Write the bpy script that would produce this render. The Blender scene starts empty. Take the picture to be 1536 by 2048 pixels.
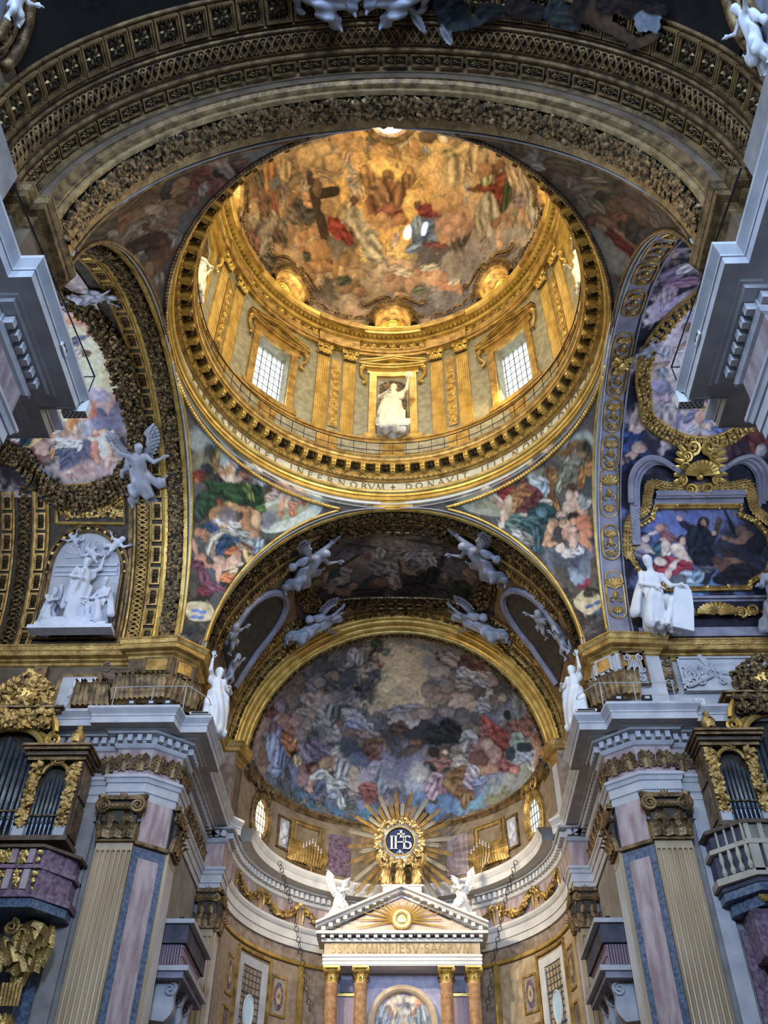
import bpy, math, random
import numpy as np
from mathutils import Matrix, Vector
R = math.radians
sc = bpy.context.scene
COL = sc.collection
rng = np.random.default_rng(7)

# ------------------------------------------------------------------ camera
cam_d = bpy.data.cameras.new('camera')
cam = bpy.data.objects.new('camera', cam_d); COL.objects.link(cam)
CAM_F, CAM_PITCH, CAM_YAW, CAM_ROLL = 1824.0, 0.77649, -0.033849, 0.010916
cp, sp, cy, sy = math.cos(CAM_PITCH), math.sin(CAM_PITCH), math.cos(CAM_YAW), math.sin(CAM_YAW)
fw = Vector((sy*cp, cy*cp, sp)); rt = Vector((cy, -sy, 0)); up = rt.cross(fw)
c_, s_ = math.cos(CAM_ROLL), math.sin(CAM_ROLL)
r2, u2 = rt*c_ + up*s_, up*c_ - rt*s_
cam.matrix_world = Matrix(((r2.x, u2.x, -fw.x, .592), (r2.y, u2.y, -fw.y, -20.819), (r2.z, u2.z, -fw.z, 1.6), (0, 0, 0, 1)))
cam_d.sensor_fit = 'VERTICAL'; cam_d.sensor_height = 36.0; cam_d.lens = CAM_F/2048*36.0
cam_d.clip_start = .1; cam_d.clip_end = 400
sc.camera = cam

# ------------------------------------------------------------------ world, exposure
w = bpy.data.worlds.new('world'); sc.world = w; w.use_nodes = True
w.node_tree.nodes['Background'].inputs[0].default_value = (.55, .72, 1.0, 1)
w.node_tree.nodes['Background'].inputs[1].default_value = 1.0
sc.view_settings.view_transform = 'Standard'; sc.view_settings.look = 'None'
sc.view_settings.gamma = 1.0; sc.view_settings.use_curve_mapping = False
sc.view_settings.exposure = 0.14

# ------------------------------------------------------------------ lights (daylight at the windows, lamps of the church, added transept fills)
def area(name, loc, target, sx, sy_, energy, col, spread=180):
    d = bpy.data.lights.new(name, 'AREA'); d.shape = 'RECTANGLE'; d.size = sx; d.size_y = sy_
    d.energy = energy; d.color = col; d.spread = R(spread)
    o = bpy.data.objects.new(name, d); COL.objects.link(o); o.location = loc
    o.rotation_euler = (Vector(target)-Vector(loc)).to_track_quat('-Z', 'Y').to_euler()
    return o
DAY, SUN, LAMP = (.47, .66, 1.0), (1.0, .80, .40), (1.0, .80, .52)
for k in range(4):                                   # the drum's four tall windows
    a = R(45+90*k); far_side = k in (0, 3)
    x, y = 8.25*math.sin(a), 8.25*math.cos(a)
    area('drum_daylight', (x, y, 37.6), (-x*.6, -y*.6, 36.0), 1.7, 3.8, (260, 1350, 950, 130)[k], (1.0, .86, .54) if not far_side else (1.0, .90, .62))
for k in range(8):                                   # small attic windows over the drum cornice
    a = R(45*k); x, y = math.sin(a), math.cos(a)
    area('attic_daylight', (8.0*x, 8.0*y, 44.12), (8.2*x, 8.2*y, 46.0), 1.2, .35, 90, SUN)
    area('attic_daylight', (7.0*x, 7.0*y, 44.5), (-3*x, -3*y, 47.5), .9, .4, 30, SUN)
area('lantern_daylight', (0, 0, 54.3), (0, 0, 40), 1.6, 1.6, 600, (1, .92, .78))
for sx in (-1, 1):                                   # clerestory windows of the nave, behind the viewer
    for y in (-18.5, -24.0, -29.0):
        area('nave_daylight', (sx*7.9, y, 25.6), (-sx*6, y+17.0, 18.0), 2.2, 3.2, (480 if sx < 0 else 340)*(.35 if y > -20 else 1.15), DAY, 100)
    area('transept_day_and_fill', (sx*16.6, -1.0, 24.0), (0, 4.0, 22.0), 4.0, 4.5, 560, (.62, .76, 1.0))
    area('transept_day_and_fill', (sx*12.6, -7.2, 20.5), (sx*12.4, 3.0, 30.5), 2.6, 1.6, 480 if sx < 0 else 250, (.78, .85, 1.0) if sx < 0 else (.62, .72, 1.0))  # added fill aimed up at the transept vault
area('nave_front_daylight', (0, -34.0, 20.0), (0, 0, 19), 5.0, 6.0, 2200, DAY, 90)
for sx, e in ((-1, 400), (1, 70)):                   # lamps standing on the choir cornice
    area('choir_lamp', (sx*6.7, 13.4, 20.2), (-sx*6.3, 19.4, 17.5), .5, .3, e, LAMP, 130)
area('choir_lamp', (-5.6, 11.5, 19.9), (1.5, 21.5, 16.5), .4, .3, 210, (1, .90, .72), 90)
area('choir_lamp', (5.6, 11.5, 19.9), (-1.5, 21.5, 17.5), .4, .3, 90, (1, .90, .72), 90)
for tx, ty, tz in ((.92, 5.67, 50.43), (1.9, 5.45, 50.39)):    # two slits of sun from a drum window onto the dome
    area('sun_slit', (5.6, -5.6, 38.2), (tx, ty, tz), .10, .6, 26, (1.0, .96, .86), 1.0)
area('drum_sunbeam', (5.55, 5.75, 36.4), (4.6, 6.6, 35.3), .5, .9, 90, (1.0, .74, .25), 120)     # low sun on the reveal of the right drum window
sc.cycles.max_bounces = 4; sc.cycles.diffuse_bounces = 3; sc.cycles.glossy_bounces = 1; sc.cycles.transmission_bounces = 0; sc.cycles.adaptive_threshold = .08; sc.cycles.caustics_reflective = False; sc.cycles.caustics_refractive = False
# ------------------------------------------------------------------ object helpers
def put(o, parent=None, label=None, cat=None, group=None, kind=None):
    COL.objects.link(o)
    if parent is not None: o.parent = parent
    for k, v in (('label', label), ('category', cat), ('group', group), ('kind', kind)):
        if v: o[k] = v
    return o
def empty(name, loc=(0, 0, 0), **kw):
    o = bpy.data.objects.new(name, None); o.location = loc; o.empty_display_size = .2
    return put(o, **kw)
def mesh_data(name, V, F, mat=None, smooth=False, FM=None):
    me = bpy.data.meshes.new(name)
    V = np.asarray(V, np.float32).reshape(-1, 3)
    if isinstance(F, np.ndarray):
        n, k = F.shape
        me.vertices.add(len(V)); me.vertices.foreach_set('co', V.ravel())
        me.loops.add(n*k); me.loops.foreach_set('vertex_index', F.astype(np.int32).ravel())
        me.polygons.add(n); me.polygons.foreach_set('loop_start', np.arange(0, n*k, k, dtype=np.int32))
        me.update(calc_edges=True)
    else:
        me.from_pydata(V.tolist(), [], F)
    if mat is not None:
        for m in (mat if isinstance(mat, (list, tuple)) else [mat]): me.materials.append(m)
    if FM is not None: me.polygons.foreach_set('material_index', np.asarray(FM, np.int32))
    if smooth: me.polygons.foreach_set('use_smooth', np.ones(len(me.polygons), bool))
    me.update()
    return me
class MB:
    """collects shapes that belong to one part"""
    def __init__(s): s.V = []; s.F = []; s.M = []; s.n = 0
    def add(s, V, F, m=0):
        V = np.asarray(V, float).reshape(-1, 3); s.V.append(V)
        for f in F: s.F.append(tuple(int(i)+s.n for i in f)); s.M.append(m)
        s.n += len(V); return s
    def box(s, c, d, rz=0, m=0, taper=1.0):
        x, y, z = np.array(d)/2
        V = np.array([(-x, -y, -z), (x, -y, -z), (x, y, -z), (-x, y, -z), (-x*taper, -y*taper, z), (x*taper, -y*taper, z), (x*taper, y*taper, z), (-x*taper, y*taper, z)])
        if rz: V = V @ np.array(((math.cos(rz), math.sin(rz), 0), (-math.sin(rz), math.cos(rz), 0), (0, 0, 1)))
        return s.add(V+np.array(c), [(0, 3, 2, 1), (4, 5, 6, 7), (0, 1, 5, 4), (1, 2, 6, 5), (2, 3, 7, 6), (3, 0, 4, 7)], m)
    def tube(s, pts, r, n=6, m=0, cap=True, flat=1.0):
        pts = np.asarray(pts, float); k = len(pts); r = np.broadcast_to(np.asarray(r, float), (k,))
        T = np.gradient(pts, axis=0); T /= np.linalg.norm(T, axis=1)[:, None]+1e-9
        ref = np.array((0, 0, 1.)) if abs(T[0][2]) < .9 else np.array((1., 0, 0))
        V = []
        u = np.cross(T[0], ref); u /= np.linalg.norm(u)
        for i in range(k):
            u = u-T[i]*(u@T[i]); u /= np.linalg.norm(u)+1e-9; v = np.cross(T[i], u)
            for j in range(n):
                a = 2*math.pi*j/n; V.append(pts[i]+r[i]*(math.cos(a)*u+flat*math.sin(a)*v))
        F = [(i*n+j, i*n+(j+1) % n, (i+1)*n+(j+1) % n, (i+1)*n+j) for i in range(k-1) for j in range(n)]
        if cap: F += [tuple(range(n-1, -1, -1)), tuple(range((k-1)*n, k*n))]
        return s.add(V, F, m)
    def lathe(s, prof, c=(0, 0, 0), n=16, m=0, a0=0, a1=2*math.pi):
        closed = abs(a1-a0-2*math.pi) < 1e-6; k = n if closed else n+1
        V = [(c[0]+r*math.cos(a0+(a1-a0)*j/n), c[1]+r*math.sin(a0+(a1-a0)*j/n), c[2]+z) for r, z in prof for j in range(k)]
        F = [(i*k+j, i*k+(j+1) % k, (i+1)*k+(j+1) % k, (i+1)*k+j) for i in range(len(prof)-1) for j in range(n)]
        return s.add(V, F, m)
    def ball(s, c, r, n=8, m=0, sc_=(1, 1, 1)):
        k = max(4, n//2+1); V = []; 
        for i in range(k+1):
            t = math.pi*i/k
            for j in range(n):
                a = 2*math.pi*j/n; V.append((c[0]+r*sc_[0]*math.sin(t)*math.cos(a), c[1]+r*sc_[1]*math.sin(t)*math.sin(a), c[2]+r*sc_[2]*math.cos(t)))
        return s.add(V, [(i*n+j, (i+1)*n+j, (i+1)*n+(j+1) % n, i*n+(j+1) % n) for i in range(k) for j in range(n)], m)
    def grid(s, P, m=0, close_u=False, close_v=False):
        P = np.asarray(P, float); a, b = P.shape[:2]
        F = [(i*b+j, i*b+(j+1) % b, ((i+1) % a)*b+(j+1) % b, ((i+1) % a)*b+j) for i in range(a if close_u else a-1) for j in range(b if close_v else b-1)]
        return s.add(P.reshape(-1, 3), F, m)
    def prism(s, poly, z0, z1, m=0):
        n = len(poly); V = [(x, y, z0) for x, y in poly]+[(x, y, z1) for x, y in poly]
        return s.add(V, [tuple(range(n-1, -1, -1)), tuple(range(n, 2*n))]+[(i, (i+1) % n, n+(i+1) % n, n+i) for i in range(n)], m)
    def merge(s, o, mat4=None):
        V = np.concatenate(o.V) if o.V else np.zeros((0, 3))
        if mat4 is not None:
            A = np.array(mat4); V = V @ A[:3, :3].T+A[:3, 3]
        base = s.n; s.V.append(V); s.F += [tuple(i+base for i in f) for f in o.F]; s.M += o.M; s.n += len(V); return s
    def xf(s, mat4):
        A = np.array(mat4); s.V = [np.concatenate(s.V) @ A[:3, :3].T+A[:3, 3]]; return s
    def data(s, name, mat, smooth=False):
        return mesh_data(name, np.concatenate(s.V), s.F, mat, smooth, s.M if isinstance(mat, (list, tuple)) else None)
    def build(s, name, mat, parent=None, smooth=False, **kw):
        return put(bpy.data.objects.new(name, s.data(name, mat, smooth)), parent, **kw)
def autosmooth(o, deg=40):
    me = o.data; me.polygons.foreach_set('use_smooth', np.ones(len(me.polygons), bool))
    try: me.set_sharp_from_angle(angle=R(deg))
    except Exception: pass
    return o
def copy_to(src, M, parent=None, **kw):
    o = src.copy(); 
    for k in list(o.keys()): del o[k]
    o.matrix_world = M; put(o, None, **kw)
    if parent is not None:
        o.parent = parent; o.matrix_parent_inverse = parent.matrix_world.inverted()
        o.matrix_world = M
    return o
def inst(me, name, M, parent=None, **kw):
    o = bpy.data.objects.new(name, me); o.parent = parent; o.matrix_basis = M
    COL.objects.link(o)
    for k, v in kw.items():
        if v: o[{'cat': 'category'}.get(k, k)] = v
    return o
def gridmesh(name, P, mat, parent=None, smooth=True, flip=False, **kw):
    P = np.asarray(P, float); a, b = P.shape[:2]
    i, j = np.meshgrid(np.arange(a-1), np.arange(b-1), indexing='ij'); q = (i*b+j).ravel()
    F = np.stack([q, q+1, q+b+1, q+b], 1)
    if flip: F = F[:, ::-1]
    return put(bpy.data.objects.new(name, mesh_data(name, P.reshape(-1, 3), F, mat, smooth)), parent, **kw)

# --- mitred sweep of a moulding along a plan polyline; profile = [(projection to the left of travel, z)]
def offset_poly(pts, d):
    pts = np.asarray(pts, float); n = len(pts); out = []
    seg = pts[1:]-pts[:-1]; nor = np.stack([-seg[:, 1], seg[:, 0]], 1); nor /= np.linalg.norm(nor, axis=1)[:, None]
    for i in range(n):
        a = nor[max(i-1, 0)]; b = nor[min(i, n-2)]; m = a+b; m /= (m@m)/2+1e-9
        out.append(pts[i]+m*d)
    return np.array(out)
def sweep(mb, pts, prof, m=0, strips=False):
    rows = [np.concatenate([offset_poly(pts, d), np.full((len(pts), 1), z)], 1) for d, z in prof]
    for a, b in zip(rows[:-1], rows[1:]): mb.grid(np.stack([a, b]), m)
    return mb
# --- moulding turned about a vertical axis, each profile segment its own strip; profile = [(r, z)]
def turn(mb, prof, c, a0, a1, n, m=0):
    t = np.linspace(a0, a1, n+1)
    for (r0, z0), (r1, z1) in zip(prof[:-1], prof[1:]):
        A = np.stack([c[0]+r0*np.sin(t), c[1]+r0*np.cos(t), 0*t+z0], 1); B = np.stack([c[0]+r1*np.sin(t), c[1]+r1*np.cos(t), 0*t+z1], 1)
        mb.grid(np.stack([A, B]), m)
    return mb
# --- barrel vaults: s runs along the axis, t is the angle up from the spring line
class Vault:
    def __init__(s, axis, rx, rz, zc=22.8): s.ax = axis; s.rx = rx; s.rz = rz; s.zc = zc
    def p(s, a, t, off=0.0):
        a = np.asarray(a, float); t = np.asarray(t, float)+0*a; off = off+0*a
        h = (s.rx-off)*np.cos(t); z = s.zc+(s.rz-off)*np.sin(t); a = a+0*h
        return np.stack([h, a, z], -1) if s.ax == 'y' else np.stack([a, h, z], -1)
    def frame(s, a, t, off=0.0, rot=0.0, scale=1.0):
        P = s.p(a, t, off); T = s.p(a, t+1e-3)-s.p(a, t-1e-3); T /= np.linalg.norm(T)
        A = np.array((0, 1., 0)) if s.ax == 'y' else np.array((1., 0, 0))
        N = np.cross(A, T); C = np.array((0, 0, s.zc))-P; C[1 if s.ax == 'y' else 0] = 0
        if N@C < 0: A = -A; N = -N
        if rot:
            c, q = math.cos(rot), math.sin(rot); A, T = c*A+q*T, -q*A+c*T
        if np.isscalar(scale): scale = (scale,)*3
        M = np.eye(4); M[:3, 0] = A*scale[0]; M[:3, 1] = T*scale[1]; M[:3, 2] = N*scale[2]; M[:3, 3] = P
        return Matrix(M.tolist())
    def surf(s, a0, a1, t0, t1, na, nt, off=0.0):
        a, t = np.meshgrid(np.linspace(a0, a1, na), np.linspace(t0, t1, nt), indexing='ij'); return s.p(a, t, off)
    def arc(s, mb, prof, t0=0, t1=math.pi, n=64, m=0):   # prof = [(s, off)] strips
        t = np.linspace(t0, t1, n+1)
        for (a0, o0), (a1, o1) in zip(prof[:-1], prof[1:]): mb.grid(np.stack([s.p(a0, t, o0), s.p(a1, t, o1)]), m)
        return mb

# ------------------------------------------------------------------ materials
def mat(name, col, rough=.6, metal=0.0, col2=None, scale=3.0, detail=6, bump=0.0, bscale=None, stretch=(1, 1, 1), lo=.35, hi=.65, spec=.4, vcol=None, emit=None, coord='Object', wave=False):
    m = bpy.data.materials.new(name); m.use_nodes = True; nt = m.node_tree; N = nt.nodes; L = nt.links
    b = N['Principled BSDF']; b.inputs['Roughness'].default_value = rough; b.inputs['Metallic'].default_value = metal
    b.inputs['Specular IOR Level'].default_value = spec
    b.inputs['Base Color'].default_value = (*col, 1)
    if emit:
        b.inputs['Emission Color'].default_value = (*emit[0], 1); b.inputs['Emission Strength'].default_value = emit[1]
    if col2 is None and not bump and not vcol: return m
    tc = N.new('ShaderNodeTexCoord'); mp = N.new('ShaderNodeMapping'); mp.inputs['Scale'].default_value = stretch
    L.new(tc.outputs[coord], mp.inputs['Vector'])
    nz = N.new('ShaderNodeTexWave' if wave else 'ShaderNodeTexNoise'); nz.inputs['Scale'].default_value = scale; nz.inputs['Detail'].default_value = min(detail, 4)
    if wave: nz.inputs['Distortion'].default_value = 9; nz.inputs['Detail Scale'].default_value = 1.6
    L.new(mp.outputs[0], nz.inputs['Vector'])
    if col2 is not None:
        r = N.new('ShaderNodeValToRGB'); r.color_ramp.elements[0].position = lo; r.color_ramp.elements[1].position = hi
        r.color_ramp.elements[0].color = (*col, 1); r.color_ramp.elements[1].color = (*col2, 1)
        L.new(nz.outputs['Fac' if not wave else 'Fac'], r.inputs[0]); L.new(r.outputs[0], b.inputs['Base Color'])
    if vcol:
        at = N.new('ShaderNodeAttribute'); at.attribute_name = vcol
        n3 = N.new('ShaderNodeTexNoise'); n3.inputs['Scale'].default_value = 5; n3.inputs['Detail'].default_value = 4; L.new(tc.outputs[coord], n3.inputs['Vector'])
        mr = N.new('ShaderNodeMapRange'); mr.inputs[1].default_value = .3; mr.inputs[2].default_value = .7; mr.inputs[3].default_value = .80; mr.inputs[4].default_value = 1.18; L.new(n3.outputs['Fac'], mr.inputs[0])
        mx = N.new('ShaderNodeVectorMath'); mx.operation = 'SCALE'; L.new(at.outputs['Color'], mx.inputs[0]); L.new(mr.outputs[0], mx.inputs['Scale']); L.new(mx.outputs[0], b.inputs['Base Color'])
    if bump:
        n2 = N.new('ShaderNodeTexNoise'); n2.inputs['Scale'].default_value = bscale or scale*4; n2.inputs['Detail'].default_value = 2; L.new(tc.outputs[coord], n2.inputs['Vector'])
        bp = N.new('ShaderNodeBump'); bp.inputs['Strength'].default_value = bump; bp.inputs['Distance'].default_value = .05
        L.new(n2.outputs['Fac'], bp.inputs['Height']); L.new(bp.outputs[0], b.inputs['Normal'])
    return m
GOLD = mat('gilt stucco', (.28, .165, .045), .42, .55, (.62, .40, .125), 2.5, bump=.35, bscale=14)
GOLDB = mat('bright gilding', (.50, .315, .07), .36, .55, (.80, .55, .165), 2.0, bump=.2, bscale=12)
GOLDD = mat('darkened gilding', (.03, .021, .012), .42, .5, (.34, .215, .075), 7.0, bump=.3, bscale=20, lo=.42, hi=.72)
GOLDO = mat('old dull gilding', (.085, .05, .022), .45, .4, (.30, .19, .078), 3.0, bump=.3, bscale=16)
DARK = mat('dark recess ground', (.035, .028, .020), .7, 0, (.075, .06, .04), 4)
TAUPE = mat('grey brown stucco', (.105, .072, .044), .7, 0, (.18, .128, .08), 1.8, bump=.15)
STONE = mat('pale grey marble', (.40, .40, .42), .5, 0, (.58, .57, .57), 1.6, lo=.3, hi=.7)
STONEW = mat('white marble', (.62, .60, .57), .45, 0, (.76, .74, .70), 1.2)
STATUE = mat('white stucco', (.60, .60, .62), .6, 0, (.74, .74, .75), 2.5)
LILAC = mat('lilac grey stucco', (.20, .19, .24), .65, 0, (.31, .30, .36), 1.5)
SLATE = mat('dark slate stucco', (.055, .053, .075), .7, 0, (.11, .105, .14), 2)
PINK = mat('pink veined marble', (.33, .22, .21), .35, 0, (.52, .41, .39), 4, detail=10, stretch=(1, 1, .22), lo=.38, hi=.62)
BLUEM = mat('blue green marble', (.05, .075, .12), .35, 0, (.15, .19, .26), 9, detail=8)
OCHRE = mat('yellow ochre marble', (.40, .28, .15), .4, 0, (.58, .45, .28), 2.6, detail=8)
FLUTE = mat('fluted yellow marble', (.40, .285, .16), .28, 0, (.56, .42, .25), 1.3, stretch=(1, 1, .25))
DOMEST = mat('dome grey marble', (.22, .20, .14), .5, 0, (.36, .33, .24), 3)
BROWN = mat('brown polychrome marble', (.23, .16, .11), .4, 0, (.40, .31, .24), 3.5, detail=9)
PURPLE = mat('purple breccia marble', (.10, .06, .09), .35, 0, (.28, .19, .24), 7, detail=9)
WOOD = mat('dark organ wood', (.07, .045, .03), .5, 0, (.14, .095, .06), 4, stretch=(1, 1, .2))
TIN = mat('dark organ tin', (.10, .125, .15), .3, .7, (.20, .24, .28), 3)
IRON = mat('black iron', (.02, .02, .02), .5, .4)
BRONZE = mat('gilt bronze', (.40, .26, .10), .35, .7, (.66, .46, .20), 4)
PLASTER = mat('weathered plaster', (.24, .22, .20), .8, 0, (.34, .31, .28), 1.5)
FRESCO = mat('fresco paint', (.5, .4, .3), .75, vcol='paint', spec=.2)
SHAFT = mat('orange alabaster', (.50, .24, .10), .25, 0, (.70, .42, .22), 5, detail=8)
SKYPANE = mat('bright daylight pane', (.6, .7, .75), .4, emit=((.80, .93, 1.0), 2.2))
LEAD = mat('window lead', (.10, .11, .12), .5)
# ------------------------------------------------------------------ the painted surfaces: grids of points with flat coordinates (metres)
DOME = dict(rx=7.95, rz=9.3, zc=44.0, ro=1.15)
def surf_dome(n=420, m=170):
    e1 = math.acos(DOME['ro']/DOME['rx'])
    ph, e = np.meshgrid(np.linspace(-math.pi, math.pi, n+1), np.linspace(0, e1, m), indexing='ij')
    r = DOME['rx']*np.cos(e)
    P = np.stack([r*np.sin(ph), r*np.cos(ph), DOME['zc']+DOME['rz']*np.sin(e)], -1)
    rho = (math.pi/2-e)/(math.pi/2)*13.0
    return P, rho*np.sin(ph), rho*np.cos(ph)
AX = 8.5
def surf_pend(qx, qy, n=150, m=150):
    rx, rz = (7.5, 8.0) if qy > 0 else (8.15, 7.95)
    z = np.linspace(22.85, 31.15, m)
    ex = rx*np.sqrt(np.clip(1-((z-22.8)/rz)**2, 0, 1)); ny = 8.15*np.sqrt(np.clip(1-((z-22.8)/7.75)**2, 0, 1))
    fE, rE = np.arctan2(ex, 8.7), np.hypot(ex, 8.7); fN, rN = np.arctan2(AX, ny), np.hypot(ny, AX)
    s = np.linspace(0, 1, n)[:, None]
    f = fE+(fN-fE)*s; r = rE+(rN-rE)*s
    Z = z+0*f
    P = np.stack([qx*r*np.sin(f), qy*r*np.cos(f), Z], -1)
    return P, qx*(f-math.pi/4)*10, Z
APC = (0.0, 17.2, 22.8); APR = (6.9, 6.9, 7.2)
def surf_apse(n=300, m=190):
    th, ro = np.meshgrid(np.linspace(0, math.pi, n), np.linspace(0, math.pi/2, m), indexing='ij')
    s = np.sin(ro)
    P = np.stack([APC[0]-APR[0]*s*np.cos(th), APC[1]+APR[1]*np.cos(ro), APC[2]+APR[2]*s*np.sin(th)], -1)
    return P, -ro*7*np.cos(th), ro*7*np.sin(th)
V_N = Vault('x', 8.15, 7.75); V_E = Vault('y', 7.72, 7.95); V_W = Vault('y', 8.9, 8.6)
V_El = Vault('y', 7.5, 8.0); V_Wl = Vault('y', 8.15, 7.95)
def surf_vault(v, a0, a1, t0, t1, n, m, off=.06):
    a, t = np.meshgrid(np.linspace(a0, a1, n), np.linspace(R(t0), R(t1), m), indexing='ij')
    return v.p(a, t, off), a, t*8.0
def surf_chancel(): return surf_vault(V_E, 9.9, 15.4, 52, 128, 150, 190)
def surf_left(): return surf_vault(V_N, -16.9, -10.5, 48, 150, 170, 260)
def surf_right(): return surf_vault(V_N, 9.35, 16.9, 1, 150, 190, 330)
def surf_nave(): return surf_vault(V_W, -22.0, -12.75, 12, 168, 160, 260)
def surf_spill(): return surf_vault(V_W, -13.2, -10.9, 22, 98, 70, 260, .24)
SURF = dict(spill=surf_spill, dome=surf_dome, pfl=lambda: surf_pend(-1, 1), pfr=lambda: surf_pend(1, 1), pnl=lambda: surf_pend(-1, -1), pnr=lambda: surf_pend(1, -1),
            apse=surf_apse, chancel=surf_chancel, left=surf_left, right=surf_right, nave=surf_nave)
# ------------------------------------------------------------------ ornament pieces
def leaf(L=1.0, W=.5, curl=.35, n=6, lobes=3, y0=0.0):
    """acanthus leaf growing up +z, front towards -y, tip curling forward"""
    mb = MB(); P = np.zeros((n+1, 5, 3))
    for i in range(n+1):
        u = i/n; wd = W/2*(1-.75*u**2.2)*(1+.18*math.sin(u*lobes*2*math.pi))
        b = u**3; zz = L*(u-.22*b); yy = y0-curl*b-.06*L*math.sin(u*math.pi)
        if u > .92: zz -= .07*L; yy -= .04*L
        for j, c in enumerate((-1, -.5, 0, .5, 1)): P[i, j] = (wd*c, yy+.10*W*abs(c)-(.05*W if c == 0 else 0), zz-.05*L*abs(c)*(1-u))
    return mb.grid(P)
def spiral(cx, cz, r0, turns=2.2, w0=.28, sgn=1, n=26, y=0.0, depth=.1, mb=None):
    mb = mb or MB(); t = np.linspace(0, 1, n); a = math.pi/2+sgn*t*turns*2*math.pi; r = r0*(1-.86*t)
    pts = np.stack([cx+sgn*0+r*np.cos(a), y-depth*t, cz+r*np.sin(a)], 1)
    return mb.tube(pts, w0*r0*(1-.6*t), 5)
def capital(w=1.2, h=1.5):
    """composite pilaster capital: base at z=0 centre, wall at y=0, front -y"""
    mb = MB(); d = .12*w
    mb.box((0, -d/2, h*.42), (w*.96, d, h*.84), m=1)  # body coloured darker than the leaves, as painted shade in their gaps
    for row, (z, L, k, wd, cu) in enumerate(((0, .38*h, 3, .36*w, .26*w), (.05*h, .66*h, 2, .40*w, .30*w))):
        for i in range(k):
            x = (i-(k-1)/2)*w/k*1.02
            mb.merge(leaf(L, wd, cu, 7, 4), Matrix.Translation((x, -d-.01-(.06 if row == 0 else 0), z)))
    for sx in (-1, 1): mb.merge(leaf(.42*h, .3*w, .2*w), Matrix.Translation((sx*w*.5, -d*.9, .02*h)) @ Matrix.Rotation(sx*.8, 4, 'Z'))
    mb.tube([(-w*.5, -d-.05*w, h*.70), (w*.5, -d-.05*w, h*.70)], .07*h, 6)
    for i in range(6): mb.ball(((i-2.5)*w*.13, -d-.11*w, h*.70), .045*w, 6, sc_=(1, 1, 1.4))
    for sx in (-1, 1):
        spiral(sx*w*.47, h*.72, .22*w, 2.1, .30, -sx, 28, -d-.08*w, .05*w, mb); mb.ball((sx*w*.47, -d-.13*w, h*.72), .05*w, 6)
        spiral(sx*w*.56, h*.72, .20*w, 1.6, .30, sx, 16, -d*.4, .05*w, mb)
    ab = [(-w*.66, 0), (w*.66, 0), (w*.70, -d*1.2), (w*.62, -d*1.7), (w*.35, -d*1.15), (0, -d*1.0), (-w*.35, -d*1.15), (-w*.62, -d*1.7), (-w*.70, -d*1.2)]
    mb.prism(ab, h*.90, h*.95); mb.prism([(x*1.03, y*1.06) for x, y in ab], h*.95, h)
    for a in range(5): mb.merge(leaf(.16*h, .10*w, .05), Matrix.Translation((0, -d*1.25, h*.93)) @ Matrix.Rotation((a-2)*.7, 4, 'Y'))
    return mb
def rosette(r=.5, petals=8, depth=.12):
    mb = MB()
    for k in range(petals):
        a = 2*math.pi*k/petals; c, s = math.cos(a), math.sin(a); t = math.pi/petals*.9
        f = lambda rr, an, z: (rr*math.cos(a+an), rr*math.sin(a+an), z)
        V = [f(.15*r, 0, .5*depth), f(.62*r, -t, .55*depth), f(r, 0, .35*depth), f(.62*r, t, .55*depth), f(.6*r, 0, depth)]
        mb.add(V, [(0, 1, 4), (1, 2, 4), (2, 3, 4), (3, 0, 4)])
    mb.ball((0, 0, depth*.8), .2*r, 6); return mb
def coffer(w, l, depth=.16, ring=.12, m_frame=0, m_floor=1, m_ros=2, beads=True):
    """sunk panel standing proud of the vault: local x,y in plane, z inward"""
    mb = MB(); x, y = w/2, l/2
    def loop(a, b, z): return np.array([(-a, -b, z), (a, -b, z), (a, b, z), (-a, b, z)])
    Ls = [loop(x, y, 0), loop(x, y, depth), loop(x-ring*.45, y-ring*.45, depth), loop(x-ring*.6, y-ring*.6, depth*.7), loop(x-ring, y-ring, depth*.7), loop(x-ring, y-ring, .01)]
    for a, b in zip(Ls[:-1], Ls[1:]): mb.grid(np.stack([a, b]), m_frame, close_v=True)
    mb.add(Ls[-1], [(0, 1, 2, 3)], m_floor)
    ro = rosette(.48, 8, 1.0); A = np.diag((w-2*ring, l-2*ring, depth*.95, 1.0)); A[2, 3] = .012
    ro.M = [m_ros]*len(ro.M); mb.merge(ro, A)
    if beads:
        k = max(2, int((l-2*ring)/.11)); 
        for i in range(k):
            for sx in (-1, 1): mb.box((sx*(x-ring*1.25), -y+ring+(l-2*ring)*(i+.5)/k, depth*.45), (ring*.45, .05, depth*.5), m=m_ros)
    return mb
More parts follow.
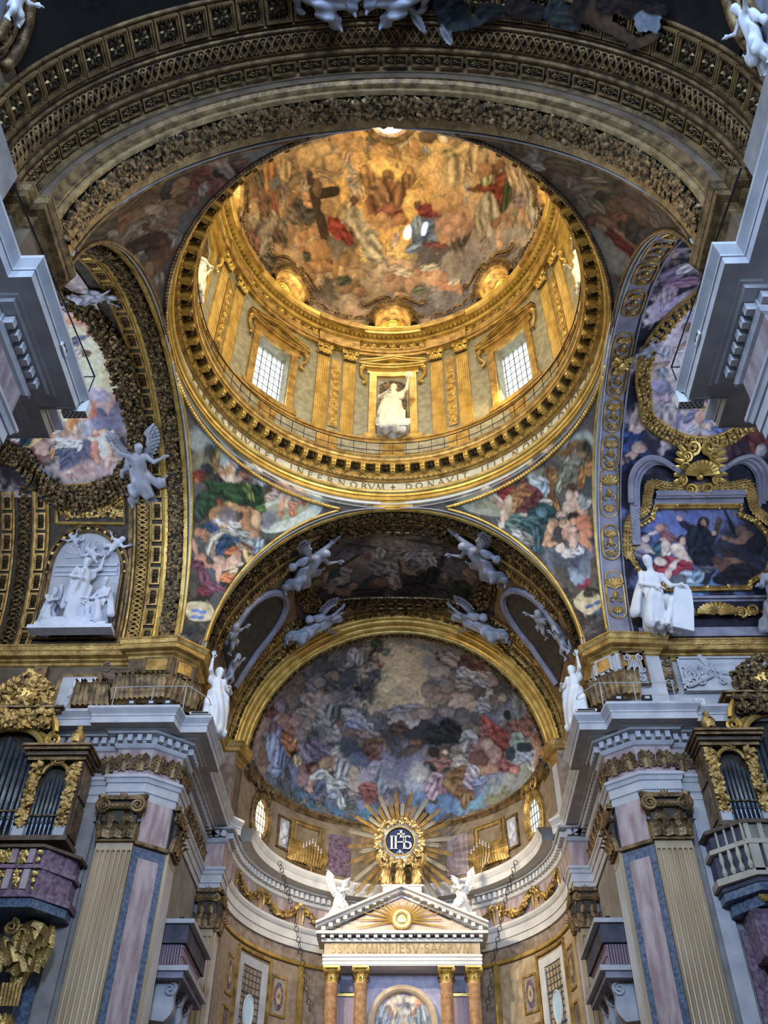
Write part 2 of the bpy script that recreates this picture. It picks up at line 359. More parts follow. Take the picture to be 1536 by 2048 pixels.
def foliage_band(v, a0, a1, t0, t1, n, size=.16, thick=.16, seed=1, centre=True):
    """dense carved garland of leaves and flowers on a vault, one surface of loose relief"""
    g = np.random.default_rng(seed); a = g.uniform(0, 1, n)
    if centre: a = .5+np.sign(a-.5)*np.abs(a-.5)**1.15/(.5**.15)
    a = a0+(a1-a0)*a; t = t0+(t1-t0)*g.uniform(0, 1, n); off = g.uniform(.02, thick, n)
    eps = 1e-3; P = v.p(a, t, off); T = v.p(a, t+eps)-v.p(a, t-eps); T /= np.linalg.norm(T, axis=1)[:, None]
    A = np.zeros_like(T); A[:, 1 if v.ax == 'y' else 0] = 1; N = np.cross(A, T)
    C = np.zeros_like(P); C[:, 2] = v.zc; C = C-P; C[:, 1 if v.ax == 'y' else 0] = 0
    N *= np.sign((N*C).sum(1))[:, None]
    th = g.uniform(0, 2*math.pi, n); d = np.cos(th)[:, None]*A+np.sin(th)[:, None]*T; e = -np.sin(th)[:, None]*A+np.cos(th)[:, None]*T
    til = g.uniform(-.2, .9, n)[:, None]; d = d*np.cos(til)+N*np.sin(til)
    L = (size*g.uniform(.6, 1.5, n))[:, None]; W = L*.42
    V = np.stack([P-d*L*.5, P+e*W+N*.02, P+d*L*.55-N*.03, P-e*W+N*.02, P+N*L*.28+d*L*.08], 1)
    k = np.arange(n)*5
    F = np.concatenate([np.stack([k, k+1, k+4], 1), np.stack([k+1, k+2, k+4], 1), np.stack([k+2, k+3, k+4], 1), np.stack([k+3, k, k+4], 1)])
    return V.reshape(-1, 3), F
def leaf_scatter(P, N, T, n_, size, seed, thick=.15):
    """the same loose carving on any list of points with normals and tangents"""
    g = np.random.default_rng(seed); i = g.integers(0, len(P), n_); P, N, T = P[i], N[i], T[i]; A = np.cross(N, T)
    th = g.uniform(0, 2*math.pi, n_); d = np.cos(th)[:, None]*A+np.sin(th)[:, None]*T; e = -np.sin(th)[:, None]*A+np.cos(th)[:, None]*T
    til = g.uniform(-.2, .9, n_)[:, None]; d = d*np.cos(til)+N*np.sin(til); P = P+N*g.uniform(.0, thick, n_)[:, None]
    L = (size*g.uniform(.6, 1.5, n_))[:, None]; W = L*.42
    V = np.stack([P-d*L*.5, P+e*W, P+d*L*.55, P-e*W, P+N*L*.3], 1); k = np.arange(n_)*5
    F = np.concatenate([np.stack([k, k+1, k+4], 1), np.stack([k+1, k+2, k+4], 1), np.stack([k+2, k+3, k+4], 1), np.stack([k+3, k, k+4], 1)])
    return V.reshape(-1, 3), F
def loose(name, VF, material, parent=None, **kw):
    return put(bpy.data.objects.new(name, mesh_data(name, VF[0], VF[1], material)), parent, **kw)
def fluted(w, z0, z1, n=7, depth=.085):
    """pilaster shaft face in local x (width), front -y"""
    xs, dep = [], []
    fw_ = w/(n+.35); gap = fw_*.26
    for k in range(n):
        c = -w/2+w*(k+.5)/n; r = (w/n-gap)/2
        for q in np.linspace(-1, 1, 7): xs.append(c+q*r); dep.append((q, k))
    r = (w/n-gap)/2
    zs = [z0, z1-.25-r]+[z1-.25-r+r*math.sin(a) for a in np.linspace(.3, math.pi/2, 5)]+[z1-.2, z1]
    P = np.zeros((len(zs), len(xs)+2, 3))
    for i, z in enumerate(zs):
        q0 = max(0, (z-(z1-.25-r))/r)
        row = [(-w/2, 0, z)]
        for x, (q, k) in zip(xs, dep):
            h = 1-q*q-q0*q0; row.append((x, depth*math.sqrt(h) if h > 0 else 0, z))
        row.append((w/2, 0, z)); P[i] = row
    mb = MB().grid(P)
    mb.grid(np.array([[(w/2, 0, z0), (w/2, .25, z0)], [(w/2, 0, z1), (w/2, .25, z1)]])); mb.grid(np.array([[(-w/2, 0, z0), (-w/2, .25, z0)], [(-w/2, 0, z1), (-w/2, .25, z1)]]))
    return mb
def frame_loop(mb, pts, N, prof, m=0):
    """moulding round a closed loop of points: prof = [(outward in plane, along normal)]"""
    pts = np.asarray(pts, float); n = len(pts); N = np.broadcast_to(np.asarray(N, float), pts.shape)
    T = np.roll(pts, -1, 0)-np.roll(pts, 1, 0); T /= np.linalg.norm(T, axis=1)[:, None]; O = np.cross(T, N)
    rows = [pts+O*a+N*b for a, b in prof]
    for a, b in zip(rows[:-1], rows[1:]): mb.grid(np.stack([a, b]), m, close_v=True)
    return mb
# ------------------------------------------------------------------ floor and plain enclosing walls
mb = MB().box((0, -3, -.15), (44, 64, .3)); mb.build('floor', mat('grey marble floor', (.22, .21, .2), .3, 0, (.34, .32, .3), 1), kind='structure')
for sx, nm in ((-1, 'left'), (1, 'right')):
    mb = MB(); mb.box((sx*9.3, -23, 11.4), (1.2, 24, 22.8)); mb.build('wall_nave_'+nm, PLASTER, kind='structure')
    mb = MB(); mb.box((sx*17.6, 0, 16), (1.0, 20, 32)); mb.build('wall_transept_'+nm, LILAC, kind='structure')
MB().box((0, -35.3, 16), (20, .6, 32)).build('wall_entrance', PLASTER, kind='structure')

# ------------------------------------------------------------------ the four piers with the giant order
# plan in the far right quadrant; mirrored for the others
PLAN = [(17.1, 8.1), (9.68, 8.1), (9.68, 7.9), (8.47, 7.9), (7.55, 8.62), (7.55, 9.60), (7.9, 9.60), (7.9, 15.45), (7.08, 15.45), (7.08, 16.5)]
NOTCH = [(17.1, 8.1), (9.68, 8.1), (9.68, 7.9), (8.47, 7.9), (8.38, 8.60), (7.55, 8.60), (7.55, 9.60), (7.9, 9.60), (7.9, 16.3), (7.42, 16.3), (7.25, 16.5)]
PLAN_N = [(17.1, 8.1), (10.2, 8.1), (10.2, 7.1), (9.15, 7.1), (9.15, 8.0), (8.25, 8.0), (8.25, 9.75), (8.75, 9.75), (8.75, 34)]
NOTCH_N = PLAN_N
ATTIC = [(17.1, 8.45), (10.15, 8.45), (10.15, 8.05), (8.45, 7.95), (7.72, 8.65), (7.72, 9.8), (7.95, 9.8), (7.95, 15.75), (7.2, 15.75), (6.95, 16.6)]
ATTIC_N = [(17.1, 8.45), (10.15, 8.45), (10.15, 8.3), (8.75, 8.3), (8.5, 8.5), (8.5, 10.0), (8.85, 10.0), (8.85, 10.35), (9.4, 10.35), (9.4, 34)]
DENT = MB().box((0, -.11, 0), (.17, .22, .24)).data('dentil', STONE)
CAPM = capital(1.2, 1.5).data('capital', [GOLDO, DARK])
CAPE = capital(.72, 1.45).data('capital', [GOLDO, DARK])
CAPS = capital(.95, 1.5).data('capital', [GOLDO, DARK])
def mir(mb, sx, sy): return mb.xf(np.diag((sx, sy, 1, 1)))
def mir_m(M, sx, sy): return Matrix.Diagonal((sx, sy, 1, 1)) @ M
def along(pts, step, off):
    """points every step along an offset polyline with the heading of each run"""
    q = offset_poly(pts, off); out = []
    for a, b in zip(q[:-1], q[1:]):
        L = np.linalg.norm(b-a)
        if L < .25: continue
        k = max(1, int(round(L/step))); d = (b-a)/L
        for i in range(k): out.append((a+d*L*(i+.5)/k, math.atan2(d[1], d[0])))
    return out
trim_n = 0
for sx, nm in ((-1, 'left'), (1, 'right')): MB().box((sx*8.12, 16.9, 11.2), (2.0, 2.85, 22.4)).build('wall_choir_end_'+nm, BROWN, kind='structure')
for sx, sy, wh in ((-1, 1, 'far_left'), (1, 1, 'far_right'), (-1, -1, 'near_left'), (1, -1, 'near_right')):
    far = sy > 0; plan = PLAN if far else PLAN_N; notch = NOTCH if far else NOTCH_N; att = ATTIC if far else ATTIC_N
    # pier body
    root = empty('wall_pier_'+wh, kind='structure')
    poly = plan+[(plan[-1][0]+2.2, plan[-1][1]), (plan[-1][0]+2.2, 9.9), (17.1, 9.9)]
    mir(MB().prism([(x, y) for x, y in offset_poly(plan[1:-1], -.02).tolist()]+[(9.9, plan[-2][1]), (9.9, 10.4), (plan[0][0], 10.4), (plan[0][0], 8.12)], 0, 18.4), sx, sy).build('pier_shaft', STONE if not far else PLASTER, root)
    if far:
        # pilaster on the transept face, pink chamfer, pilaster on the choir face
        for (px, py, ang, wd, cap) in ((9.06, 7.9, 0, 1.2, CAPM), (7.55, 9.11, math.pi/2, .96, CAPS), (7.42, 15.45, 0, .72, CAPE), (7.08, 15.9, math.pi/2, .5, CAPE)):
            M = Matrix.Translation((px, py, 0)) @ Matrix.Rotation(-ang if ang else 0, 4, 'Z')
            p = mir(fluted(wd, 0, 14.72, 7 if wd > 1 else 6 if wd > .9 else 4).xf(M @ Matrix.Translation((0, -.12, 0))), sx, sy).build('fluted_pilaster', FLUTE, root)
            mir(MB().box((0, -.08, 14.78), (wd+.1, .3, .1)).xf(M), sx, sy).build('astragal', GOLDO, p)
            o = bpy.data.objects.new('capital', cap); o.parent = p; COL.objects.link(o); o.matrix_basis = mir_m(M @ Matrix.Translation((0, -.1, 14.82)), sx, sy)
        a, b = np.array((8.47, 7.9)), np.array((7.55, 8.62)); d = (b-a)/np.linalg.norm(b-a); n = np.array((-d[1], d[0]))*-1
        n = n if n@np.array((-1, -1)) > 0 else -n; L = np.linalg.norm(b-a); mid = (a+b)/2; an = math.atan2(d[1], d[0])
        ch = mir(MB().box((*(mid-n*.02), 7.3), (L*.98, .10, 14.6), an), sx, sy).build('chamfer_border', BLUEM, root)
        mir(MB().box((*(mid+n*.03), 7.2), (L*.62, .06, 14.2), an), sx, sy).build('chamfer_panel', PINK, ch)
        mir(MB().box((*(mid+n*.0), 15.5), (L*.9, .10, 1.5), an), sx, sy).build('chamfer_panel', PINK, root)
        mir(MB().box((*(mid+n*.03), 14.75), (L*1.02, .2, .12), an), sx, sy).build('astragal', GOLDO, root)
    # entablature
    trim_n += 1; root = empty('trim_%d' % trim_n, kind='structure', label='stepped marble entablature with dentils over the %s pier' % wh.replace('_', ' '))
    S = -1 if True else 1
    P_ = plan; N_ = notch
    ar = [(0, 16.25), (.05, 16.25), (.05, 16.52), (.09, 16.52), (.09, 16.85), (.13, 16.85), (.17, 16.98), (.22, 17.02), (.22, 17.12), (0, 17.15)]
    sg = lambda pr: [(-d, z) for d, z in pr]
    # travel direction from transept to choir puts the open side on the right: negative offsets
    mir(sweep(MB(), P_, [(-d*-1, z) for d, z in ar]), sx, sy).build('architrave', STONE, root)
    mir(sweep(MB(), P_, [(.02, 17.15), (.02, 18.2)]), sx, sy).build('frieze', PINK, root)
    bed = [(0, 18.15), (.10, 18.2), (.16, 18.3), (.16, 18.34), (.12, 18.34), (.12, 18.62), (.40, 18.62), (.44, 18.70)]
    mir(sweep(MB(), P_, bed), sx, sy).build('bed_moulding', STONE, root)
    cor = [(.2, 18.70), (.55, 18.70), (.60, 18.74), (.95, 18.74), (.95, 18.72), (1.0, 18.72), (1.0, 18.98), (1.03, 18.98), (1.03, 19.05), (1.07, 19.10), (1.16, 19.2), (1.18, 19.22), (1.18, 19.32), (-.6, 19.34)]
    mir(sweep(MB(), N_, [(d*.93, z) for d, z in cor]), sx, sy).build('cornice', STONE, root)
    den = empty('dentil_row', parent=root)
    for (q, an) in along(P_, .31, .12):
        if q[1] > 20 or q[0] > 15: continue
        o = bpy.data.objects.new('dentil', DENT); o.parent = den; COL.objects.link(o)
        o.matrix_basis = mir_m(Matrix.Translation((q[0], q[1], 18.48)) @ Matrix.Rotation(an+math.pi, 4, 'Z'), sx, sy)
    # soffit panel mouldings under the corona
    # attic storey over the entablature
    trim_n += 1; root = empty('trim_%d' % trim_n, kind='structure', label='gilded attic storey and ledge over the %s pier' % wh.replace('_', ' '))
    mir(sweep(MB(), att, [(.25, 19.3), (.25, 19.75), (.12, 19.85), (0, 19.9), (0, 22.2)]), sx, sy).build('attic_wall', STONE if far and sx > 0 else TAUPE, root)
    led = [(0, 22.1), (.06, 22.15), (.06, 22.25), (.16, 22.32), (.16, 22.38), (.34, 22.42), (.36, 22.44), (.36, 22.62), (.39, 22.64), (.46, 22.78), (.48, 22.8), (.48, 22.88), (-.7, 22.9)]
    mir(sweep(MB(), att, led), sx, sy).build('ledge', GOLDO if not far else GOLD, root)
# ------------------------------------------------------------------ ring, drum and dome
O3 = (0, 0); TAU = 2*math.pi
ring = empty('trim_ring', kind='structure', label='gilded ring cornice with brackets and lettered frieze under the drum')
autosmooth(turn(MB(), [(8.75, 31.02), (8.62, 31.02), (8.60, 31.06), (8.60, 31.16)], O3, 0, TAU, 160).build('white_fillet', STONEW, ring))
autosmooth(turn(MB(), [(8.60, 31.16), (8.50, 31.18), (8.50, 31.26), (8.56, 31.28), (8.56, 31.42), (8.50, 31.44), (8.48, 31.54), (8.40, 31.60), (8.36, 31.66), (8.36, 31.72), (8.52, 31.76)], O3, 0, TAU, 160).build('gilt_architrave', GOLDB, ring))
autosmooth(turn(MB(), [(8.52, 31.76), (8.52, 32.28)], O3, 0, TAU, 160).build('lettered_frieze', mat('pale frieze ground', (.52, .50, .40), .5, 0, (.66, .63, .50), 2), ring))
autosmooth(turn(MB(), [(8.52, 32.28), (8.42, 32.30), (8.42, 32.36), (8.34, 32.40), (8.30, 32.48), (8.30, 32.92), (7.86, 32.94)], O3, 0, TAU, 160).build('bed_moulding', GOLD, ring))
autosmooth(turn(MB(), [(7.88, 32.90), (7.88, 33.10), (7.84, 33.12), (7.80, 33.22), (7.72, 33.30), (7.72, 33.36), (8.6, 33.42)], O3, 0, TAU, 160).build('corona', GOLD, ring))
br = MB(); br.box((0, -.21, 0), (.20, .44, .30), taper=1.05); br.box((0, -.22, .17), (.27, .48, .06)); br.tube([(0, -.36, -.05), (0, -.40, -.14)], .09, 6)
br.merge(leaf(.34, .2, .1), Matrix.Translation((0, -.40, -.2)))
BR = br.data('bracket', GOLDB)
cf = MB(); cf.box((0, -.2, .20), (.30, .34, .03), m=0); cf.merge(rosette(.15, 8, .1), Matrix.Translation((0, -.2, .17)) @ Matrix.Rotation(math.pi, 4, 'X')); 
CF = cf.data('rosette', [GOLDD])
for k in range(72):
    a = TAU*k/72
    for me, nm, aa in ((BR, 'bracket', a), (CF, 'rosette', a+TAU/144)):
        o = bpy.data.objects.new(nm, me); o.parent = ring; COL.objects.link(o)
        o.matrix_basis = Matrix.Translation((8.30*math.sin(aa), 8.30*math.cos(aa), 32.72)) @ Matrix.Rotation(-aa, 4, 'Z')
# beads under the frieze and the railing on the lip
g = MB()
for k in range(220):
    a = TAU*k/220; g.box((8.30*math.sin(a), 8.30*math.cos(a), 32.44), (.12, .1, .10), -a)
g.build('egg_moulding', GOLDB, ring)
rail = empty('railing', label='thin black iron railing round the lip of the ring cornice', cat='railing', loc=(0, 0, 33.4))
for z, r in ((.45, .018), (.95, .025)):
    t = np.linspace(0, TAU, 121); MB().tube(np.stack([7.86*np.sin(t), 7.86*np.cos(t), 0*t+z], 1), r, 5).build('rail', IRON, rail)
for k in range(80):
    a = TAU*k/80; MB().box((7.86*math.sin(a), 7.86*math.cos(a), .47), (.025, .025, .96), -a).build('post', IRON, rail)

drum = empty('wall_drum', kind='structure', label='marble and gilt drum wall with windows and pilasters')
RD = 8.4
def arc_pts(r, z, a0, a1, n): t = np.linspace(a0, a1, n); return np.stack([r*np.sin(t), r*np.cos(t), 0*t+z], 1)
def arc_box(mb, r0, r1, z0, z1, a0, a1, n=4, m=0):
    """curved block: front face at r1 (inner), back r0"""
    A = [arc_pts(r1, z0, a0, a1, n), arc_pts(r1, z1, a0, a1, n), arc_pts(r0, z1, a0, a1, n), arc_pts(r0, z0, a0, a1, n)]
    mb.grid(np.stack(A), m, close_u=True)
    for e in (0, -1): mb.add([A[0][e], A[1][e], A[2][e], A[3][e]], [(0, 1, 2, 3)], m)
    return mb
wins = [R(45+90*k) for k in range(4)]; HW = R(6.5)
mb = MB()
for k in range(4):                                   # wall with four window openings
    a0, a1 = wins[k]-R(90)+HW, wins[k]-HW
    for z0, z1 in ((35.55, 39.7),): mb.grid(np.stack([arc_pts(RD, z0, a0, a1, 40), arc_pts(RD, z1, a0, a1, 40)]))
    for e in (wins[k]-HW, wins[k]+HW): mb.grid(np.stack([np.array([[RD*math.sin(e), RD*math.cos(e), 35.55], [(RD+.9)*math.sin(e), (RD+.9)*math.cos(e), 35.55]]), np.array([[RD*math.sin(e), RD*math.cos(e), 39.7], [(RD+.9)*math.sin(e), (RD+.9)*math.cos(e), 39.7]])]))
    for z in (35.55, 39.7): mb.grid(np.stack([arc_pts(RD, z, wins[k]-HW, wins[k]+HW, 8), arc_pts(RD+.9, z, wins[k]-HW, wins[k]+HW, 8)]))
mb.grid(np.stack([arc_pts(RD, 33.3, 0, TAU, 161), arc_pts(RD, 35.55, 0, TAU, 161)])); mb.grid(np.stack([arc_pts(RD, 39.7, 0, TAU, 161), arc_pts(RD, 42.2, 0, TAU, 161)]))
autosmooth(mb.build('drum_shell', DOMEST, drum))
for k in range(4):
    w_ = empty('window_%d' % (k+1), kind='structure', label='tall leaded window of the drum full of daylight')
    a = wins[k]; M = Matrix.Rotation(-a, 4, 'Z') @ Matrix.Translation((0, RD+.55, 0))
    MB().box((0, 0, 37.62), (2.1, .03, 4.3)).xf(M).build('pane', SKYPANE, w_)
    for i in range(7): MB().box(((i-3)*.30, -.03, 37.62), (.03 if i % 2 else .05, .03, 4.2)).xf(M).build('glazing_bar', LEAD, w_)
    for i in range(9): MB().box((0, -.03, 35.62+.5*(i+.0)), (2.0, .03, .03)).xf(M).build('glazing_bar', LEAD, w_)
# base, pilasters, frames
autosmooth(turn(MB(), [(8.25, 33.3), (8.25, 35.0), (8.19, 35.02), (8.19, 35.16), (8.25, 35.22), (8.42, 35.24)], O3, 0, TAU, 160).build('pedestal_course', GOLD, drum))
pan = MB()
for k in range(16):
    a = R(22.5*k+11.25) ; arc_box(pan, 8.26, 8.22, 34.0, 34.75, a-R(7.5), a+R(7.5), 8)
pan.build('pedestal_panels', DOMEST, drum)
SHP = fluted(.66, 35.24, 41.0, 6, .045); SHPD = SHP.data('fluted_pilaster', GOLDB)
CAPD = capital(.64, .85).data('capital', [GOLDB, GOLDO])
SCR = MB(); 
for i in range(9):
    z = 36.0+i*.5; spiral(0, z, .17, 1.6, .25, 1 if i % 2 else -1, 12, 0, .03, SCR); SCR.merge(leaf(.3, .2, .08), Matrix.Translation((0, -.02, z)))
SCR = SCR.data('scroll_relief', GOLDB)
for k in range(4):
    for da in (-25.6, -15.9, 15.9, 25.6):
        for base in (0, ):
            a = R(90*k+da)
            M = Matrix.Rotation(-a, 4, 'Z') @ Matrix.Translation((0, RD-.12, 0))
            M = M @ Matrix.Diagonal((1, 1, 1, 1))
            p = inst(SHPD, 'fluted_pilaster', M, drum)
            inst(CAPD, 'capital', Matrix.Translation((0, -.02, 41.05)), p)
    for da in (-20.75, 20.75):
        a = R(90*k+da); M = Matrix.Rotation(-a, 4, 'Z') @ Matrix.Translation((0, RD-.04, 0))
        f = MB(); f.box((0, 0, 38.3), (.50, .05, 5.4)); fr = f.xf(M).build('scroll_panel', GOLD, drum)
        o = inst(SCR, 'scroll_relief', M @ Matrix.Translation((0, -.03, 0)), fr)
    for s in (-1, 1):                                # marble strips beside niches and windows
        pass
def pediment_frame(name, a, hw, z0, z1, pedh, parent, material, broken=False):
    """gilt aedicule: jambs, head, brackets and a triangular pediment bent to the drum"""
    g = MB(); ang = hw/RD
    arc_box(g, RD, RD-.14, z0-.1, z1+.25, a-ang-.045, a-ang, 3); arc_box(g, RD, RD-.14, z0-.1, z1+.25, a+ang, a+ang+.045, 3)
    arc_box(g, RD, RD-.14, z1, z1+.25, a-ang, a+ang, 8); arc_box(g, RD, RD-.2, z0-.3, z0, a-ang-.07, a+ang+.07, 8)
    arc_box(g, RD, RD-.24, z1+.62, z1+.78, a-ang-.10, a+ang+.10, 10); arc_box(g, RD, RD-.30, z1+.78, z1+.86, a-ang-.115, a+ang+.115, 10)
    arc_box(g, RD, RD-.10, z1+.25, z1+.62, a-ang-.06, a+ang+.06, 8)
    n = 14
    for s in (-1, 1):                                # raking mouldings
        t = np.linspace(0, 1, n); aa = a+s*(ang+.11)*(1-t); zz = z1+.86+pedh*t
        for r0, r1, h0, h1 in ((RD, RD-.26, .0, .14), (RD, RD-.32, .14, .22)):
            A = [np.stack([q*np.sin(aa), q*np.cos(aa), zz+h], 1) for q, h in ((r0, h0), (r1, h0), (r1, h1), (r0, h1))]
            g.grid(np.stack(A), close_u=True)
        spiral(0, 0, .2, 1.2, .3, s, 12, 0, .02)
        b = MB(); t = np.linspace(0, 1, 14); b.tube(np.stack([.14*np.sin(t*5.6)*s, -.1-.05*np.cos(t*5), z1+.55-1.3*t], 1), .07*(1-.3*t)+.03, 6)
        b.ball((.12*s, -.12, z1+.5), .13, 8); b.ball((-.02*s, -.14, z1-.72), .09, 8)
        M = Matrix.Rotation(-(a+s*(ang+.085)), 4, 'Z') @ Matrix.Translation((0, RD-.05, 0)); g.merge(b, M)
    t = np.linspace(-1, 1, 13)                       # tympanum
    g.grid(np.stack([np.stack([(RD-.06)*np.sin(a+t*ang), (RD-.06)*np.cos(a+t*ang), 0*t+z1+.8], 1), np.stack([(RD-.06)*np.sin(a+t*ang), (RD-.06)*np.cos(a+t*ang), z1+.86+pedh*(1-abs(t))], 1)]))
    return g.build(name, material, parent)
for k in range(4): pediment_frame('window_frame', wins[k], 1.02, 35.55, 39.7, .75, drum, GOLD)
for k in range(4):
    a = R(90*k); pediment_frame('niche_frame', a, .86, 35.45, 40.15, .55, drum, GOLDB)
    n = MB(); tt = np.linspace(-1, 1, 9)             # shallow niche with rounded head, set in front of the wall
    M = Matrix.Rotation(-a, 4, 'Z')
    h = MB(); P = np.zeros((12, 13, 3))
    for i, z in enumerate(list(np.linspace(35.5, 39.1, 6))+[39.1+.8*math.sin(q) for q in np.linspace(.25, 1.5, 6)]):
        q = .8*(math.sqrt(max(0, 1-((z-39.1)/.8)**2)) if z > 39.1 else 1)
        for j in range(13):
            b = math.pi*j/12; P[i, j] = (-q*math.cos(b), RD-.02+.05-.02-.0+(-.05+.5*0)*0, z); P[i, j, 1] = RD-.03+0*math.sin(b)
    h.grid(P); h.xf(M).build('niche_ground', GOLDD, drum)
# entablature of the drum
autosmooth(turn(MB(), [(8.4, 41.85), (8.22, 41.85), (8.22, 42.1), (8.17, 42.1), (8.17, 42.3), (8.1, 42.36), (8.1, 42.42), (8.24, 42.44)], O3, 0, TAU, 160).build('drum_architrave', GOLD, drum))
autosmooth(turn(MB(), [(8.24, 42.44), (8.24, 42.95)], O3, 0, TAU, 160).build('drum_frieze', GOLDO, drum))
autosmooth(turn(MB(), [(8.24, 42.95), (8.12, 42.97), (8.08, 43.08), (8.05, 43.1), (8.05, 43.25), (7.75, 43.28), (7.75, 43.46), (7.70, 43.5), (7.62, 43.62), (7.62, 43.7), (7.95, 43.75), (7.95, 44.1)], O3, 0, TAU, 160).build('drum_cornice', GOLDB, drum))
fl = MB()
for k in range(96):
    a = TAU*k/96; s = 1 if k % 2 else -1
    b = MB(); spiral(0, 0, .17, 1.5, .28, s, 12, 0, .02, b); b.merge(leaf(.3, .2, .05), Matrix.Rotation(.9*s, 4, 'Y'))
    fl.merge(b, Matrix.Rotation(-a, 4, 'Z') @ Matrix.Translation((0, 8.22, 42.68)))
fl.build('scroll_frieze', GOLDB, drum, kind='stuff')
dn = MB()
for k in range(200):
    a = TAU*k/200; dn.box((7.95*math.sin(a), 7.95*math.cos(a), 43.18), (.13, .14, .14), -a)
dn.build('dentil_course', GOLDB, drum)
for k in range(8):                                   # ressauts over the pilaster pairs
    a = R(90*(k//2)+(20.75 if k % 2 else -20.75)); b = MB()
    arc_box(b, 8.2, 7.98, 41.9, 42.42, a-R(8.0), a+R(8.0), 8); arc_box(b, 8.2, 8.02, 42.42, 42.95, a-R(8.0), a+R(8.0), 8); arc_box(b, 8.0, 7.56, 43.28, 43.68, a-R(9.5), a+R(9.5), 10)
    b.build('ressaut', GOLD, drum)

# attic windows cut into the foot of the dome
LUNP = SKYP2 = mat('golden daylight pane', (.8, .6, .1), .4, emit=((1.0, .74, .10), 3.0))
for k in range(8):
    a = R(45*k); M = Matrix.Rotation(-a, 4, 'Z') @ Matrix.Translation((0, 7.72, 44.0)) @ Matrix.Rotation(R(6), 4, 'X')
    lw = empty('window_%d' % (5+k), kind='structure', label='round-headed attic window in a gilt shell frame at the foot of the dome')
    t = np.linspace(0, math.pi, 25); loop = np.stack([1.05*np.cos(t), 0*t, 1.55*np.sin(t)], 1)
    b = MB(); prof = ((1.36, -.10), (1.36, -.22), (1.24, -.30), (1.16, -.22), (1.1, -.28), (1.0, -.22), (.93, -.05), (.93, .75))
    for (q0, y0), (q1, y1) in zip(prof[:-1], prof[1:]):
        A = np.stack([1.05*q0*np.cos(t), 0*t+y0, 1.45*q0*np.sin(t)], 1); B = np.stack([1.05*q1*np.cos(t), 0*t+y1, 1.45*q1*np.sin(t)], 1); b.grid(np.stack([A, B]))
    for i in range(22):
        q = math.pi*(i+.5)/22; b.ball((1.05*1.2*math.cos(q), -.29, 1.45*1.2*math.sin(q)), .06, 5)
    for s in (-1, 1):
        tt = np.linspace(0, 1, 14); b.tube(np.stack([s*(.35+1.35*tt), -.2+0*tt, 2.15-.55*tt+.12*np.sin(tt*6)], 1), .13-.05*tt, 6); spiral(s*.35, 2.05, .24, 1.6, .3, s, 14, -.2, .02, b); spiral(s*1.66, 1.75, .2, 1.4, .3, -s, 12, -.2, .02, b)
    b.xf(M).build('shell_frame', GOLDO, lw)
    b = MB(); b.add(np.concatenate([[(0, .75, 0)], np.stack([.99*np.cos(t), 0*t+.75, 1.38*np.sin(t)], 1)]), [(0, i, i+1) for i in range(1, 25)]); b.xf(M).build('lunette_ground', GOLDB, lw)
    b = MB(); b.merge(rosette(.3, 8, .1), Matrix.Translation((0, .73, .93)) @ Matrix.Rotation(math.pi/2, 4, 'X'))
    for r in (.36, .30): b.tube(np.stack([r*np.cos(t*2), 0*t+.70, .93+r*np.sin(t*2)], 1), .025, 4)
    for s in (-1, 1): spiral(s*.58, .62, .2, 1.5, .22, s, 12, .70, .02, b)
    b.xf(M).build('medallion', GOLDB, lw)
    MB().box((0, .62, .30), (1.3, .04, .5)).xf(M).build('pane', LUNP, lw)
    for i in range(5): MB().box(((i-2)*.23, .59, .30), (.025, .02, .5)).xf(M).build('glazing_bar', GOLDO, lw)
    # garland hanging between the windows
    a2 = R(45*k+22.5); t = np.linspace(-1, 1, 40); gp = np.stack([7.78*np.sin(a2+t*R(12)), 7.78*np.cos(a2+t*R(12)), 44.75-.45*(1-t*t)+0*t], 1)
    Nn = -np.stack([np.sin(a2+t*R(12)), np.cos(a2+t*R(12)), 0*t], 1); Tt = np.gradient(gp, axis=0); Tt /= np.linalg.norm(Tt, axis=1)[:, None]
    loose('garland', leaf_scatter(gp, Nn, Tt, 90, .16, k), GOLDO, lw)
# lantern opening
lan = empty('trim_lantern', kind='structure', label='bright lantern opening with its lettered rim at the top of the dome')
zt = DOME['zc']+DOME['rz']*math.sqrt(1-(DOME['ro']/DOME['rx'])**2)
autosmooth(turn(MB(), [(1.55, zt-.28), (1.5, zt-.34), (1.2, zt-.22), (1.15, zt-.15), (1.05, zt), (1.0, zt+.3), (1.0, zt+1.6)], O3, 0, TAU, 48).build('rim', GOLDO, lan))
MB().lathe([(1.0, zt+1.6), (0.0, zt+1.7)], n=24).build('sky_disc', mat('open lantern daylight', (1, 1, 1), .5, emit=((1, .98, .92), 9.0)), lan)
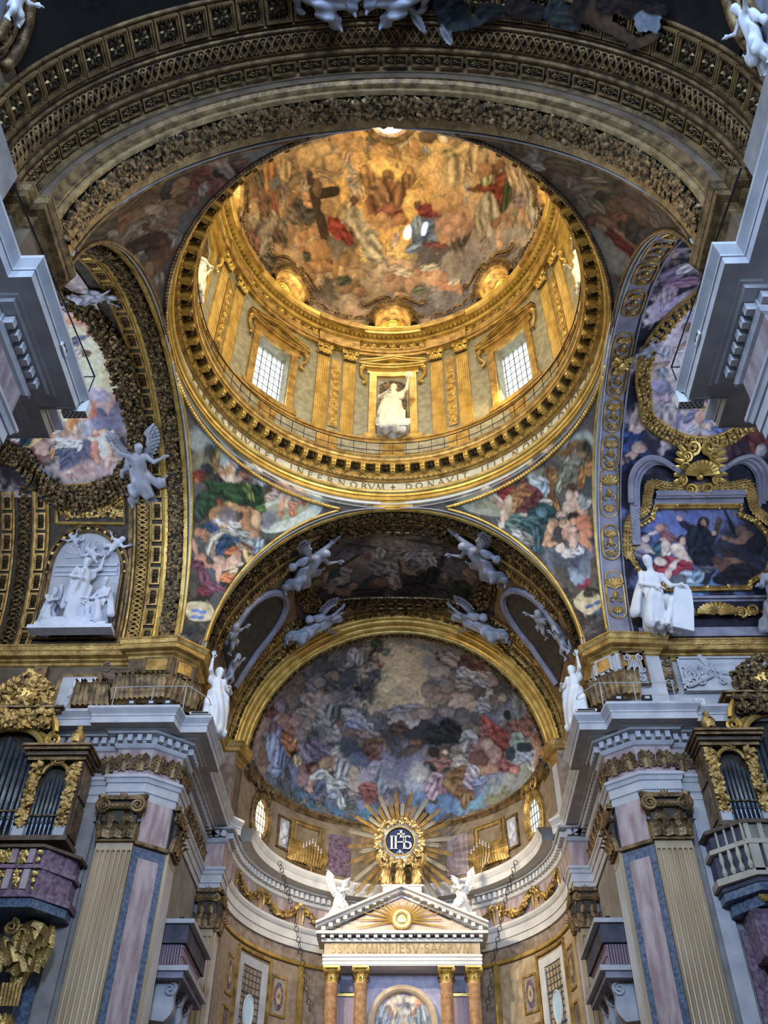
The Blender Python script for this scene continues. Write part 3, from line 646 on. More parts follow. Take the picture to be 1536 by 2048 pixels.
# ------------------------------------------------------------------ painted shells (paint is laid on later)
FR = {}
def shell(key, name, **kw):
    P, U, V = SURF[key](); o = gridmesh(name, P, FRESCO, kind='structure', **kw); FR[key] = (o, U.ravel(), V.ravel()); return o
_dm = shell('dome', 'ceiling_dome', label='dome fresco of heaven with a cross, clouds and holy figures')
import bmesh
_b = bmesh.new(); _b.from_mesh(_dm.data)               # openings of the eight attic windows
def _in_lunette(c):
    f = math.atan2(c.x, c.y); f -= round(f/(math.pi/4))*(math.pi/4); q = abs(f)*7.9/.98; v = (c.z-44.0)/1.36
    return v < 1 and q*q+max(v, 0)**2 < 1
_del = [f for f in _b.faces if f.calc_center_median().z < 45.5 and _in_lunette(f.calc_center_median())]
bmesh.ops.delete(_b, geom=_del, context='FACES_ONLY'); _b.to_mesh(_dm.data); _b.free()
for key, nm, lb in (('pfl', 'ceiling_pendentive_far_left', 'far left pendentive fresco with a helmeted man and green cloak'), ('pfr', 'ceiling_pendentive_far_right', 'far right pendentive fresco with evangelists and teal cloak'),
                    ('pnl', 'ceiling_pendentive_near_left', 'near left pendentive fresco with red draped figures'), ('pnr', 'ceiling_pendentive_near_right', 'near right pendentive fresco with brown and red draped figures')): shell(key, nm, label=lb)
shell('apse', 'ceiling_apse', label='apse conch fresco of the adoration of the lamb')
# plain barrels
def barrel(name, v, a0, a1, material, na=10, t0=0, t1=180):
    return gridmesh(name, v.surf(a0, a1, R(t0), R(t1), na, 73), material, kind='structure')
barrel('ceiling_nave', V_W, -35, -10.45, TAUPE)
barrel('ceiling_choir', V_E, 9.4, 17.3, mat('gilt brown vault stucco', (.16, .10, .05), .6, .2, (.28, .19, .09), 2.5, bump=.3))
barrel('ceiling_transept_left', V_N, -17.3, -9.3, DARK); barrel('ceiling_transept_right', V_N, 9.3, 17.3, SLATE)

# ------------------------------------------------------------------ arches of the crossing
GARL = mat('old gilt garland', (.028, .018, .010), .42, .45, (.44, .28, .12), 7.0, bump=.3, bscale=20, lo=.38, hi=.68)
def arch(name, v, edge, sgn, lab, gold_edge, fol_n, seed, wid=1.0, n=72, lp=.14, lsz=.19):
    """lip on the crossing side, garland soffit, inner fillet; sgn points away from the crossing"""
    root = empty(name, kind='structure', label=lab)
    s = lambda d: edge+sgn*d
    autosmooth(v.arc(MB(), [(s(-.12), -.42), (s(-.12), -.28), (s(-.06), -.26), (s(-.06), -.06), (s(-.02), -.04), (s(-.02), .03), (s(lp-.02), .04), (s(lp), .0)], 0, math.pi, n).build('lip_moulding', gold_edge, root))
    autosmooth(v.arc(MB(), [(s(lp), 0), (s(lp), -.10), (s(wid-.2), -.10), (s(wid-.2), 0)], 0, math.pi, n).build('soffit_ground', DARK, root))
    autosmooth(v.arc(MB(), [(s(wid-.2), -.0), (s(wid-.16), .05), (s(wid-.02), .05), (s(wid), 0), (s(wid), -.3)], 0, math.pi, n).build('inner_fillet', gold_edge, root))
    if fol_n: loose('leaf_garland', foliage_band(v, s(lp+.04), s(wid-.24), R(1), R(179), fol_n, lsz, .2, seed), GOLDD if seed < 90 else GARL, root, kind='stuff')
    return root
AW = arch('trim_arch_nave', V_Wl, -8.7, -1, 'great arch towards the nave with a carved leaf garland', mat('pale old gilding', (.26, .17, .075), .42, .4, (.52, .37, .17), 3.0, bump=.3, bscale=14), 4200, 91, 1.15, 72, .30, .25)
AE = arch('trim_arch_choir', V_El, 8.7, 1, 'great arch towards the choir with a carved leaf garland', GOLDB, 4200, 12, .85, 72, .16)
AL = arch('trim_arch_transept_left', V_N, -AX, -1, 'great arch to the left transept with a carved leaf garland', GOLDB, 4200, 13, .95, 72, .16)
# ------------------------------------------------------------------ dressing of the vaults
def smooth_loop(pts, k=6, closed=True):
    """Catmull-Rom through (s, degrees) points"""
    p = np.asarray(pts, float); n = len(p); out = []
    for i in range(n if closed else n-1):
        a, b, c, d = (p[(i+j) % n] if closed else p[min(max(i+j, 0), n-1)] for j in (-1, 0, 1, 2))
        for q in range(k):
            t = q/k; out.append(.5*((2*b)+(c-a)*t+(2*a-5*b+4*c-d)*t*t+(3*b-a-3*c+d)*t**3))
    if not closed: out.append(p[-1])
    return np.array(out)
def st(v, L, off=0.0): L = np.asarray(L); return v.p(L[:, 0], np.radians(L[:, 1]), off)
def leaf_frame(v, inner, outer, n, size, seed, material, parent, name='leaf_frame', thick=.25, fillet=None, kind='stuff'):
    """carved leaf moulding filling the ring between two loops on a vault"""
    g_ = np.random.default_rng(seed); I = np.asarray(inner); O_ = np.asarray(outer); k = len(I)
    i = g_.integers(0, k, 4000); q = g_.uniform(0, 1, 4000)[:, None]; L = I[i]*(1-q)+O_[i]*q
    t = np.radians(L[:, 1]); P = v.p(L[:, 0], t); T = v.p(L[:, 0], t+1e-3)-v.p(L[:, 0], t-1e-3); T /= np.linalg.norm(T, axis=1)[:, None]
    A = np.zeros_like(T); A[:, 1 if v.ax == 'y' else 0] = 1; N = np.cross(A, T); C = np.array((0, 0, v.zc))-P; C[:, 1 if v.ax == 'y' else 0] = 0
    N *= np.sign((N*C).sum(1))[:, None]
    o = loose(name, leaf_scatter(P, N, T, n, size, seed, thick), material, parent, kind=kind)
    if fillet:
        mb = MB(); 
        for Lp in (I, O_): mb.tube(np.concatenate([st(v, Lp, .1), st(v, Lp[:2], .1)]), .07, 6, cap=False)
        autosmooth(mb.build('fillet', fillet, parent))
    return o
def patch(v, loop, off, material, name, parent, n=14, smooth=True):
    """a sheet bounded by a loop on the vault"""
    L = np.asarray(loop); c = L.mean(0); rows = [c+(L-c)*q for q in np.linspace(0.02, 1, n)]
    P = np.stack([st(v, np.concatenate([r, r[:1]]), off) for r in rows]); return gridmesh(name, P, material, parent, smooth)
def guilloche(v, a0, a1, t0, t1, n, off=.03):
    mb = MB(); m = (a0+a1)/2; h = (a1-a0)/2*.85; dt = (t1-t0)/n
    for k in range(n):
        t = t0+dt*(k+.5)
        for s in (-1, 1):
            q = np.linspace(-1, 1, 7); mb.tube(v.p(m+s*h*np.sin(q*1.9)*.95, t+dt*1.05*q, off+.05*np.cos(q*2.6)), .045, 4, cap=False)
        mb.merge(MB().ball((0, 0, 0), .06, 5), v.frame(m+h*.55*(1 if k % 2 else -1), t, .05))
    return mb
def coffer_row(v, s0, s1, n, t0, t1, parent, me, name='coffer'):
    for k in range(n):
        t = t0+(t1-t0)*(k+.5)/n; inst(me, name, v.frame((s0+s1)/2, t), parent)
# ---- nave side: stepped fascias, small coffers, plaited band, large coffers
nv = empty('trim_nave_bands', kind='structure', label='stepped and coffered bands of the nave vault beside the great arch')
autosmooth(V_Wl.arc(MB(), [(-9.83, 0), (-9.85, -.07), (-9.93, -.09), (-9.95, -.22), (-10.04, -.30), (-10.10, -.30)], 0, math.pi, 80).build('gilt_fascia', GOLDO, nv))
autosmooth(V_Wl.arc(MB(), [(-10.10, -.30), (-10.12, -.50), (-10.20, -.52)], 0, math.pi, 80).build('plain_fascia', TAUPE, nv))
autosmooth(V_Wl.arc(MB(), [(-10.18, -.50), (-10.16, -.62), (-10.24, -.66), (-10.28, -.74), (-10.5, -.75)], 0, math.pi, 80).build('outer_fascia', GOLDO, nv))
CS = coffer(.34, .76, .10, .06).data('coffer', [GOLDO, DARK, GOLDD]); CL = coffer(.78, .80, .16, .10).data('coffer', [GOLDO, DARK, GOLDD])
coffer_row(V_W, -10.32, -10.66, 32, 0, math.pi, nv, CS)
for a, b in ((-10.72, -10.86), (-11.52, -11.62), (-11.68, -11.74), (-12.62, -12.74)):
    autosmooth(V_W.arc(MB(), [(a, 0), (a, .06), ((a+b)/2, .09), (b, .06), (b, 0)], 0, math.pi, 80).build('fillet', GOLDO, nv))
guilloche(V_W, -11.50, -10.88, 0, math.pi, 112).build('plaited_band', GOLDO, nv, smooth=True)
coffer_row(V_W, -11.8, -12.58, 32, 0, math.pi, nv, CL)
shell('nave', 'ceiling_nave_fresco', label='dark fresco on the nave vault with shadowy figures on clouds')
# ---- left transept: coffers, plaited band, panels, painted cloudscape in a leaf frame
tl = empty('trim_transept_left', kind='structure', label='gilded bands and panels on the left transept vault')
CT = coffer(.40, .72, .12, .07).data('coffer', [GOLD, DARK, GOLDD])
coffer_row(V_N, -9.50, -9.94, 27, 0, math.pi, tl, CT)
for a, b, mm in ((-9.42, -9.52, GOLDB), (-9.94, -10.04, GOLD), (-10.62, -10.72, GOLD), (-10.76, -10.92, GOLDO), (-14.25, -14.4, GOLD), (-14.8, -14.95, GOLD), (-15.7, -15.8, GOLD), (-16.2, -16.3, GOLDO)):
    autosmooth(V_N.arc(MB(), [(a, 0), (a, .07), ((a+b)/2, .10), (b, .07), (b, 0)], 0, math.pi if abs(a) < 10.2 else R(50), 72).build('fillet', mm, tl))
guilloche(V_N, -10.60, -10.06, 0, R(52), 34).build('plaited_band', GOLD, tl, smooth=True)
guilloche(V_N, -15.6, -15.0, 0, R(52), 34).build('plaited_band', GOLDD, tl, smooth=True)
coffer_row(V_N, -14.4, -14.8, 8, 0, R(50), tl, CT); coffer_row(V_N, -15.8, -16.2, 8, 0, R(50), tl, CT)
shell('left', 'ceiling_left_fresco', label='left transept vault fresco of sunlit clouds with angels and a tambourine')
LIN = smooth_loop([(-12.6, 125), (-11.85, 114.1), (-11.29, 106.8), (-10.96, 96.7), (-10.9, 86.6), (-10.82, 77), (-10.63, 66.2), (-11.2, 57.2), (-12.09, 52.5), (-13.14, 51.2), (-14.0, 53), (-14.8, 62), (-15.6, 66), (-16.0, 86), (-15.5, 105), (-14.2, 122)])
c0 = LIN.mean(0); LOUT = LIN+(LIN-c0)/np.linalg.norm((LIN-c0)*np.array((1, .14)), axis=1)[:, None]*1.0
leaf_frame(V_N, LIN, LOUT, 5200, .21, 5, GOLDD, tl, thick=.4)
# relief panel frame, ornamental panel above
RLI = np.array([(-14.1, 5)]+[(-12.6-1.5*math.cos(q), 25+12.5*math.sin(q)) for q in np.linspace(0, math.pi, 15)]+[(-11.1, 5)])
RLO = np.array([(-14.3, 3)]+[(-12.6-1.72*math.cos(q), 25+14.2*math.sin(q)) for q in np.linspace(0, math.pi, 15)]+[(-10.9, 3)])
leaf_frame(V_N, RLI, RLO, 500, .13, 6, GOLDB, tl, thick=.1, fillet=GOLDO)
patch(V_N, RLI, .03, mat('relief ground', (.42, .43, .46), .7, 0, (.52, .53, .56), 2), 'relief_ground', tl)
gq = MB()
for s in (-1, 1):
    for (ds, dg, r, sg) in ((.75, 46.5, .32, s), (.35, 44, .22, -s), (1.05, 42.5, .2, s)): gq.merge(spiral(0, 0, r, 1.7, .26, sg, 16), V_N.frame(-12.5+s*ds, R(dg), .05) @ Matrix.Rotation(math.pi/2, 4, 'X'))
for q in range(7): gq.merge(leaf(.55, .26, .12), V_N.frame(-12.5, R(45.5), .05) @ Matrix.Rotation((q-3)*.5, 4, 'Z') @ Matrix.Rotation(-math.pi/2, 4, 'X'))
gq.build('shell_ornament', GOLD, tl)
PNL = [(-13.95, 40), (-13.95, 51), (-11.1, 52.5), (-11.1, 39.5)]
mb = MB(); mb.tube(np.concatenate([st(V_N, smooth_loop(PNL, 1), .06), st(V_N, PNL[:1], .06)]), .08, 4); mb.build('panel_frame', GOLDB, tl)
loose('scroll_carving', leaf_scatter(st(V_N, [(a, b) for a in np.linspace(-13.8, -11.2, 30) for b in np.linspace(42, 51, 12)], .02), *[np.repeat(x[None], 360, 0) for x in (np.array((0, -.7, -.7)), np.array((0, -.7, .7)))], 420, .17, 8, .1), GOLD, tl, kind='stuff')
# ---- right transept: lilac strip with gilt cartouches, oval fresco, painting aedicule
AR = empty('trim_arch_transept_right', kind='structure', label='great arch to the right transept, lilac band with gilt cartouches')
autosmooth(V_N.arc(MB(), [(AX-.14, -.42), (AX-.14, -.28), (AX-.07, -.26), (AX-.07, -.05), (AX-.02, -.04), (AX-.02, .03), (AX+.02, .03), (AX+.03, 0)], 0, math.pi, 72).build('lip_moulding', STONE, AR))
autosmooth(V_N.arc(MB(), [(AX+.02, 0), (AX+.86, 0), (AX+.86, .06), (AX+.92, .06), (AX+.92, -.3)], 0, math.pi, 72).build('strip_ground', LILAC, AR))
def cartouche(L, W, rnd, seed):
    b = MB(); q = np.linspace(0, 2*math.pi, 29); y = (L/2-W/2)*np.sign(np.sin(q))*np.minimum(1, np.abs(np.sin(q))*4)
    loop = np.stack([W/2*np.cos(q), y+W/2*np.sin(q) if rnd else (L/2)*np.sign(np.sin(q))*np.minimum(1, abs(np.sin(q))*1.6), 0*q+.04], 1)
    b.tube(loop, .045, 5, cap=False)
    for s in (-1, 1):
        for (x, yy, r, sg) in ((.16, .30, .13, s), (.14, -.1, .11, -s), (.16, -.34, .12, s)): b.merge(spiral(0, 0, r*W*1.5, 1.6, .3, sg, 14), Matrix.Translation((s*x*W*1.3, yy*L*.9, .05)) @ Matrix.Rotation(math.pi/2, 4, 'X'))
    for k in range(7): b.merge(leaf(.26*L, .11*L, .05), Matrix.Translation((0, .18*L, .05)) @ Matrix.Rotation((k-3)*.42, 4, 'Z') @ Matrix.Rotation(-math.pi/2, 4, 'X'))
    b.ball((0, 0, .05), .16*W, 8, sc_=(1, 1.6, .7)); b.ball((0, -.3*L, .05), .1*W, 7)
    for k in range(5): b.merge(leaf(.16*L, .09*L, .05), Matrix.Translation((0, -.28*L, .05)) @ Matrix.Rotation(math.pi+(k-2)*.5, 4, 'Z') @ Matrix.Rotation(-math.pi/2, 4, 'X'))
    return b
CA, CB = cartouche(1.42, .70, True, 1).data('cartouche', GOLD), cartouche(2.05, .72, True, 2).data('cartouche', GOLD)
for k, (tc, me) in enumerate(((15.9, CB), (32.2, CA), (47.1, CB), (58.9, CA), (70.1, CA), (80.8, CA), (91.1, CA), (106.8, CA), (119, CA), (131, CB), (146, CA), (160, CB))):
    inst(me, 'cartouche', V_N.frame(AX+.44, R(tc), .01), AR)
hb = MB(); hb.ball((0, 0, .15), .16, 8, sc_=(1, 1.2, 1)); 
for s in (-1, 1): hb.merge(spiral(0, 0, .2, 1.6, .3, s, 14), Matrix.Translation((s*.25, .05, .12)) @ Matrix.Rotation(math.pi/2, 4, 'X')); hb.merge(leaf(.5, .24, .1), Matrix.Translation((s*.1, .15, .1)) @ Matrix.Rotation(-s*.8, 4, 'Z') @ Matrix.Rotation(-math.pi/2, 4, 'X'))
inst(hb.data('mask', GOLDB), 'mask', V_N.frame(AX+.5, R(86), .1), AR)
shell('right', 'ceiling_right_fresco', label='right transept vault fresco of rosy sky with angels between blue robed figures')
tr = empty('trim_transept_right', kind='structure', label='gilt leaf frames and broken pediment on the right transept vault')
ROI = smooth_loop([(13.0, 122), (11.67, 115.2), (11.0, 105.5), (10.29, 93.4), (10.12, 83.7), (10.32, 76), (10.5, 70.5), (11.27, 66.1), (12.11, 63.4), (13.11, 63.4), (13.95, 66.6), (14.6, 72), (15.0, 84), (14.8, 98), (14.2, 112)])
c0 = ROI.mean(0); ROO = ROI+(ROI-c0)/np.linalg.norm((ROI-c0)*np.array((1, .14)), axis=1)[:, None]*.48
leaf_frame(V_N, ROI, ROO, 2600, .17, 9, GOLD, tr, thick=.3, fillet=GOLDB)
# painting: sheet of canvas bounded by its eared outline, framed
PT = np.array([(10.86, 41.7), (14.15, 41.5), (14.15, 39), (14.7, 37.6), (15.2, 33), (15.3, 28), (15.0, 23), (14.3, 20), (14.2, 18.4), (11.0, 18.2), (10.9, 20), (10.2, 22.4), (9.85, 27), (9.85, 31), (10.1, 36), (10.7, 38.6)])
PT = PT+0.0
PTL = np.concatenate([np.stack([PT[i]*(1-q)+PT[(i+1) % len(PT)]*q for q in np.linspace(0, 1, 5)[:-1]]) for i in range(len(PT))])
c0 = np.array((12.55, 30.0)); PTO = c0+(PTL-c0)*np.array((1.075, 1.16))
mb = MB()
for q0, o0, q1, o1 in ((0, .10, .25, .22), (.25, .22, .6, .16), (.6, .16, .8, .24), (.8, .24, 1, .22), (1, .22, 1.02, 0)):
    A = PTL+(PTO-PTL)*q0; B = PTL+(PTO-PTL)*q1; A = np.concatenate([A, A[:1]]); B = np.concatenate([B, B[:1]]); mb.grid(np.stack([st(V_N, A, o0), st(V_N, B, o1)]))
mb.build('picture_frame', GOLD, tr)
leaf_frame(V_N, PTL+(PTO-PTL)*.2, PTL+(PTO-PTL)*.8, 700, .12, 21, GOLDB, tr, 'frame_carving', .25)
# laurel swag round the head of the frame
SW = smooth_loop([(9.55, 27), (9.6, 34), (9.75, 38.5), (10.3, 41.5), (10.45, 46), (10.6, 49.2), (11.3, 48.6), (12.5, 48), (13.7, 48.4), (14.4, 49), (14.6, 46), (14.8, 41.5), (15.3, 38)], 5, False)
sw = MB()
for i in range(0, len(SW)-1):
    p0, p1 = st(V_N, SW[i:i+2], .25); d = SW[i+1]-SW[i]; an = math.atan2(d[1]*.14, d[0])
    for k in (-.6, -.2, .2, .6): sw.merge(leaf(.48, .16, .12), V_N.frame(SW[i][0], R(SW[i][1]), .22) @ Matrix.Rotation((an if V_N.frame(12, .5).to_3x3().col[0].x > 0 else math.pi-an)-math.pi/2+k, 4, 'Z') @ Matrix.Rotation(-math.pi/2, 4, 'X'))
sw.build('laurel_swag', GOLD, tr)
# broken segmental pediment in lilac stone, horizontal moulding, shell cartouche
pd = MB()
for s in (-1, 1):
    A = [(12.5+s*(2.75-.0*q), 49+0*q) for q in (0,)]; Lp = smooth_loop([(12.5+s*2.75, 44), (12.5+s*2.75, 51), (12.5+s*2.55, 55), (12.5+s*2.1, 57.5), (12.5+s*1.55, 56.8), (12.5+s*1.05, 54.4), (12.5+s*.8, 53.2)], 5, False)
    for d, o in ((0, .34), (.16, .26), (.30, .18)): pd.tube(st(V_N, Lp*np.array((1, 1))-np.array((s*d, d*5.5)), o), .12, 5)
V_N.arc(pd, [(9.75, 0), (9.75, .3), (10.1, .3), (10.1, 0)], R(31), R(46), 12)
for t0, t1, o in ((45.2, 46.0, .36), (46.0, 46.8, .44), (46.8, 47.5, .34), (43.4, 45.2, .18)):
    a = np.array((10.75, 14.35)); P = np.stack([V_N.p(a, R(t0), 0), V_N.p(a, R(t0), o), V_N.p(a, R(t1), o), V_N.p(a, R(t1), 0)]); pd.grid(P)
pd.build('broken_pediment', LILAC, tr)
sh = MB()
for k in range(11):
    a = math.pi*(k-5)/11*.95; q = np.linspace(.12, .62, 6); sh.tube(np.stack([q*np.sin(a)*1.1, q*np.cos(a)*1.05, .12+.30*np.sin(q*3.2)], 1), .035+.11*q, 5)
sh.ball((0, -.05, .14), .16, 8)
for s in (-1, 1):
    for (x, y, r) in ((.62, .35, .24), (.7, -.15, .2), (.35, -.55, .26), (.32, 1.15, .3), (.55, .8, .22)): sh.merge(spiral(0, 0, r, 1.7, .3, s, 16), Matrix.Translation((s*x, y, .2)) @ Matrix.Rotation(math.pi/2, 4, 'X'))
    for k in range(6): sh.merge(leaf(.75, .24, .2), Matrix.Translation((s*.55, -.1+.2*k, .1)) @ Matrix.Rotation(-s*(1.9-.22*k), 4, 'Z') @ Matrix.Rotation(-math.pi/2, 4, 'X'))
Mx = V_N.frame(12.5, R(52), .2)
if Mx.to_3x3().col[1].z < 0: Mx = Mx @ Matrix.Rotation(math.pi, 4, 'Z')
sh.xf(Mx).build('shell_cartouche', GOLDB, tr)
# frieze with shell below the painting
fz = MB()
for k in range(13):
    a = math.pi*(k-6)/13; q = np.linspace(.1, .75, 6); fz.tube(np.stack([q*np.sin(a)*1.05, q*np.cos(a)*.62-.2, .1+.18*np.sin(q*3)], 1), .03+.10*q, 5)
for s in (-1, 1):
    for k in range(4): fz.merge(spiral(0, 0, .26-.02*k, 1.8, .28, s*(1 if k % 2 else -1), 18), Matrix.Translation((s*(.95+.55*k), -.05+.1*(k % 2), .12)) @ Matrix.Rotation(math.pi/2, 4, 'X')); fz.merge(leaf(.55, .22, .12), Matrix.Translation((s*(.7+.55*k), -.1, .08)) @ Matrix.Rotation(-s*(1.2+.3*(k % 2)), 4, 'Z') @ Matrix.Rotation(-math.pi/2, 4, 'X'))
Mx = V_N.frame(12.7, R(9.5), .15)
if Mx.to_3x3().col[1].z < 0: Mx = Mx @ Matrix.Rotation(math.pi, 4, 'Z')
fz.xf(Mx).build('shell_frieze', GOLD, tr)
a = np.array((9.6, 16.9)); mb = MB()
for t0, t1, o in ((14.0, 14.8, .2), (13.2, 14.0, .1), (3.0, 4.6, .12), (1.0, 3.0, .22)): mb.grid(np.stack([V_N.p(a, R(t0), 0), V_N.p(a, R(t0), o), V_N.p(a, R(t1), o), V_N.p(a, R(t1), 0)]))
mb.build('frieze_moulding', LILAC, tr)
# ---- choir vault
ct = empty('trim_choir_vault', kind='structure', label='gilded coffers, frames and lunettes on the choir vault')
CC = coffer(.46, .62, .10, .07).data('coffer', [GOLD, DARK, GOLDD])
for s0, s1 in ((9.66, 10.12), (15.5, 15.96)):
    for a0, a1 in ((4, 52), (128, 176)): coffer_row(V_E, s0, s1, 10, R(a0), R(a1), ct, CC)
for a, b in ((9.56, 9.64), (10.14, 10.24), (15.38, 15.48), (15.98, 16.08)): autosmooth(V_E.arc(MB(), [(a, 0), (a, .06), ((a+b)/2, .09), (b, .06), (b, 0)], 0, math.pi, 72).build('fillet', GOLD, ct))
shell('chancel', 'ceiling_choir_fresco', label='dark music making angels in the framed fresco of the choir vault')
CHI = smooth_loop([(10.06, 108), (10.11, 90), (10.25, 73), (10.9, 62), (11.96, 58.5), (13.29, 59), (14.2, 64), (14.62, 73), (14.9, 90), (14.5, 108), (14.0, 117), (13.25, 120.5), (11.94, 120.5), (10.8, 117)])
c0 = CHI.mean(0); CHO = CHI+(CHI-c0)/np.linalg.norm((CHI-c0)*np.array((1, .135)), axis=1)[:, None]*.85
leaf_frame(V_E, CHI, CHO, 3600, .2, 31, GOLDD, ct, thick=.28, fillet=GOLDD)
for s in (-1, 1):
    for t in (142,):
        mid = t if s < 0 else 180-t
        lun = smooth_loop([(12.6, mid-s*-9.5), (13.6, mid-s*-6), (14.1, mid+s*-3 if s > 0 else mid+4), (14.2, mid+(16 if s < 0 else -16)), (10.9, mid+(16 if s < 0 else -16)), (11.0, mid+(4 if s < 0 else -4)), (11.6, mid-s*-6)])
        q = np.linspace(0, math.pi, 15); ar = [(12.6+1.65*math.cos(a), mid+(6-16*math.sin(a))*(1 if s < 0 else -1)) for a in q]; ar = [(14.25, mid+(22 if s < 0 else -22))]+ar+[(10.95, mid+(22 if s < 0 else -22))]
        mb = MB(); mb.tube(st(V_E, ar, .1), .17, 6); mb.build('lunette_arch', LILAC, ct)
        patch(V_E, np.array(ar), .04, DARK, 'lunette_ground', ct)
        loose('lunette_carving', leaf_scatter(st(V_E, [(a, b) for a in (10.6, 10.75, 14.5, 14.7, 14.9) for b in np.linspace(mid-14, mid+24, 30)], .02), np.repeat(np.array(((-s*.7, 0, -.7),)), 150, 0), np.repeat(np.array(((0, 1., 0),)), 150, 0), 700, .18, 44+s, .15), GOLD, ct, kind='stuff')
# ---- arch of the apse
V_A = Vault('y', 6.9, 7.2)
aa = empty('trim_arch_apse', kind='structure', label='broad gilt moulded arch framing the apse fresco')
autosmooth(V_A.arc(MB(), [(16.1, -.95), (16.1, -.72), (16.18, -.62), (16.28, -.58), (16.30, -.50), (16.5, -.48), (16.52, -.40), (16.60, -.36), (16.8, -.34), (16.82, -.24), (16.92, -.18), (17.0, -.18), (17.02, -.10)], R(-2), R(182), 72).build('arch_mouldings', GOLDB, aa))
autosmooth(V_A.arc(MB(), [(17.02, -.10), (17.02, .0), (17.25, .03), (17.4, -.05)], R(-2), R(182), 72).build('inner_bead', GOLD, aa))
loose('leaf_course', foliage_band(V_A, 16.98, 17.22, 0, math.pi, 1300, .12, .12, 55), GOLDD, aa, kind='stuff')
loose('leaf_course', foliage_band(Vault('y', 7.55, 7.85), 16.0, 16.2, 0, math.pi, 1100, .14, .1, 56), GOLDD, aa, kind='stuff')
# ---- window lunettes at the sides of the nave vault
for tm in (17, 163):
    b = MB(); q = np.linspace(0, math.pi, 25); sg = 1 if tm < 90 else -1
    for r_, w_ in ((2.1, .16), (1.75, .10), (1.45, .14)): b.tube(st(V_W, [(-15.2+r_*math.cos(a), tm+sg*(-9+r_*math.sin(a)*6.6)) for a in q], .12), w_, 6)
    b.build('lunette_moulding', GOLDO, nv, smooth=True); patch(V_W, np.array([(-15.2+1.9*math.cos(a), tm+sg*(-9+1.9*math.sin(a)*6.6)) for a in q]+[(-17.1, tm-sg*14), (-13.3, tm-sg*14)]), .07, LILAC, 'lunette_ground', nv)
    loose('lunette_carving', leaf_scatter(st(V_W, [(-15.2+r_*math.cos(a), tm+sg*(-9+r_*math.sin(a)*6.6)) for a in q for r_ in (1.55, 1.62, 1.7)], .06), np.repeat(np.array(((-sg*.9, 0, -.4),)), 75, 0), np.repeat(np.array(((0, 1., 0),)), 75, 0), 260, .16, 70+tm, .1), GOLDO, nv, kind='stuff')
# ------------------------------------------------------------------ apse wall
AC = (0.0, 16.5); HP = math.pi/2
def on_apse(a, r, z, c=AC): return Matrix.Translation((c[0]+r*math.sin(a), c[1]+r*math.cos(a), z)) @ Matrix.Rotation(-a, 4, 'Z')
def cbox(mb, r0, r1, z0, z1, a0, a1, n=6, m=0, c=AC):
    t = np.linspace(a0, a1, n); f = lambda r, z: np.stack([c[0]+r*np.sin(t), c[1]+r*np.cos(t), 0*t+z], 1)
    A = [f(r1, z0), f(r1, z1), f(r0, z1), f(r0, z0)]; mb.grid(np.stack(A), m, close_u=True)
    for e in (0, -1): mb.add([q[e] for q in A], [(0, 1, 2, 3)], m)
    return mb
def cframe(mb, a0, a1, z0, z1, w=.12, r0=7.1, r1=7.0, c=AC, m=0, n=6):
    da = w/7.0
    cbox(mb, r0, r1, z0, z0+w, a0, a1, n, m, c); cbox(mb, r0, r1, z1-w, z1, a0, a1, n, m, c); cbox(mb, r0, r1, z0, z1, a0, a0+da, 2, m, c); cbox(mb, r0, r1, z0, z1, a1-da, a1, 2, m, c); return mb
ap = empty('wall_apse', kind='structure', label='curved apse wall with marble panels under a white entablature')
autosmooth(turn(MB(), [(7.1, 0), (7.1, 16.3)], AC, -HP, HP, 72).build('marble_wall', BROWN, ap))
autosmooth(turn(MB(), [(7.05, 15.55), (6.98, 15.58), (6.98, 15.70), (7.05, 15.75)], AC, -HP, -R(22), 40).build('gilt_band', GOLDB, ap)); autosmooth(turn(MB(), [(7.05, 15.55), (6.98, 15.58), (6.98, 15.70), (7.05, 15.75)], AC, R(22), HP, 40).build('gilt_band', GOLDB, ap))
autosmooth(turn(MB(), [(7.1, 16.25), (7.0, 16.25), (7.0, 16.55), (6.95, 16.55), (6.95, 16.9), (6.88, 16.95), (6.82, 17.05), (6.82, 17.15), (7.05, 17.18)], AC, -HP, HP, 72).build('architrave', STONEW, ap))
autosmooth(turn(MB(), [(7.05, 17.15), (7.05, 18.2)], AC, -HP, HP, 72).build('frieze', PINK, ap))
autosmooth(turn(MB(), [(7.05, 18.15), (6.93, 18.2), (6.88, 18.32), (6.92, 18.34), (6.92, 18.62), (6.66, 18.64), (6.60, 18.74), (6.2, 18.76), (6.2, 18.72), (6.15, 18.72), (6.15, 19.0), (6.1, 19.06), (6.02, 19.2), (6.0, 19.32), (7.2, 19.36)], AC, -HP, HP, 72).build('cornice', STONEW, ap))
dr = empty('dentil_row', parent=ap)
DENA = MB().box((0, -.10, 0), (.16, .20, .24)).data('dentil', STONEW)
for k in range(72): inst(DENA, 'dentil', on_apse(-HP+math.pi*(k+.5)/72, 6.92, 18.48), dr)
autosmooth(turn(MB(), [(6.95, 19.3), (6.95, 22.45)], AC, -HP, HP, 72).build('attic_wall', mat('apse attic stucco', (.22, .16, .10), .6, .1, (.34, .26, .17), 2), ap))
autosmooth(turn(MB(), [(6.95, 22.1), (6.86, 22.2), (6.86, 22.34), (6.7, 22.4), (6.62, 22.5), (6.62, 22.66), (6.52, 22.74), (6.5, 22.84), (7.6, 22.9)], (0, 17.0), -HP, HP, 72).build('attic_cornice', GOLDO, ap))
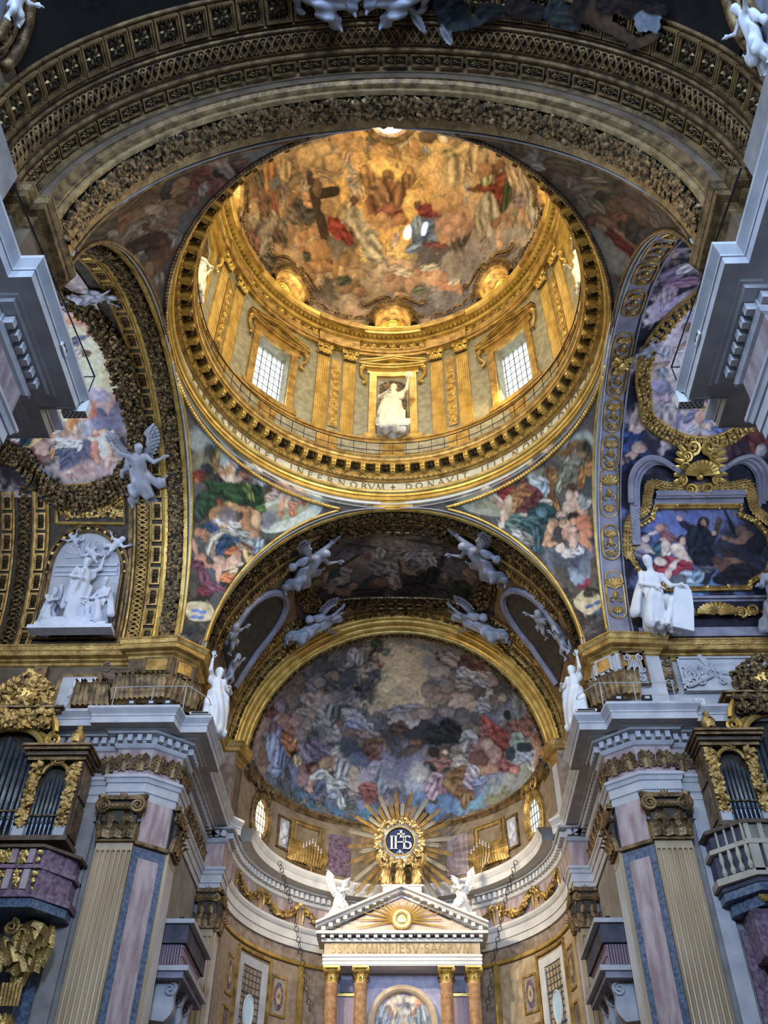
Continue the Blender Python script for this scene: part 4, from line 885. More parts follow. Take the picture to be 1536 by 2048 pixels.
# garland swags on the frieze
sgw = MB()
SWG = []
for k in range(8):
    a = R(-70+20*k) if k < 8 else 0
    if abs(math.degrees(a)) < 24: continue
    t = np.linspace(-1, 1, 26); aa_ = a+t*R(8.6); gp = np.stack([AC[0]+6.98*np.sin(aa_), AC[1]+6.98*np.cos(aa_), 17.98-.55*(1-t*t)], 1)
    N_ = -np.stack([np.sin(aa_), np.cos(aa_), 0*t], 1); T_ = np.gradient(gp, axis=0); T_ /= np.linalg.norm(T_, axis=1)[:, None]
    gp2 = np.concatenate([gp+np.array((0, 0, d)) for d in (-.08, 0, .08)]); loose('garland', leaf_scatter(gp2, np.tile(N_, (3, 1)), np.tile(T_, (3, 1)), 150, .2, k+60, .18), GOLD, ap)
    b = MB()
    for s in (-1, 1): b.tube([(s*1.05, -.06, .5), (s*1.05, -.1, .1), (s*1.05, -.06, -.25)], (.05, .09, .04), 6); spiral(s*1.0, .5, .12, 1.3, .3, s, 10, -.1, .02, b)
    b.xf(on_apse(a, 7.02, 17.55)).build('tassel', GOLD, ap)
# attic dressing: framed panels, bulging leaf aprons, oval windows
for s in (-1, 1):
    a = s*R(40)
    b = MB(); cframe(b, a-R(6.5), a+R(6.5), 20.95, 21.95, .12, 6.95, 6.84); cframe(b, a-R(8), a+R(8), 20.9, 22.1, .07, 6.95, 6.88); b.build('attic_panel', GOLD, ap)
    q = np.linspace(-1, 1, 15); b = MB()
    for i in range(14):
        x = (i-6.5)*.15; b.merge(leaf(.95, .24, -.10), Matrix.Translation((x, -.10-.16*math.cos(x*1.2), 0)))
    P = np.zeros((7, 9, 3))
    for i, v in enumerate(np.linspace(0, 1, 7)):
        for j, u in enumerate(np.linspace(-1, 1, 9)): P[i, j] = (u*(1.05+.12*math.sin(v*3.1)), -.30*math.sin(.35+v*2.2), v*1.0)
    b.grid(P); b.xf(on_apse(a, 6.95, 20.0)).build('leaf_apron', GOLD, ap)
    b = MB(); cbox(b, 6.95, 6.86, 19.7, 20.0, a-R(9.5), a+R(9.5)); b.build('panel_sill', GOLDO, ap)
    b = MB(); cbox(b, 6.95, 6.90, 19.9, 21.9, s*R(20), s*R(29.5)); b.build('breccia_panel', PURPLE if s < 0 else PINK, ap)
    b = MB(); cframe(b, s*R(52)-R(3.6), s*R(52)+R(3.6), 20.3, 21.9, .1, 6.95, 6.84); b.build('relief_frame', GOLDO, ap)
    b = MB(); cbox(b, 6.95, 6.91, 20.4, 21.8, s*R(52)-R(3), s*R(52)+R(3)); b.build('relief_tablet', STONE, ap)
    rb = MB(); 
    for (x, z, r) in ((0, .35, .16), (.1, .1, .2), (-.12, -.15, .18), (.1, -.4, .15), (-.05, -.02, .12)): rb.ball((x, 0, z), r, 7, sc_=(1, .5, 1.2))
    rb.xf(on_apse(s*R(52), 6.88, 21.1)).build('relief_putto', STATUE, ap, smooth=True)
    # oval window in a scrolled gilt surround
    a = s*R(68); t = np.linspace(0, TAU, 33); ow = empty('window_%d' % (13 if s < 0 else 14), kind='structure', label='oval window with a scrolled gilt surround in the %s of the apse attic' % ('left' if s < 0 else 'right'))
    Mw = on_apse(a, 6.95, 21.0); b = MB()
    for (q0, y0), (q1, y1) in zip(((1.5, 0), (1.5, -.18), (1.3, -.3), (1.12, -.2), (1.0, -.22)), ((1.5, -.18), (1.3, -.3), (1.12, -.2), (1.0, -.22), (.98, 0))):
        b.grid(np.stack([np.stack([.58*q0*np.cos(t), 0*t+y0, .92*q0*np.sin(t)], 1), np.stack([.58*q1*np.cos(t), 0*t+y1, .92*q1*np.sin(t)], 1)]))
    for i in range(26): b.merge(leaf(.3, .15, .08), Matrix.Translation((.75*math.cos(TAU*i/26), -.25, 1.18*math.sin(TAU*i/26))) @ Matrix.Rotation(-TAU*i/26, 4, 'Y'))
    for q in (-1, 1): spiral(q*.42, 1.45, .36, 1.5, .24, -q, 16, -.25, .05, b)
    b.ball((0, -.32, 1.42), .2, 8)
    b.xf(Mw).build('scroll_surround', GOLDO if s < 0 else GOLD, ow)
    b = MB(); b.add(np.concatenate([[(0, -.03, 0)], np.stack([.6*np.cos(t), 0*t-.03, .95*np.sin(t)], 1)]), [(0, i, i+1) for i in range(1, 33)]); b.xf(Mw).build('pane', mat('apse window glow', (1, .9, .6), .4, emit=((1, .80, .42) if s < 0 else (.80, .90, .88), 3.2 if s < 0 else 1.2)), ow)
    for i in range(4): MB().box((-.36+.24*i, -.06, 0), (.03, .03, 1.8)).xf(Mw).build('glazing_bar', LEAD, ow)
    for i in range(4): MB().box((0, -.06, -.6+.4*i), (1.1, .03, .03)).xf(Mw).build('glazing_bar', LEAD, ow)
# lower wall: two leaded windows, inlaid panels
GLASS = mat('greenish leaded glass', (.20, .26, .24), .35, 0, (.34, .42, .38), 5, emit=((.45, .55, .48), .12))
for s in (-1, 1):
    c = s*R(61 if s < 0 else 66.5); lw = empty('window_%d' % (15 if s < 0 else 16), kind='structure', label='tall leaded stained glass window low in the apse, on the %s' % ('left' if s < 0 else 'right'))
    b = MB(); cbox(b, 7.1, 7.06, 9.6, 14.7, c-R(6), c+R(6)); b.build('pane', GLASS, lw)
    b = MB(); cframe(b, c-R(8.3), c+R(8.3), 9.3, 15.15, .36, 7.1, 6.98); b.build('stone_surround', STONEW if s > 0 else STONE, lw)
    b = MB(); cframe(b, c-R(9.6), c+R(9.6), 9.2, 15.42, .12, 7.1, 6.94); b.build('gilt_border', GOLD, lw)
    b = MB()
    for i in range(6): aa_ = c-R(5)+R(2)*i; b.box((AC[0]+7.03*math.sin(aa_), AC[1]+7.03*math.cos(aa_), 12.2), (.025, .03, 5), -aa_)
    for i in range(20): cbox(b, 7.05, 7.02, 9.8+.25*i, 9.82+.25*i, c-R(6), c+R(6), 4)
    b.build('lead_lattice', LEAD, lw)
    for i in range(4): b = MB(); cbox(b, 7.05, 7.0, 10.0+1.25*i, 10.06+1.25*i, c-R(6), c+R(6), 4); b.build('saddle_bar', LEAD, lw)
    t = np.linspace(0, TAU, 25); b = MB(); b.tube(np.stack([.30*np.cos(t), 0*t-.06, .62*np.sin(t)], 1), .05, 5, cap=False); b.xf(on_apse(c, 7.06, 13.1)).build('medallion_border', STONEW, lw)
    b = MB(); b.add(np.concatenate([[(0, 0, 0)], np.stack([.29*np.cos(t), 0*t, .6*np.sin(t)], 1)]), [(0, i, i+1) for i in range(1, 25)]); b.xf(on_apse(c, 7.0, 13.1)).build('medallion', mat('pale blue medallion glass', (.35, .48, .55), .4, emit=((.45, .62, .75), .25)), lw)
    for (da, z0, z1, rd) in ((-1, 13.3, 14.8, True), (-1, 9.5, 12.9, False), (1, 13.3, 14.9, True), (1, 9.5, 12.9, False)):
        cc = c+da*R(14.2 if da*s < 0 else 13.2); hw_ = R(3.4 if da*s < 0 else 2.6)
        b = MB(); cbox(b, 7.1, 7.04, z0+.1, z1-.1, cc-hw_, cc+hw_); b.build('inlay_ground', PURPLE if z0 < 12 else mat('inlay grey', (.28, .24, .20), .35, 0, (.42, .36, .30), 5), ap)
        b = MB(); cframe(b, cc-hw_, cc+hw_, z0, z1, .09, 7.1, 7.0); b.build('inlay_frame', GOLD, ap)
        if rd:
            b = MB(); t = np.linspace(0, TAU, 21)
            for r_, y_ in ((1, -.01), (.6, -.02), (.2, -.03)): b.add(np.concatenate([[(0, y_, 0)], np.stack([.26*r_*np.cos(t), 0*t+y_, .55*r_*np.sin(t)], 1)]), [(0, i, i+1) for i in range(1, 21)], m=0 if r_ != .6 else 1)
            b.xf(on_apse(cc, 7.03, (z0+z1)/2)).build('inlay_roundel', [PURPLE, OCHRE], ap)
    b = MB(); cbox(b, 7.1, 7.0, 9, 15.6, s*R(36.5), s*R(38.5), 3); b.build('gilt_band', GOLDB, ap)
    for k in range(26): pass
    b = MB(); cbox(b, 7.1, 7.05, 9, 15.5, s*R(39), s*R(86), 16); b.build('panel_field', OCHRE if s > 0 else mat('tawny marble field', (.30, .21, .14), .4, 0, (.42, .31, .21), 3), ap)
# singing boxes on consoles between the choir pilasters
for s in (-1, 1):
    bx = empty('choir_balcony', (s*7.6, 11.6, 11.6), label='small dark choir balcony with a pink grille on the %s choir wall' % ('left' if s < 0 else 'right'), cat='balcony')
    y0, y1 = -1.75, 1.55
    MB().box((s*-.15, -.1, 1.0), (1.5, 3.3, .6)).build('cornice_box', SLATE, bx); MB().box((s*-.2, -.1, 1.36), (1.75, 3.5, .14)).build('top_moulding', STONE, bx)
    MB().box((s*-.1, -.1, .35), (1.3, 3.1, .75)).build('body', SLATE, bx); MB().box((s*-.25, -.1, -.08), (1.7, 3.45, .16)).build('shelf', STONE, bx); MB().box((s*-.2, -.1, -.26), (1.5, 3.3, .2)).build('shelf_moulding', LILAC, bx)
    pk = mat('pink lattice', (.36, .22, .24), .5)
    for i in range(14): MB().box((s*-.78, -1.5+.21*i, .36), (.05, .07, .6)).build('baluster', pk, bx)
    for z in (.08, .36, .64): MB().box((s*-.78, -.1, z), (.08, 3.0, .06)).build('grille_rail', pk, bx)
    for i in range(8): MB().box((s*-.5+s*.09*i-s*.25, -1.66, .36), (.04, .05, .6)).build('baluster', pk, bx)
    for yy in (-1.2, 0, 1.0):
        t = np.linspace(0, 1, 12); xo = np.concatenate([-.78+.35*t**2+.10*np.sin(t*6.0), [.55, .55]]); zo = np.concatenate([-.36-1.15*t, [-1.4, -.36]]); b = MB(); b.prism(list(zip(xo*s if s > 0 else (xo*s), zo)), -.17, .17); b.xf(Matrix.Translation((0, yy, 0)) @ Matrix.Rotation(HP, 4, 'X')); spiral(s*-.52, -.58, .22, 1.6, .26, s, 16, yy-.2, .02, b); b.build('console', STONE, bx)
    MB().box((s*-.5, -1.2, 1.6), (.16, .12, .22)).build('lamp_box', IRON, bx)
# ------------------------------------------------------------------ lettering
GLY = {  # strokes on a 0..1 height box: (x0,y0,x1,y1,thick); serifs added at stroke ends
 'A': (.8, [(0, 0, .38, 1, 0), (.38, 1, .8, 0, 1), (.18, .36, .62, .36, 0)]), 'D': (.8, [(.1, 0, .1, 1, 1), 'D']), 'C': (.75, ['C']), 'E': (.6, [(.1, 0, .1, 1, 1), (.1, 1, .58, 1, 0), (.1, .52, .48, .52, 0), (.1, 0, .6, 0, 0)]),
 'F': (.58, [(.1, 0, .1, 1, 1), (.1, 1, .58, 1, 0), (.1, .52, .46, .52, 0)]), 'H': (.85, [(.1, 0, .1, 1, 1), (.75, 0, .75, 1, 1), (.1, .52, .75, .52, 0)]), 'I': (.25, [(.12, 0, .12, 1, 1)]), 'L': (.58, [(.1, 0, .1, 1, 1), (.1, 0, .58, 0, 0)]),
 'M': (1.0, [(.05, 0, .18, 1, 0), (.18, 1, .5, 0, 1), (.5, 0, .82, 1, 0), (.82, 1, .95, 0, 1)]), 'N': (.85, [(.1, 0, .1, 1, 0), (.1, 1, .75, 0, 1), (.75, 0, .75, 1, 0)]), 'O': (.9, ['O']), 'Q': (.9, ['O', (.5, .1, .95, -.2, 1)]),
 'R': (.7, [(.1, 0, .1, 1, 1), 'P', (.35, .5, .72, 0, 1)]), 'S': (.55, ['S']), 'T': (.7, [(.35, 0, .35, 1, 1), (0, 1, .7, 1, 0)]), 'V': (.8, [(0, 1, .4, 0, 1), (.4, 0, .8, 1, 0)]), '+': (.6, [(.3, .1, .3, .9, 1), (0, .5, .6, .5, 1)]), '.': (.2, [(.1, .42, .1, .58, 1)])}
def glyph(ch, depth=.03):
    mb = MB(); w_, S = GLY[ch]
    def bar(x0, y0, x1, y1, t):
        d = np.array((x1-x0, y1-y0)); L = np.linalg.norm(d)+1e-6; n = np.array((-d[1], d[0]))/L*t/2
        V = [(x0-n[0], 0, y0-n[1]), (x0+n[0], 0, y0+n[1]), (x1+n[0], 0, y1+n[1]), (x1-n[0], 0, y1-n[1])]; V += [(x, -depth, z) for x, _, z in V]
        mb.add(V, [(4, 5, 6, 7), (0, 1, 5, 4), (1, 2, 6, 5), (2, 3, 7, 6), (3, 0, 4, 7)])
    def curve(f, a0, a1, n=12):
        for i in range(n):
            a, b = a0+(a1-a0)*i/n, a0+(a1-a0)*(i+1)/n; p, q = f(a), f(b); bar(*p, *q, .07+.09*abs(math.cos((a+b)/2)))
    for s in S:
        if s == 'O': curve(lambda a: (.45+.40*math.cos(a), .5+.5*math.sin(a)), 0, TAU, 18)
        elif s == 'C': curve(lambda a: (.45+.40*math.cos(a), .5+.5*math.sin(a)), .7, TAU-.7, 16)
        elif s == 'D': curve(lambda a: (.1+.64*math.cos(a), .5+.5*math.sin(a)), -HP, HP, 12)
        elif s == 'P': curve(lambda a: (.1+.48*math.cos(a), .75+.25*math.sin(a)), -HP, HP, 8)
        elif s == 'S': curve(lambda a: (.27+.22*math.cos(a), .75+.25*math.sin(a)), .5, 4.71, 9); curve(lambda a: (.27+.24*math.cos(a), .26+.26*math.sin(a)), 1.57, -2.6, 9)
        else:
            x0, y0, x1, y1, t = s; bar(x0, y0, x1, y1, .15 if t else .08)
            if abs(y1-y0) > .5:
                for (x, y) in ((x0, y0), (x1, y1)): bar(x-.13, y, x+.13, y, .05)
            elif abs(y1-y0) < .01 and not t: bar(x1, y1-.1, x1, y1+.1, .05)
    return mb, w_
GM = {}
def letter_mesh(ch, material):
    k = (ch, material.name)
    if k not in GM: b, w_ = glyph(ch); GM[k] = (b.data('letter', material), w_)
    return GM[k]
LETG = mat('gilt lettering', (.30, .20, .06), .4, .6)
for txt, angs in (('RIVMET', (-53.8, -50.9, -48.7, -45.0, -41.2, -38.2)), ('INFERNORVM', (-32.7, -29.6, -26.3, -23.1, -19.8, -16.1, -12.3, -9.0, -6.7, -3.9)), ('+', (0,)), ('DONAVIT', (5.0, 8.2, 11.9, 15.2, 18.0, 20.5, 22.9)), ('ILLI', (28.7, 31.0, 33.4, 35.8)), ('NOMEN', (40.2, 44.3, 47.7, 50.9, 54.1)), ('QVOD', (59, 62.3, 65.4, 68.4)), ('EST', (73, 75.8, 78.4)), ('TERREST', (-75, -71.5, -68.3, -65, -61.8, -59, -56.3))):
    for ch, a in zip(txt, angs):
        me, w_ = letter_mesh(ch, LETG); h = .36
        inst(me, 'letter', Matrix.Rotation(-R(a), 4, 'Z') @ Matrix.Translation((-w_*h/2, 8.50, 31.84)) @ Matrix.Scale(h, 4), ring)
for k, ch in enumerate('FARNESIVS'):
    me, w_ = letter_mesh(ch, LETG); a = R(-24+6.4*k*1.0-1); h = .17
    a = R((k-4)*9.0)
    inst(me, 'letter', Matrix.Rotation(-a, 4, 'Z') @ Matrix.Translation((-w_*h/2, 1.48, zt-.40)) @ Matrix.Rotation(R(-60), 4, 'X') @ Matrix.Scale(h, 4), lan)
# ------------------------------------------------------------------ high altar
AXC, AY = .18, 20.7
al = empty('high_altar', (AXC, AY, 0), label='tall pedimented high altar with four orange columns, in the apse', cat='altar')
CAPC = MB()
for row, (z, L, k) in enumerate(((0, .24, 8), (.12, .34, 8))):
    for i in range(k): CAPC.merge(leaf(L, .20, .12), Matrix.Rotation(TAU*(i+.5*row)/k, 4, 'Z') @ Matrix.Translation((0, -.25, z)))
CAPC.lathe([(.26, 0), (.25, .3), (.36, .5)], n=12)
for i in range(4): M = Matrix.Rotation(TAU*(i+.5)/4, 4, 'Z'); CAPC.merge(spiral(0, 0, .11, 1.6, .3, 1, 14), M @ Matrix.Translation((0, -.40, .46)) @ Matrix.Rotation(HP, 4, 'Z')); CAPC.ball(tuple(M @ Vector((0, -.40, .46))), .08, 6)
CAPC.box((0, 0, .58), (.70, .70, .08)); CAPC = CAPC.data('capital', GOLDB)
for x, y in ((-2.99, -.15), (-1.76, -.15), (1.86, -.15), (3.02, -.15)):
    c = MB().lathe([(.36, 0), (.36, 6.2), (.32, 6.3), (.30, 6.4), (.29, 10), (.255, 14.25), (.28, 14.28), (.28, 14.36)], n=20).xf(Matrix.Translation((x, y, 0))).build('column', SHAFT, al, smooth=True); autosmooth(c)
    inst(CAPC, 'capital', Matrix.Translation((x, y, 14.36)), c)
MB().box((0, .25, 15.22), (6.75, 1.3, .44)).build('architrave', STONEW, al)
for z, d in ((15.1, .02), (15.25, .04), (15.4, .06)): MB().box((0, .25, z), (6.78+d, 1.32+d, .10)).build('fascia', STONEW, al)
MB().box((0, .25, 15.70), (6.7, 1.28, .52)).build('frieze', OCHRE, al)
x = -3.05
for ch in 'SS.NOMINI.IESV.SACRVM':
    me, w_ = letter_mesh(ch, LETG); h = .36
    inst(me, 'letter', Matrix.Translation((x, -.40, 15.53)) @ Matrix.Scale(h, 4), al); x += w_*h+.075
MB().box((0, .25, 16.02), (6.95, 1.5, .14)).build('bed_moulding', STONEW, al)
for i in range(19): MB().box((-3.4+6.8*i/18, -.55, 16.14), (.16, .28, .14)).build('modillion', STONEW, al)
MB().box((0, .2, 16.26), (7.4, 1.95, .12)).build('cornice', STONEW, al)
ty = MB(); ty.add([(-3.3, -.36, 16.32), (3.3, -.36, 16.32), (0, -.36, 17.85)], [(0, 1, 2)]); ty.build('tympanum', mat('peach marble', (.55, .38, .27), .4, 0, (.68, .52, .40), 3), al)
for s in (-1, 1):
    d = Vector((s*-3.7, 0, 1.95)); L = d.length; an = math.atan2(1.95, 3.7)
    for (yy, dz, hh, dd) in ((-.02, .10, .12, .9), (-.1, .24, .12, 1.4), (-.16, .35, .10, 1.75)):
        V = [(s*3.75, yy-dd/2+.1, 16.22+dz), (s*3.75, yy+dd/2+.1, 16.22+dz), (0, yy+dd/2+.1, 18.08+dz-.28), (0, yy-dd/2+.1, 18.08+dz-.28)]; V += [(a, b, c+hh) for a, b, c in V]
        MB().add(V, [(0, 1, 2, 3), (4, 5, 6, 7), (0, 1, 5, 4), (1, 2, 6, 5), (2, 3, 7, 6), (3, 0, 4, 7)]).build('raking_cornice', STONEW, al)
    for i in range(11):
        q = (i+.6)/11.5; MB().box((s*3.6*(1-q), -.52, 16.36+1.78*q), (.17, .34, .16)).xf(Matrix.Identity(4)).build('modillion', STONEW, al)
# small glory in the tympanum
gl = MB(); gr = random.Random(3)
for i in range(36):
    a = TAU*i/36; L = (.75+1.25*abs(math.cos(a))**2.5)*(.8+.3*gr.random()); L = min(L, .5 if math.sin(a) < -.3 else (.85 if abs(math.cos(a)) < .5 else 2.0)); gl.tube([(.3*math.cos(a), -.1, .3*math.sin(a)), (L*math.cos(a), -.12, L*math.sin(a))], (.05, .015), 4)
gl.xf(Matrix.Translation((0, -.36, 16.88))).build('glory_rays', GOLDB, al)
wr = MB(); t = np.linspace(0, TAU, 25); wr.tube(np.stack([.34*np.cos(t), 0*t-.16, .34*np.sin(t)], 1), .11, 7, cap=False); wr.ball((0, -.12, 0), .24, 10, sc_=(1, .4, 1)); wr.xf(Matrix.Translation((0, -.36, 16.88))).build('glory_wreath', mat('pale gold wreath', (.85, .62, .22), .3, .7, (.95, .8, .45), 8), al)
# painted altarpiece and side niches behind the columns
MB().box((0, .75, 12.0), (6.6, .2, 6.2)).build('back_wall', mat('lilac altar marble', (.42, .38, .52), .4, 0, (.60, .54, .62), 3, detail=9), al)
t = np.linspace(0, math.pi, 25); b = MB()
for (q0, y0), (q1, y1) in zip(((1.48, .5), (1.46, .42), (1.3, .40), (1.22, .46), (1.18, .55)), ((1.46, .42), (1.3, .40), (1.22, .46), (1.18, .55), (1.18, .64))):
    f = lambda q, y: np.concatenate([[(q, y, 9)], np.stack([q*np.cos(t), 0*t+y, 13.05+q*np.sin(t)], 1), [(-q, y, 9)]]); b.grid(np.stack([f(q0, y0), f(q1, y1)]))
b.build('altarpiece_arch', mat('buff arch marble', (.58, .42, .26), .4, 0, (.70, .56, .38), 3), al)
P = np.zeros((46, 70, 3))
for i, u in enumerate(np.linspace(-1, 1, 46)):
    top = 13.05+1.18*math.sqrt(max(0, 1-u*u))
    for j, v in enumerate(np.linspace(0, 1, 70)): P[i, j] = (1.18*u, .62, 10.0+(top-10.0)*v)
o = gridmesh('altarpiece', P, FRESCO, al); FR['altar'] = (o, P[..., 0].ravel(), P[..., 2].ravel())
for s in (-1, 1):
    MB().box((s*2.40, .62, 11.9), (.78, .08, 4.3)).build('side_panel', mat('ribbed mauve panel', (.36, .24, .27), .5, 0, (.50, .37, .40), 8, stretch=(8, 1, .2)), al)
    MB().box((s*2.40, .6, 14.15), (.86, .1, .12)).build('side_moulding', GOLDB, al); MB().box((s*2.40, .6, 14.5), (.6, .1, .5)).build('side_inlay', LILAC, al)
MB().box((.02, .02, 18.0), (1.75, .5, .9)).build('crowning_block', STONEW, al); MB().box((.02, .0, 18.46), (1.9, .58, .08)).build('block_cap', STONEW, al)
for s in (-1, 1): MB().box((s*2.72 if s > 0 else -2.82, .22, 16.9), (1.15, .6, .75 if s < 0 else .9)).build('angel_block', STONEW, al)
# ------------------------------------------------------------------ great sunburst with the monogram
sb = empty('sunburst', (AXC-.08, 21.25, 20.82), label='great gilt sunburst with a blue monogram disc above the altar', cat='sunburst')
gr = random.Random(5); RAYS_ = mat('pale gilt ray', (.62, .56, .44), .3, .6)
for i in range(40):
    a = TAU*(i+.5)/40; up_ = math.sin(a); L = (2.45+.15*abs(up_))*(.80 if i % 2 else 1.05)
    if up_ < -.6: L = (3.3 if i % 2 else 2.9) if abs(math.cos(a)) > .25 else 1.2
    b = MB(); n = 3
    for j in range(n):
        da = (j-(n-1)/2)*.05; l2 = L*(1-.06*abs(j-1)); ca, sa = math.cos(a+da*.6), math.sin(a+da*.6); r0 = 1.0
        p0 = np.array((r0*math.cos(a)-.055*(j-1)*math.sin(a), .0, r0*math.sin(a)+.055*(j-1)*math.cos(a))); p1 = np.array((l2*math.cos(a)-.075*(j-1)*math.sin(a), -.05, l2*math.sin(a)+.075*(j-1)*math.cos(a))); b.tube([p0, p1], (.030, .028), 4)
    b.build('ray', BRONZE if i % 3 else RAYS_, sb)
for i in range(60):
    a = TAU*i/60; b = MB(); b.tube([(.70*math.cos(a), -.18, .70*math.sin(a)), (.94*math.cos(a), -.15, .94*math.sin(a))], (.03, .04), 4); b.build('inner_ray', mat('silver ray', (.7, .7, .68), .3, .6) if i == 0 else bpy.data.materials['silver ray'], sb)
b = MB(); b.lathe([(0, .0), (.68, .0), (.72, .05)], n=32); b.xf(Matrix.Translation((0, -.12, 0)) @ Matrix.Rotation(HP, 4, 'X')).build('disc', mat('deep blue enamel', (.008, .015, .07), .3, 0, (.015, .03, .11), 4), sb)
b = MB(); t = np.linspace(0, TAU, 41); b.tube(np.stack([.70*np.cos(t), 0*t-.2, .70*np.sin(t)], 1), .035, 5, cap=False); b.build('disc_rim', GOLDB, sb)
SIL = mat('silver lettering', (.72, .74, .78), .3, .5)
for ch, x, h, z in (('I', -.46, .62, -.38), ('H', -.26, .62, -.38), ('S', .20, .62, -.38), ('+', -.13, .44, .12)):
    me, w_ = letter_mesh(ch, SIL); inst(me, 'letter', Matrix.Translation((x, -.2, z)) @ Matrix.Diagonal((.62, 1, h, 1)), sb)
b = MB(); 
for q in (-1, 0, 1): b.tube([(0, -.18, -.42), (.16*q, -.18, -.62)], .03, 4)
b.build('nails', SIL, sb)
V_, F_ = [], []
g_ = np.random.default_rng(4); a = g_.uniform(0, TAU, 500); r_ = g_.uniform(.92, 1.18, 500)
pp = np.stack([r_*np.cos(a), 0*a-.12, r_*np.sin(a)], 1)
loose('cloud_wreath', leaf_scatter(pp, np.repeat(np.array(((0, -1., 0),)), 500, 0), np.stack([-np.sin(a), 0*a, np.cos(a)], 1), 420, .2, 8, .2), BRONZE, sb, kind='stuff')
# ------------------------------------------------------------------ attic dressing over the far piers
attic = {}
for s, nm in ((-1, 'left'), (1, 'right')):
    t_ = attic[s] = empty('trim_attic_'+nm, kind='structure', label='panels, leaf apron and mouldings of the %s far attic' % nm)
    path = [(12.0, 8.38), (10.15, 8.38), (10.12, 8.0), (8.45, 7.9), (7.66, 8.62), (7.66, 10.6)] if s < 0 else [(9.0, 7.92), (8.45, 7.9), (7.66, 8.62), (7.66, 10.6)]
    # bulging apron of acanthus leaves
    ap_ = MB(); prof = [(.10, 20.05), (.30, 20.25), (.38, 20.55), (.30, 20.95), (.16, 21.25), (.10, 21.3)]; mir(sweep(ap_, path, prof), s, 1).build('apron', GOLDO, t_)
    lv = MB(); LF = leaf(1.2, .27, .34, 7, 4)
    for q, an in along(path, .2, .22):
        for dz, sc_ in ((0, 1.0),):
            M = Matrix.Translation((q[0], q[1], 20.15)) @ Matrix.Rotation(an+math.pi, 4, 'Z') @ Matrix.Rotation(random.Random(int(q[0]*977+q[1]*331)).uniform(-.1, .1), 4, 'Y'); lv.merge(LF, M @ Matrix.Translation((0, -.16, 0)))
    mir(lv, s, 1).build('acanthus_leaves', GOLDO, t_)
    # framed pedestal panels above the apron
    for (c, an, w_) in (((9.0, 7.95), 0, 1.1), ((8.06, 8.26), -.72, .72)):
        for k, (ww, hh, d) in enumerate(((w_, .72, .05), (w_*.72, .50, .09), (w_*.5, .34, .06))):
            M = Matrix.Translation((c[0], c[1], 21.78)) @ Matrix.Rotation(an, 4, 'Z'); mir(MB().box((0, -d/2, 0), (ww, d+.02, hh)).xf(M), s, 1).build('pedestal_panel', (GOLDO, GOLD, GOLDO)[k] if s < 0 else (STONE, GOLD, STONE)[k], t_)
# left: white relief tablet and shell volute on the transept attic
tb = attic[-1]
for (w_, h_, d, m_) in ((1.7, 1.75, .10, GOLDO), (1.5, 1.55, .06, DARK), (1.32, 1.38, .12, STONE)): MB().box((-12.0, 8.42-d/2, 20.85), (w_, d, h_)).build('relief_frame', m_, tb)
g_ = random.Random(2); rb = MB()
for k in range(16): rb.ball((-12.0+g_.uniform(-.5, .5), 8.30, 20.85+g_.uniform(-.55, .5)), g_.uniform(.09, .2), 7, sc_=(1, .45, g_.uniform(.8, 1.7)))
for k in range(6): x = -12.0+g_.uniform(-.5, .5); z = 20.85+g_.uniform(-.4, .4); rb.tube([(x, 8.27, z), (x+g_.uniform(-.3, .3), 8.24, z+g_.uniform(-.4, .4))], (.07, .04), 6)
rb.build('relief_putti', STATUE, tb, smooth=True)
b = MB(); P = np.zeros((6, 13, 3))
for i, v in enumerate(np.linspace(0, 1, 6)):
    for j, u in enumerate(np.linspace(0, math.pi, 13)): P[i, j] = (-10.3+.72*math.cos(u)*(1-.0*v), 8.0-.42*math.sin(v*2.6), 21.45-.62*math.sin(u)*v)
b.grid(P); 
for q in (-1, 1): spiral(-10.3+q*.5, 21.55, .24, 1.7, .25, -q, 18, 7.72, .03, b)
b.tube([(-10.7, 7.7, 21.5), (-9.9, 7.7, 21.5)], .05, 5); b.build('shell_volute', TAUPE, tb)
MB().box((-13.6, 8.3, 21.4), (.5, .2, 1.2)).build('console', GOLDO, tb)
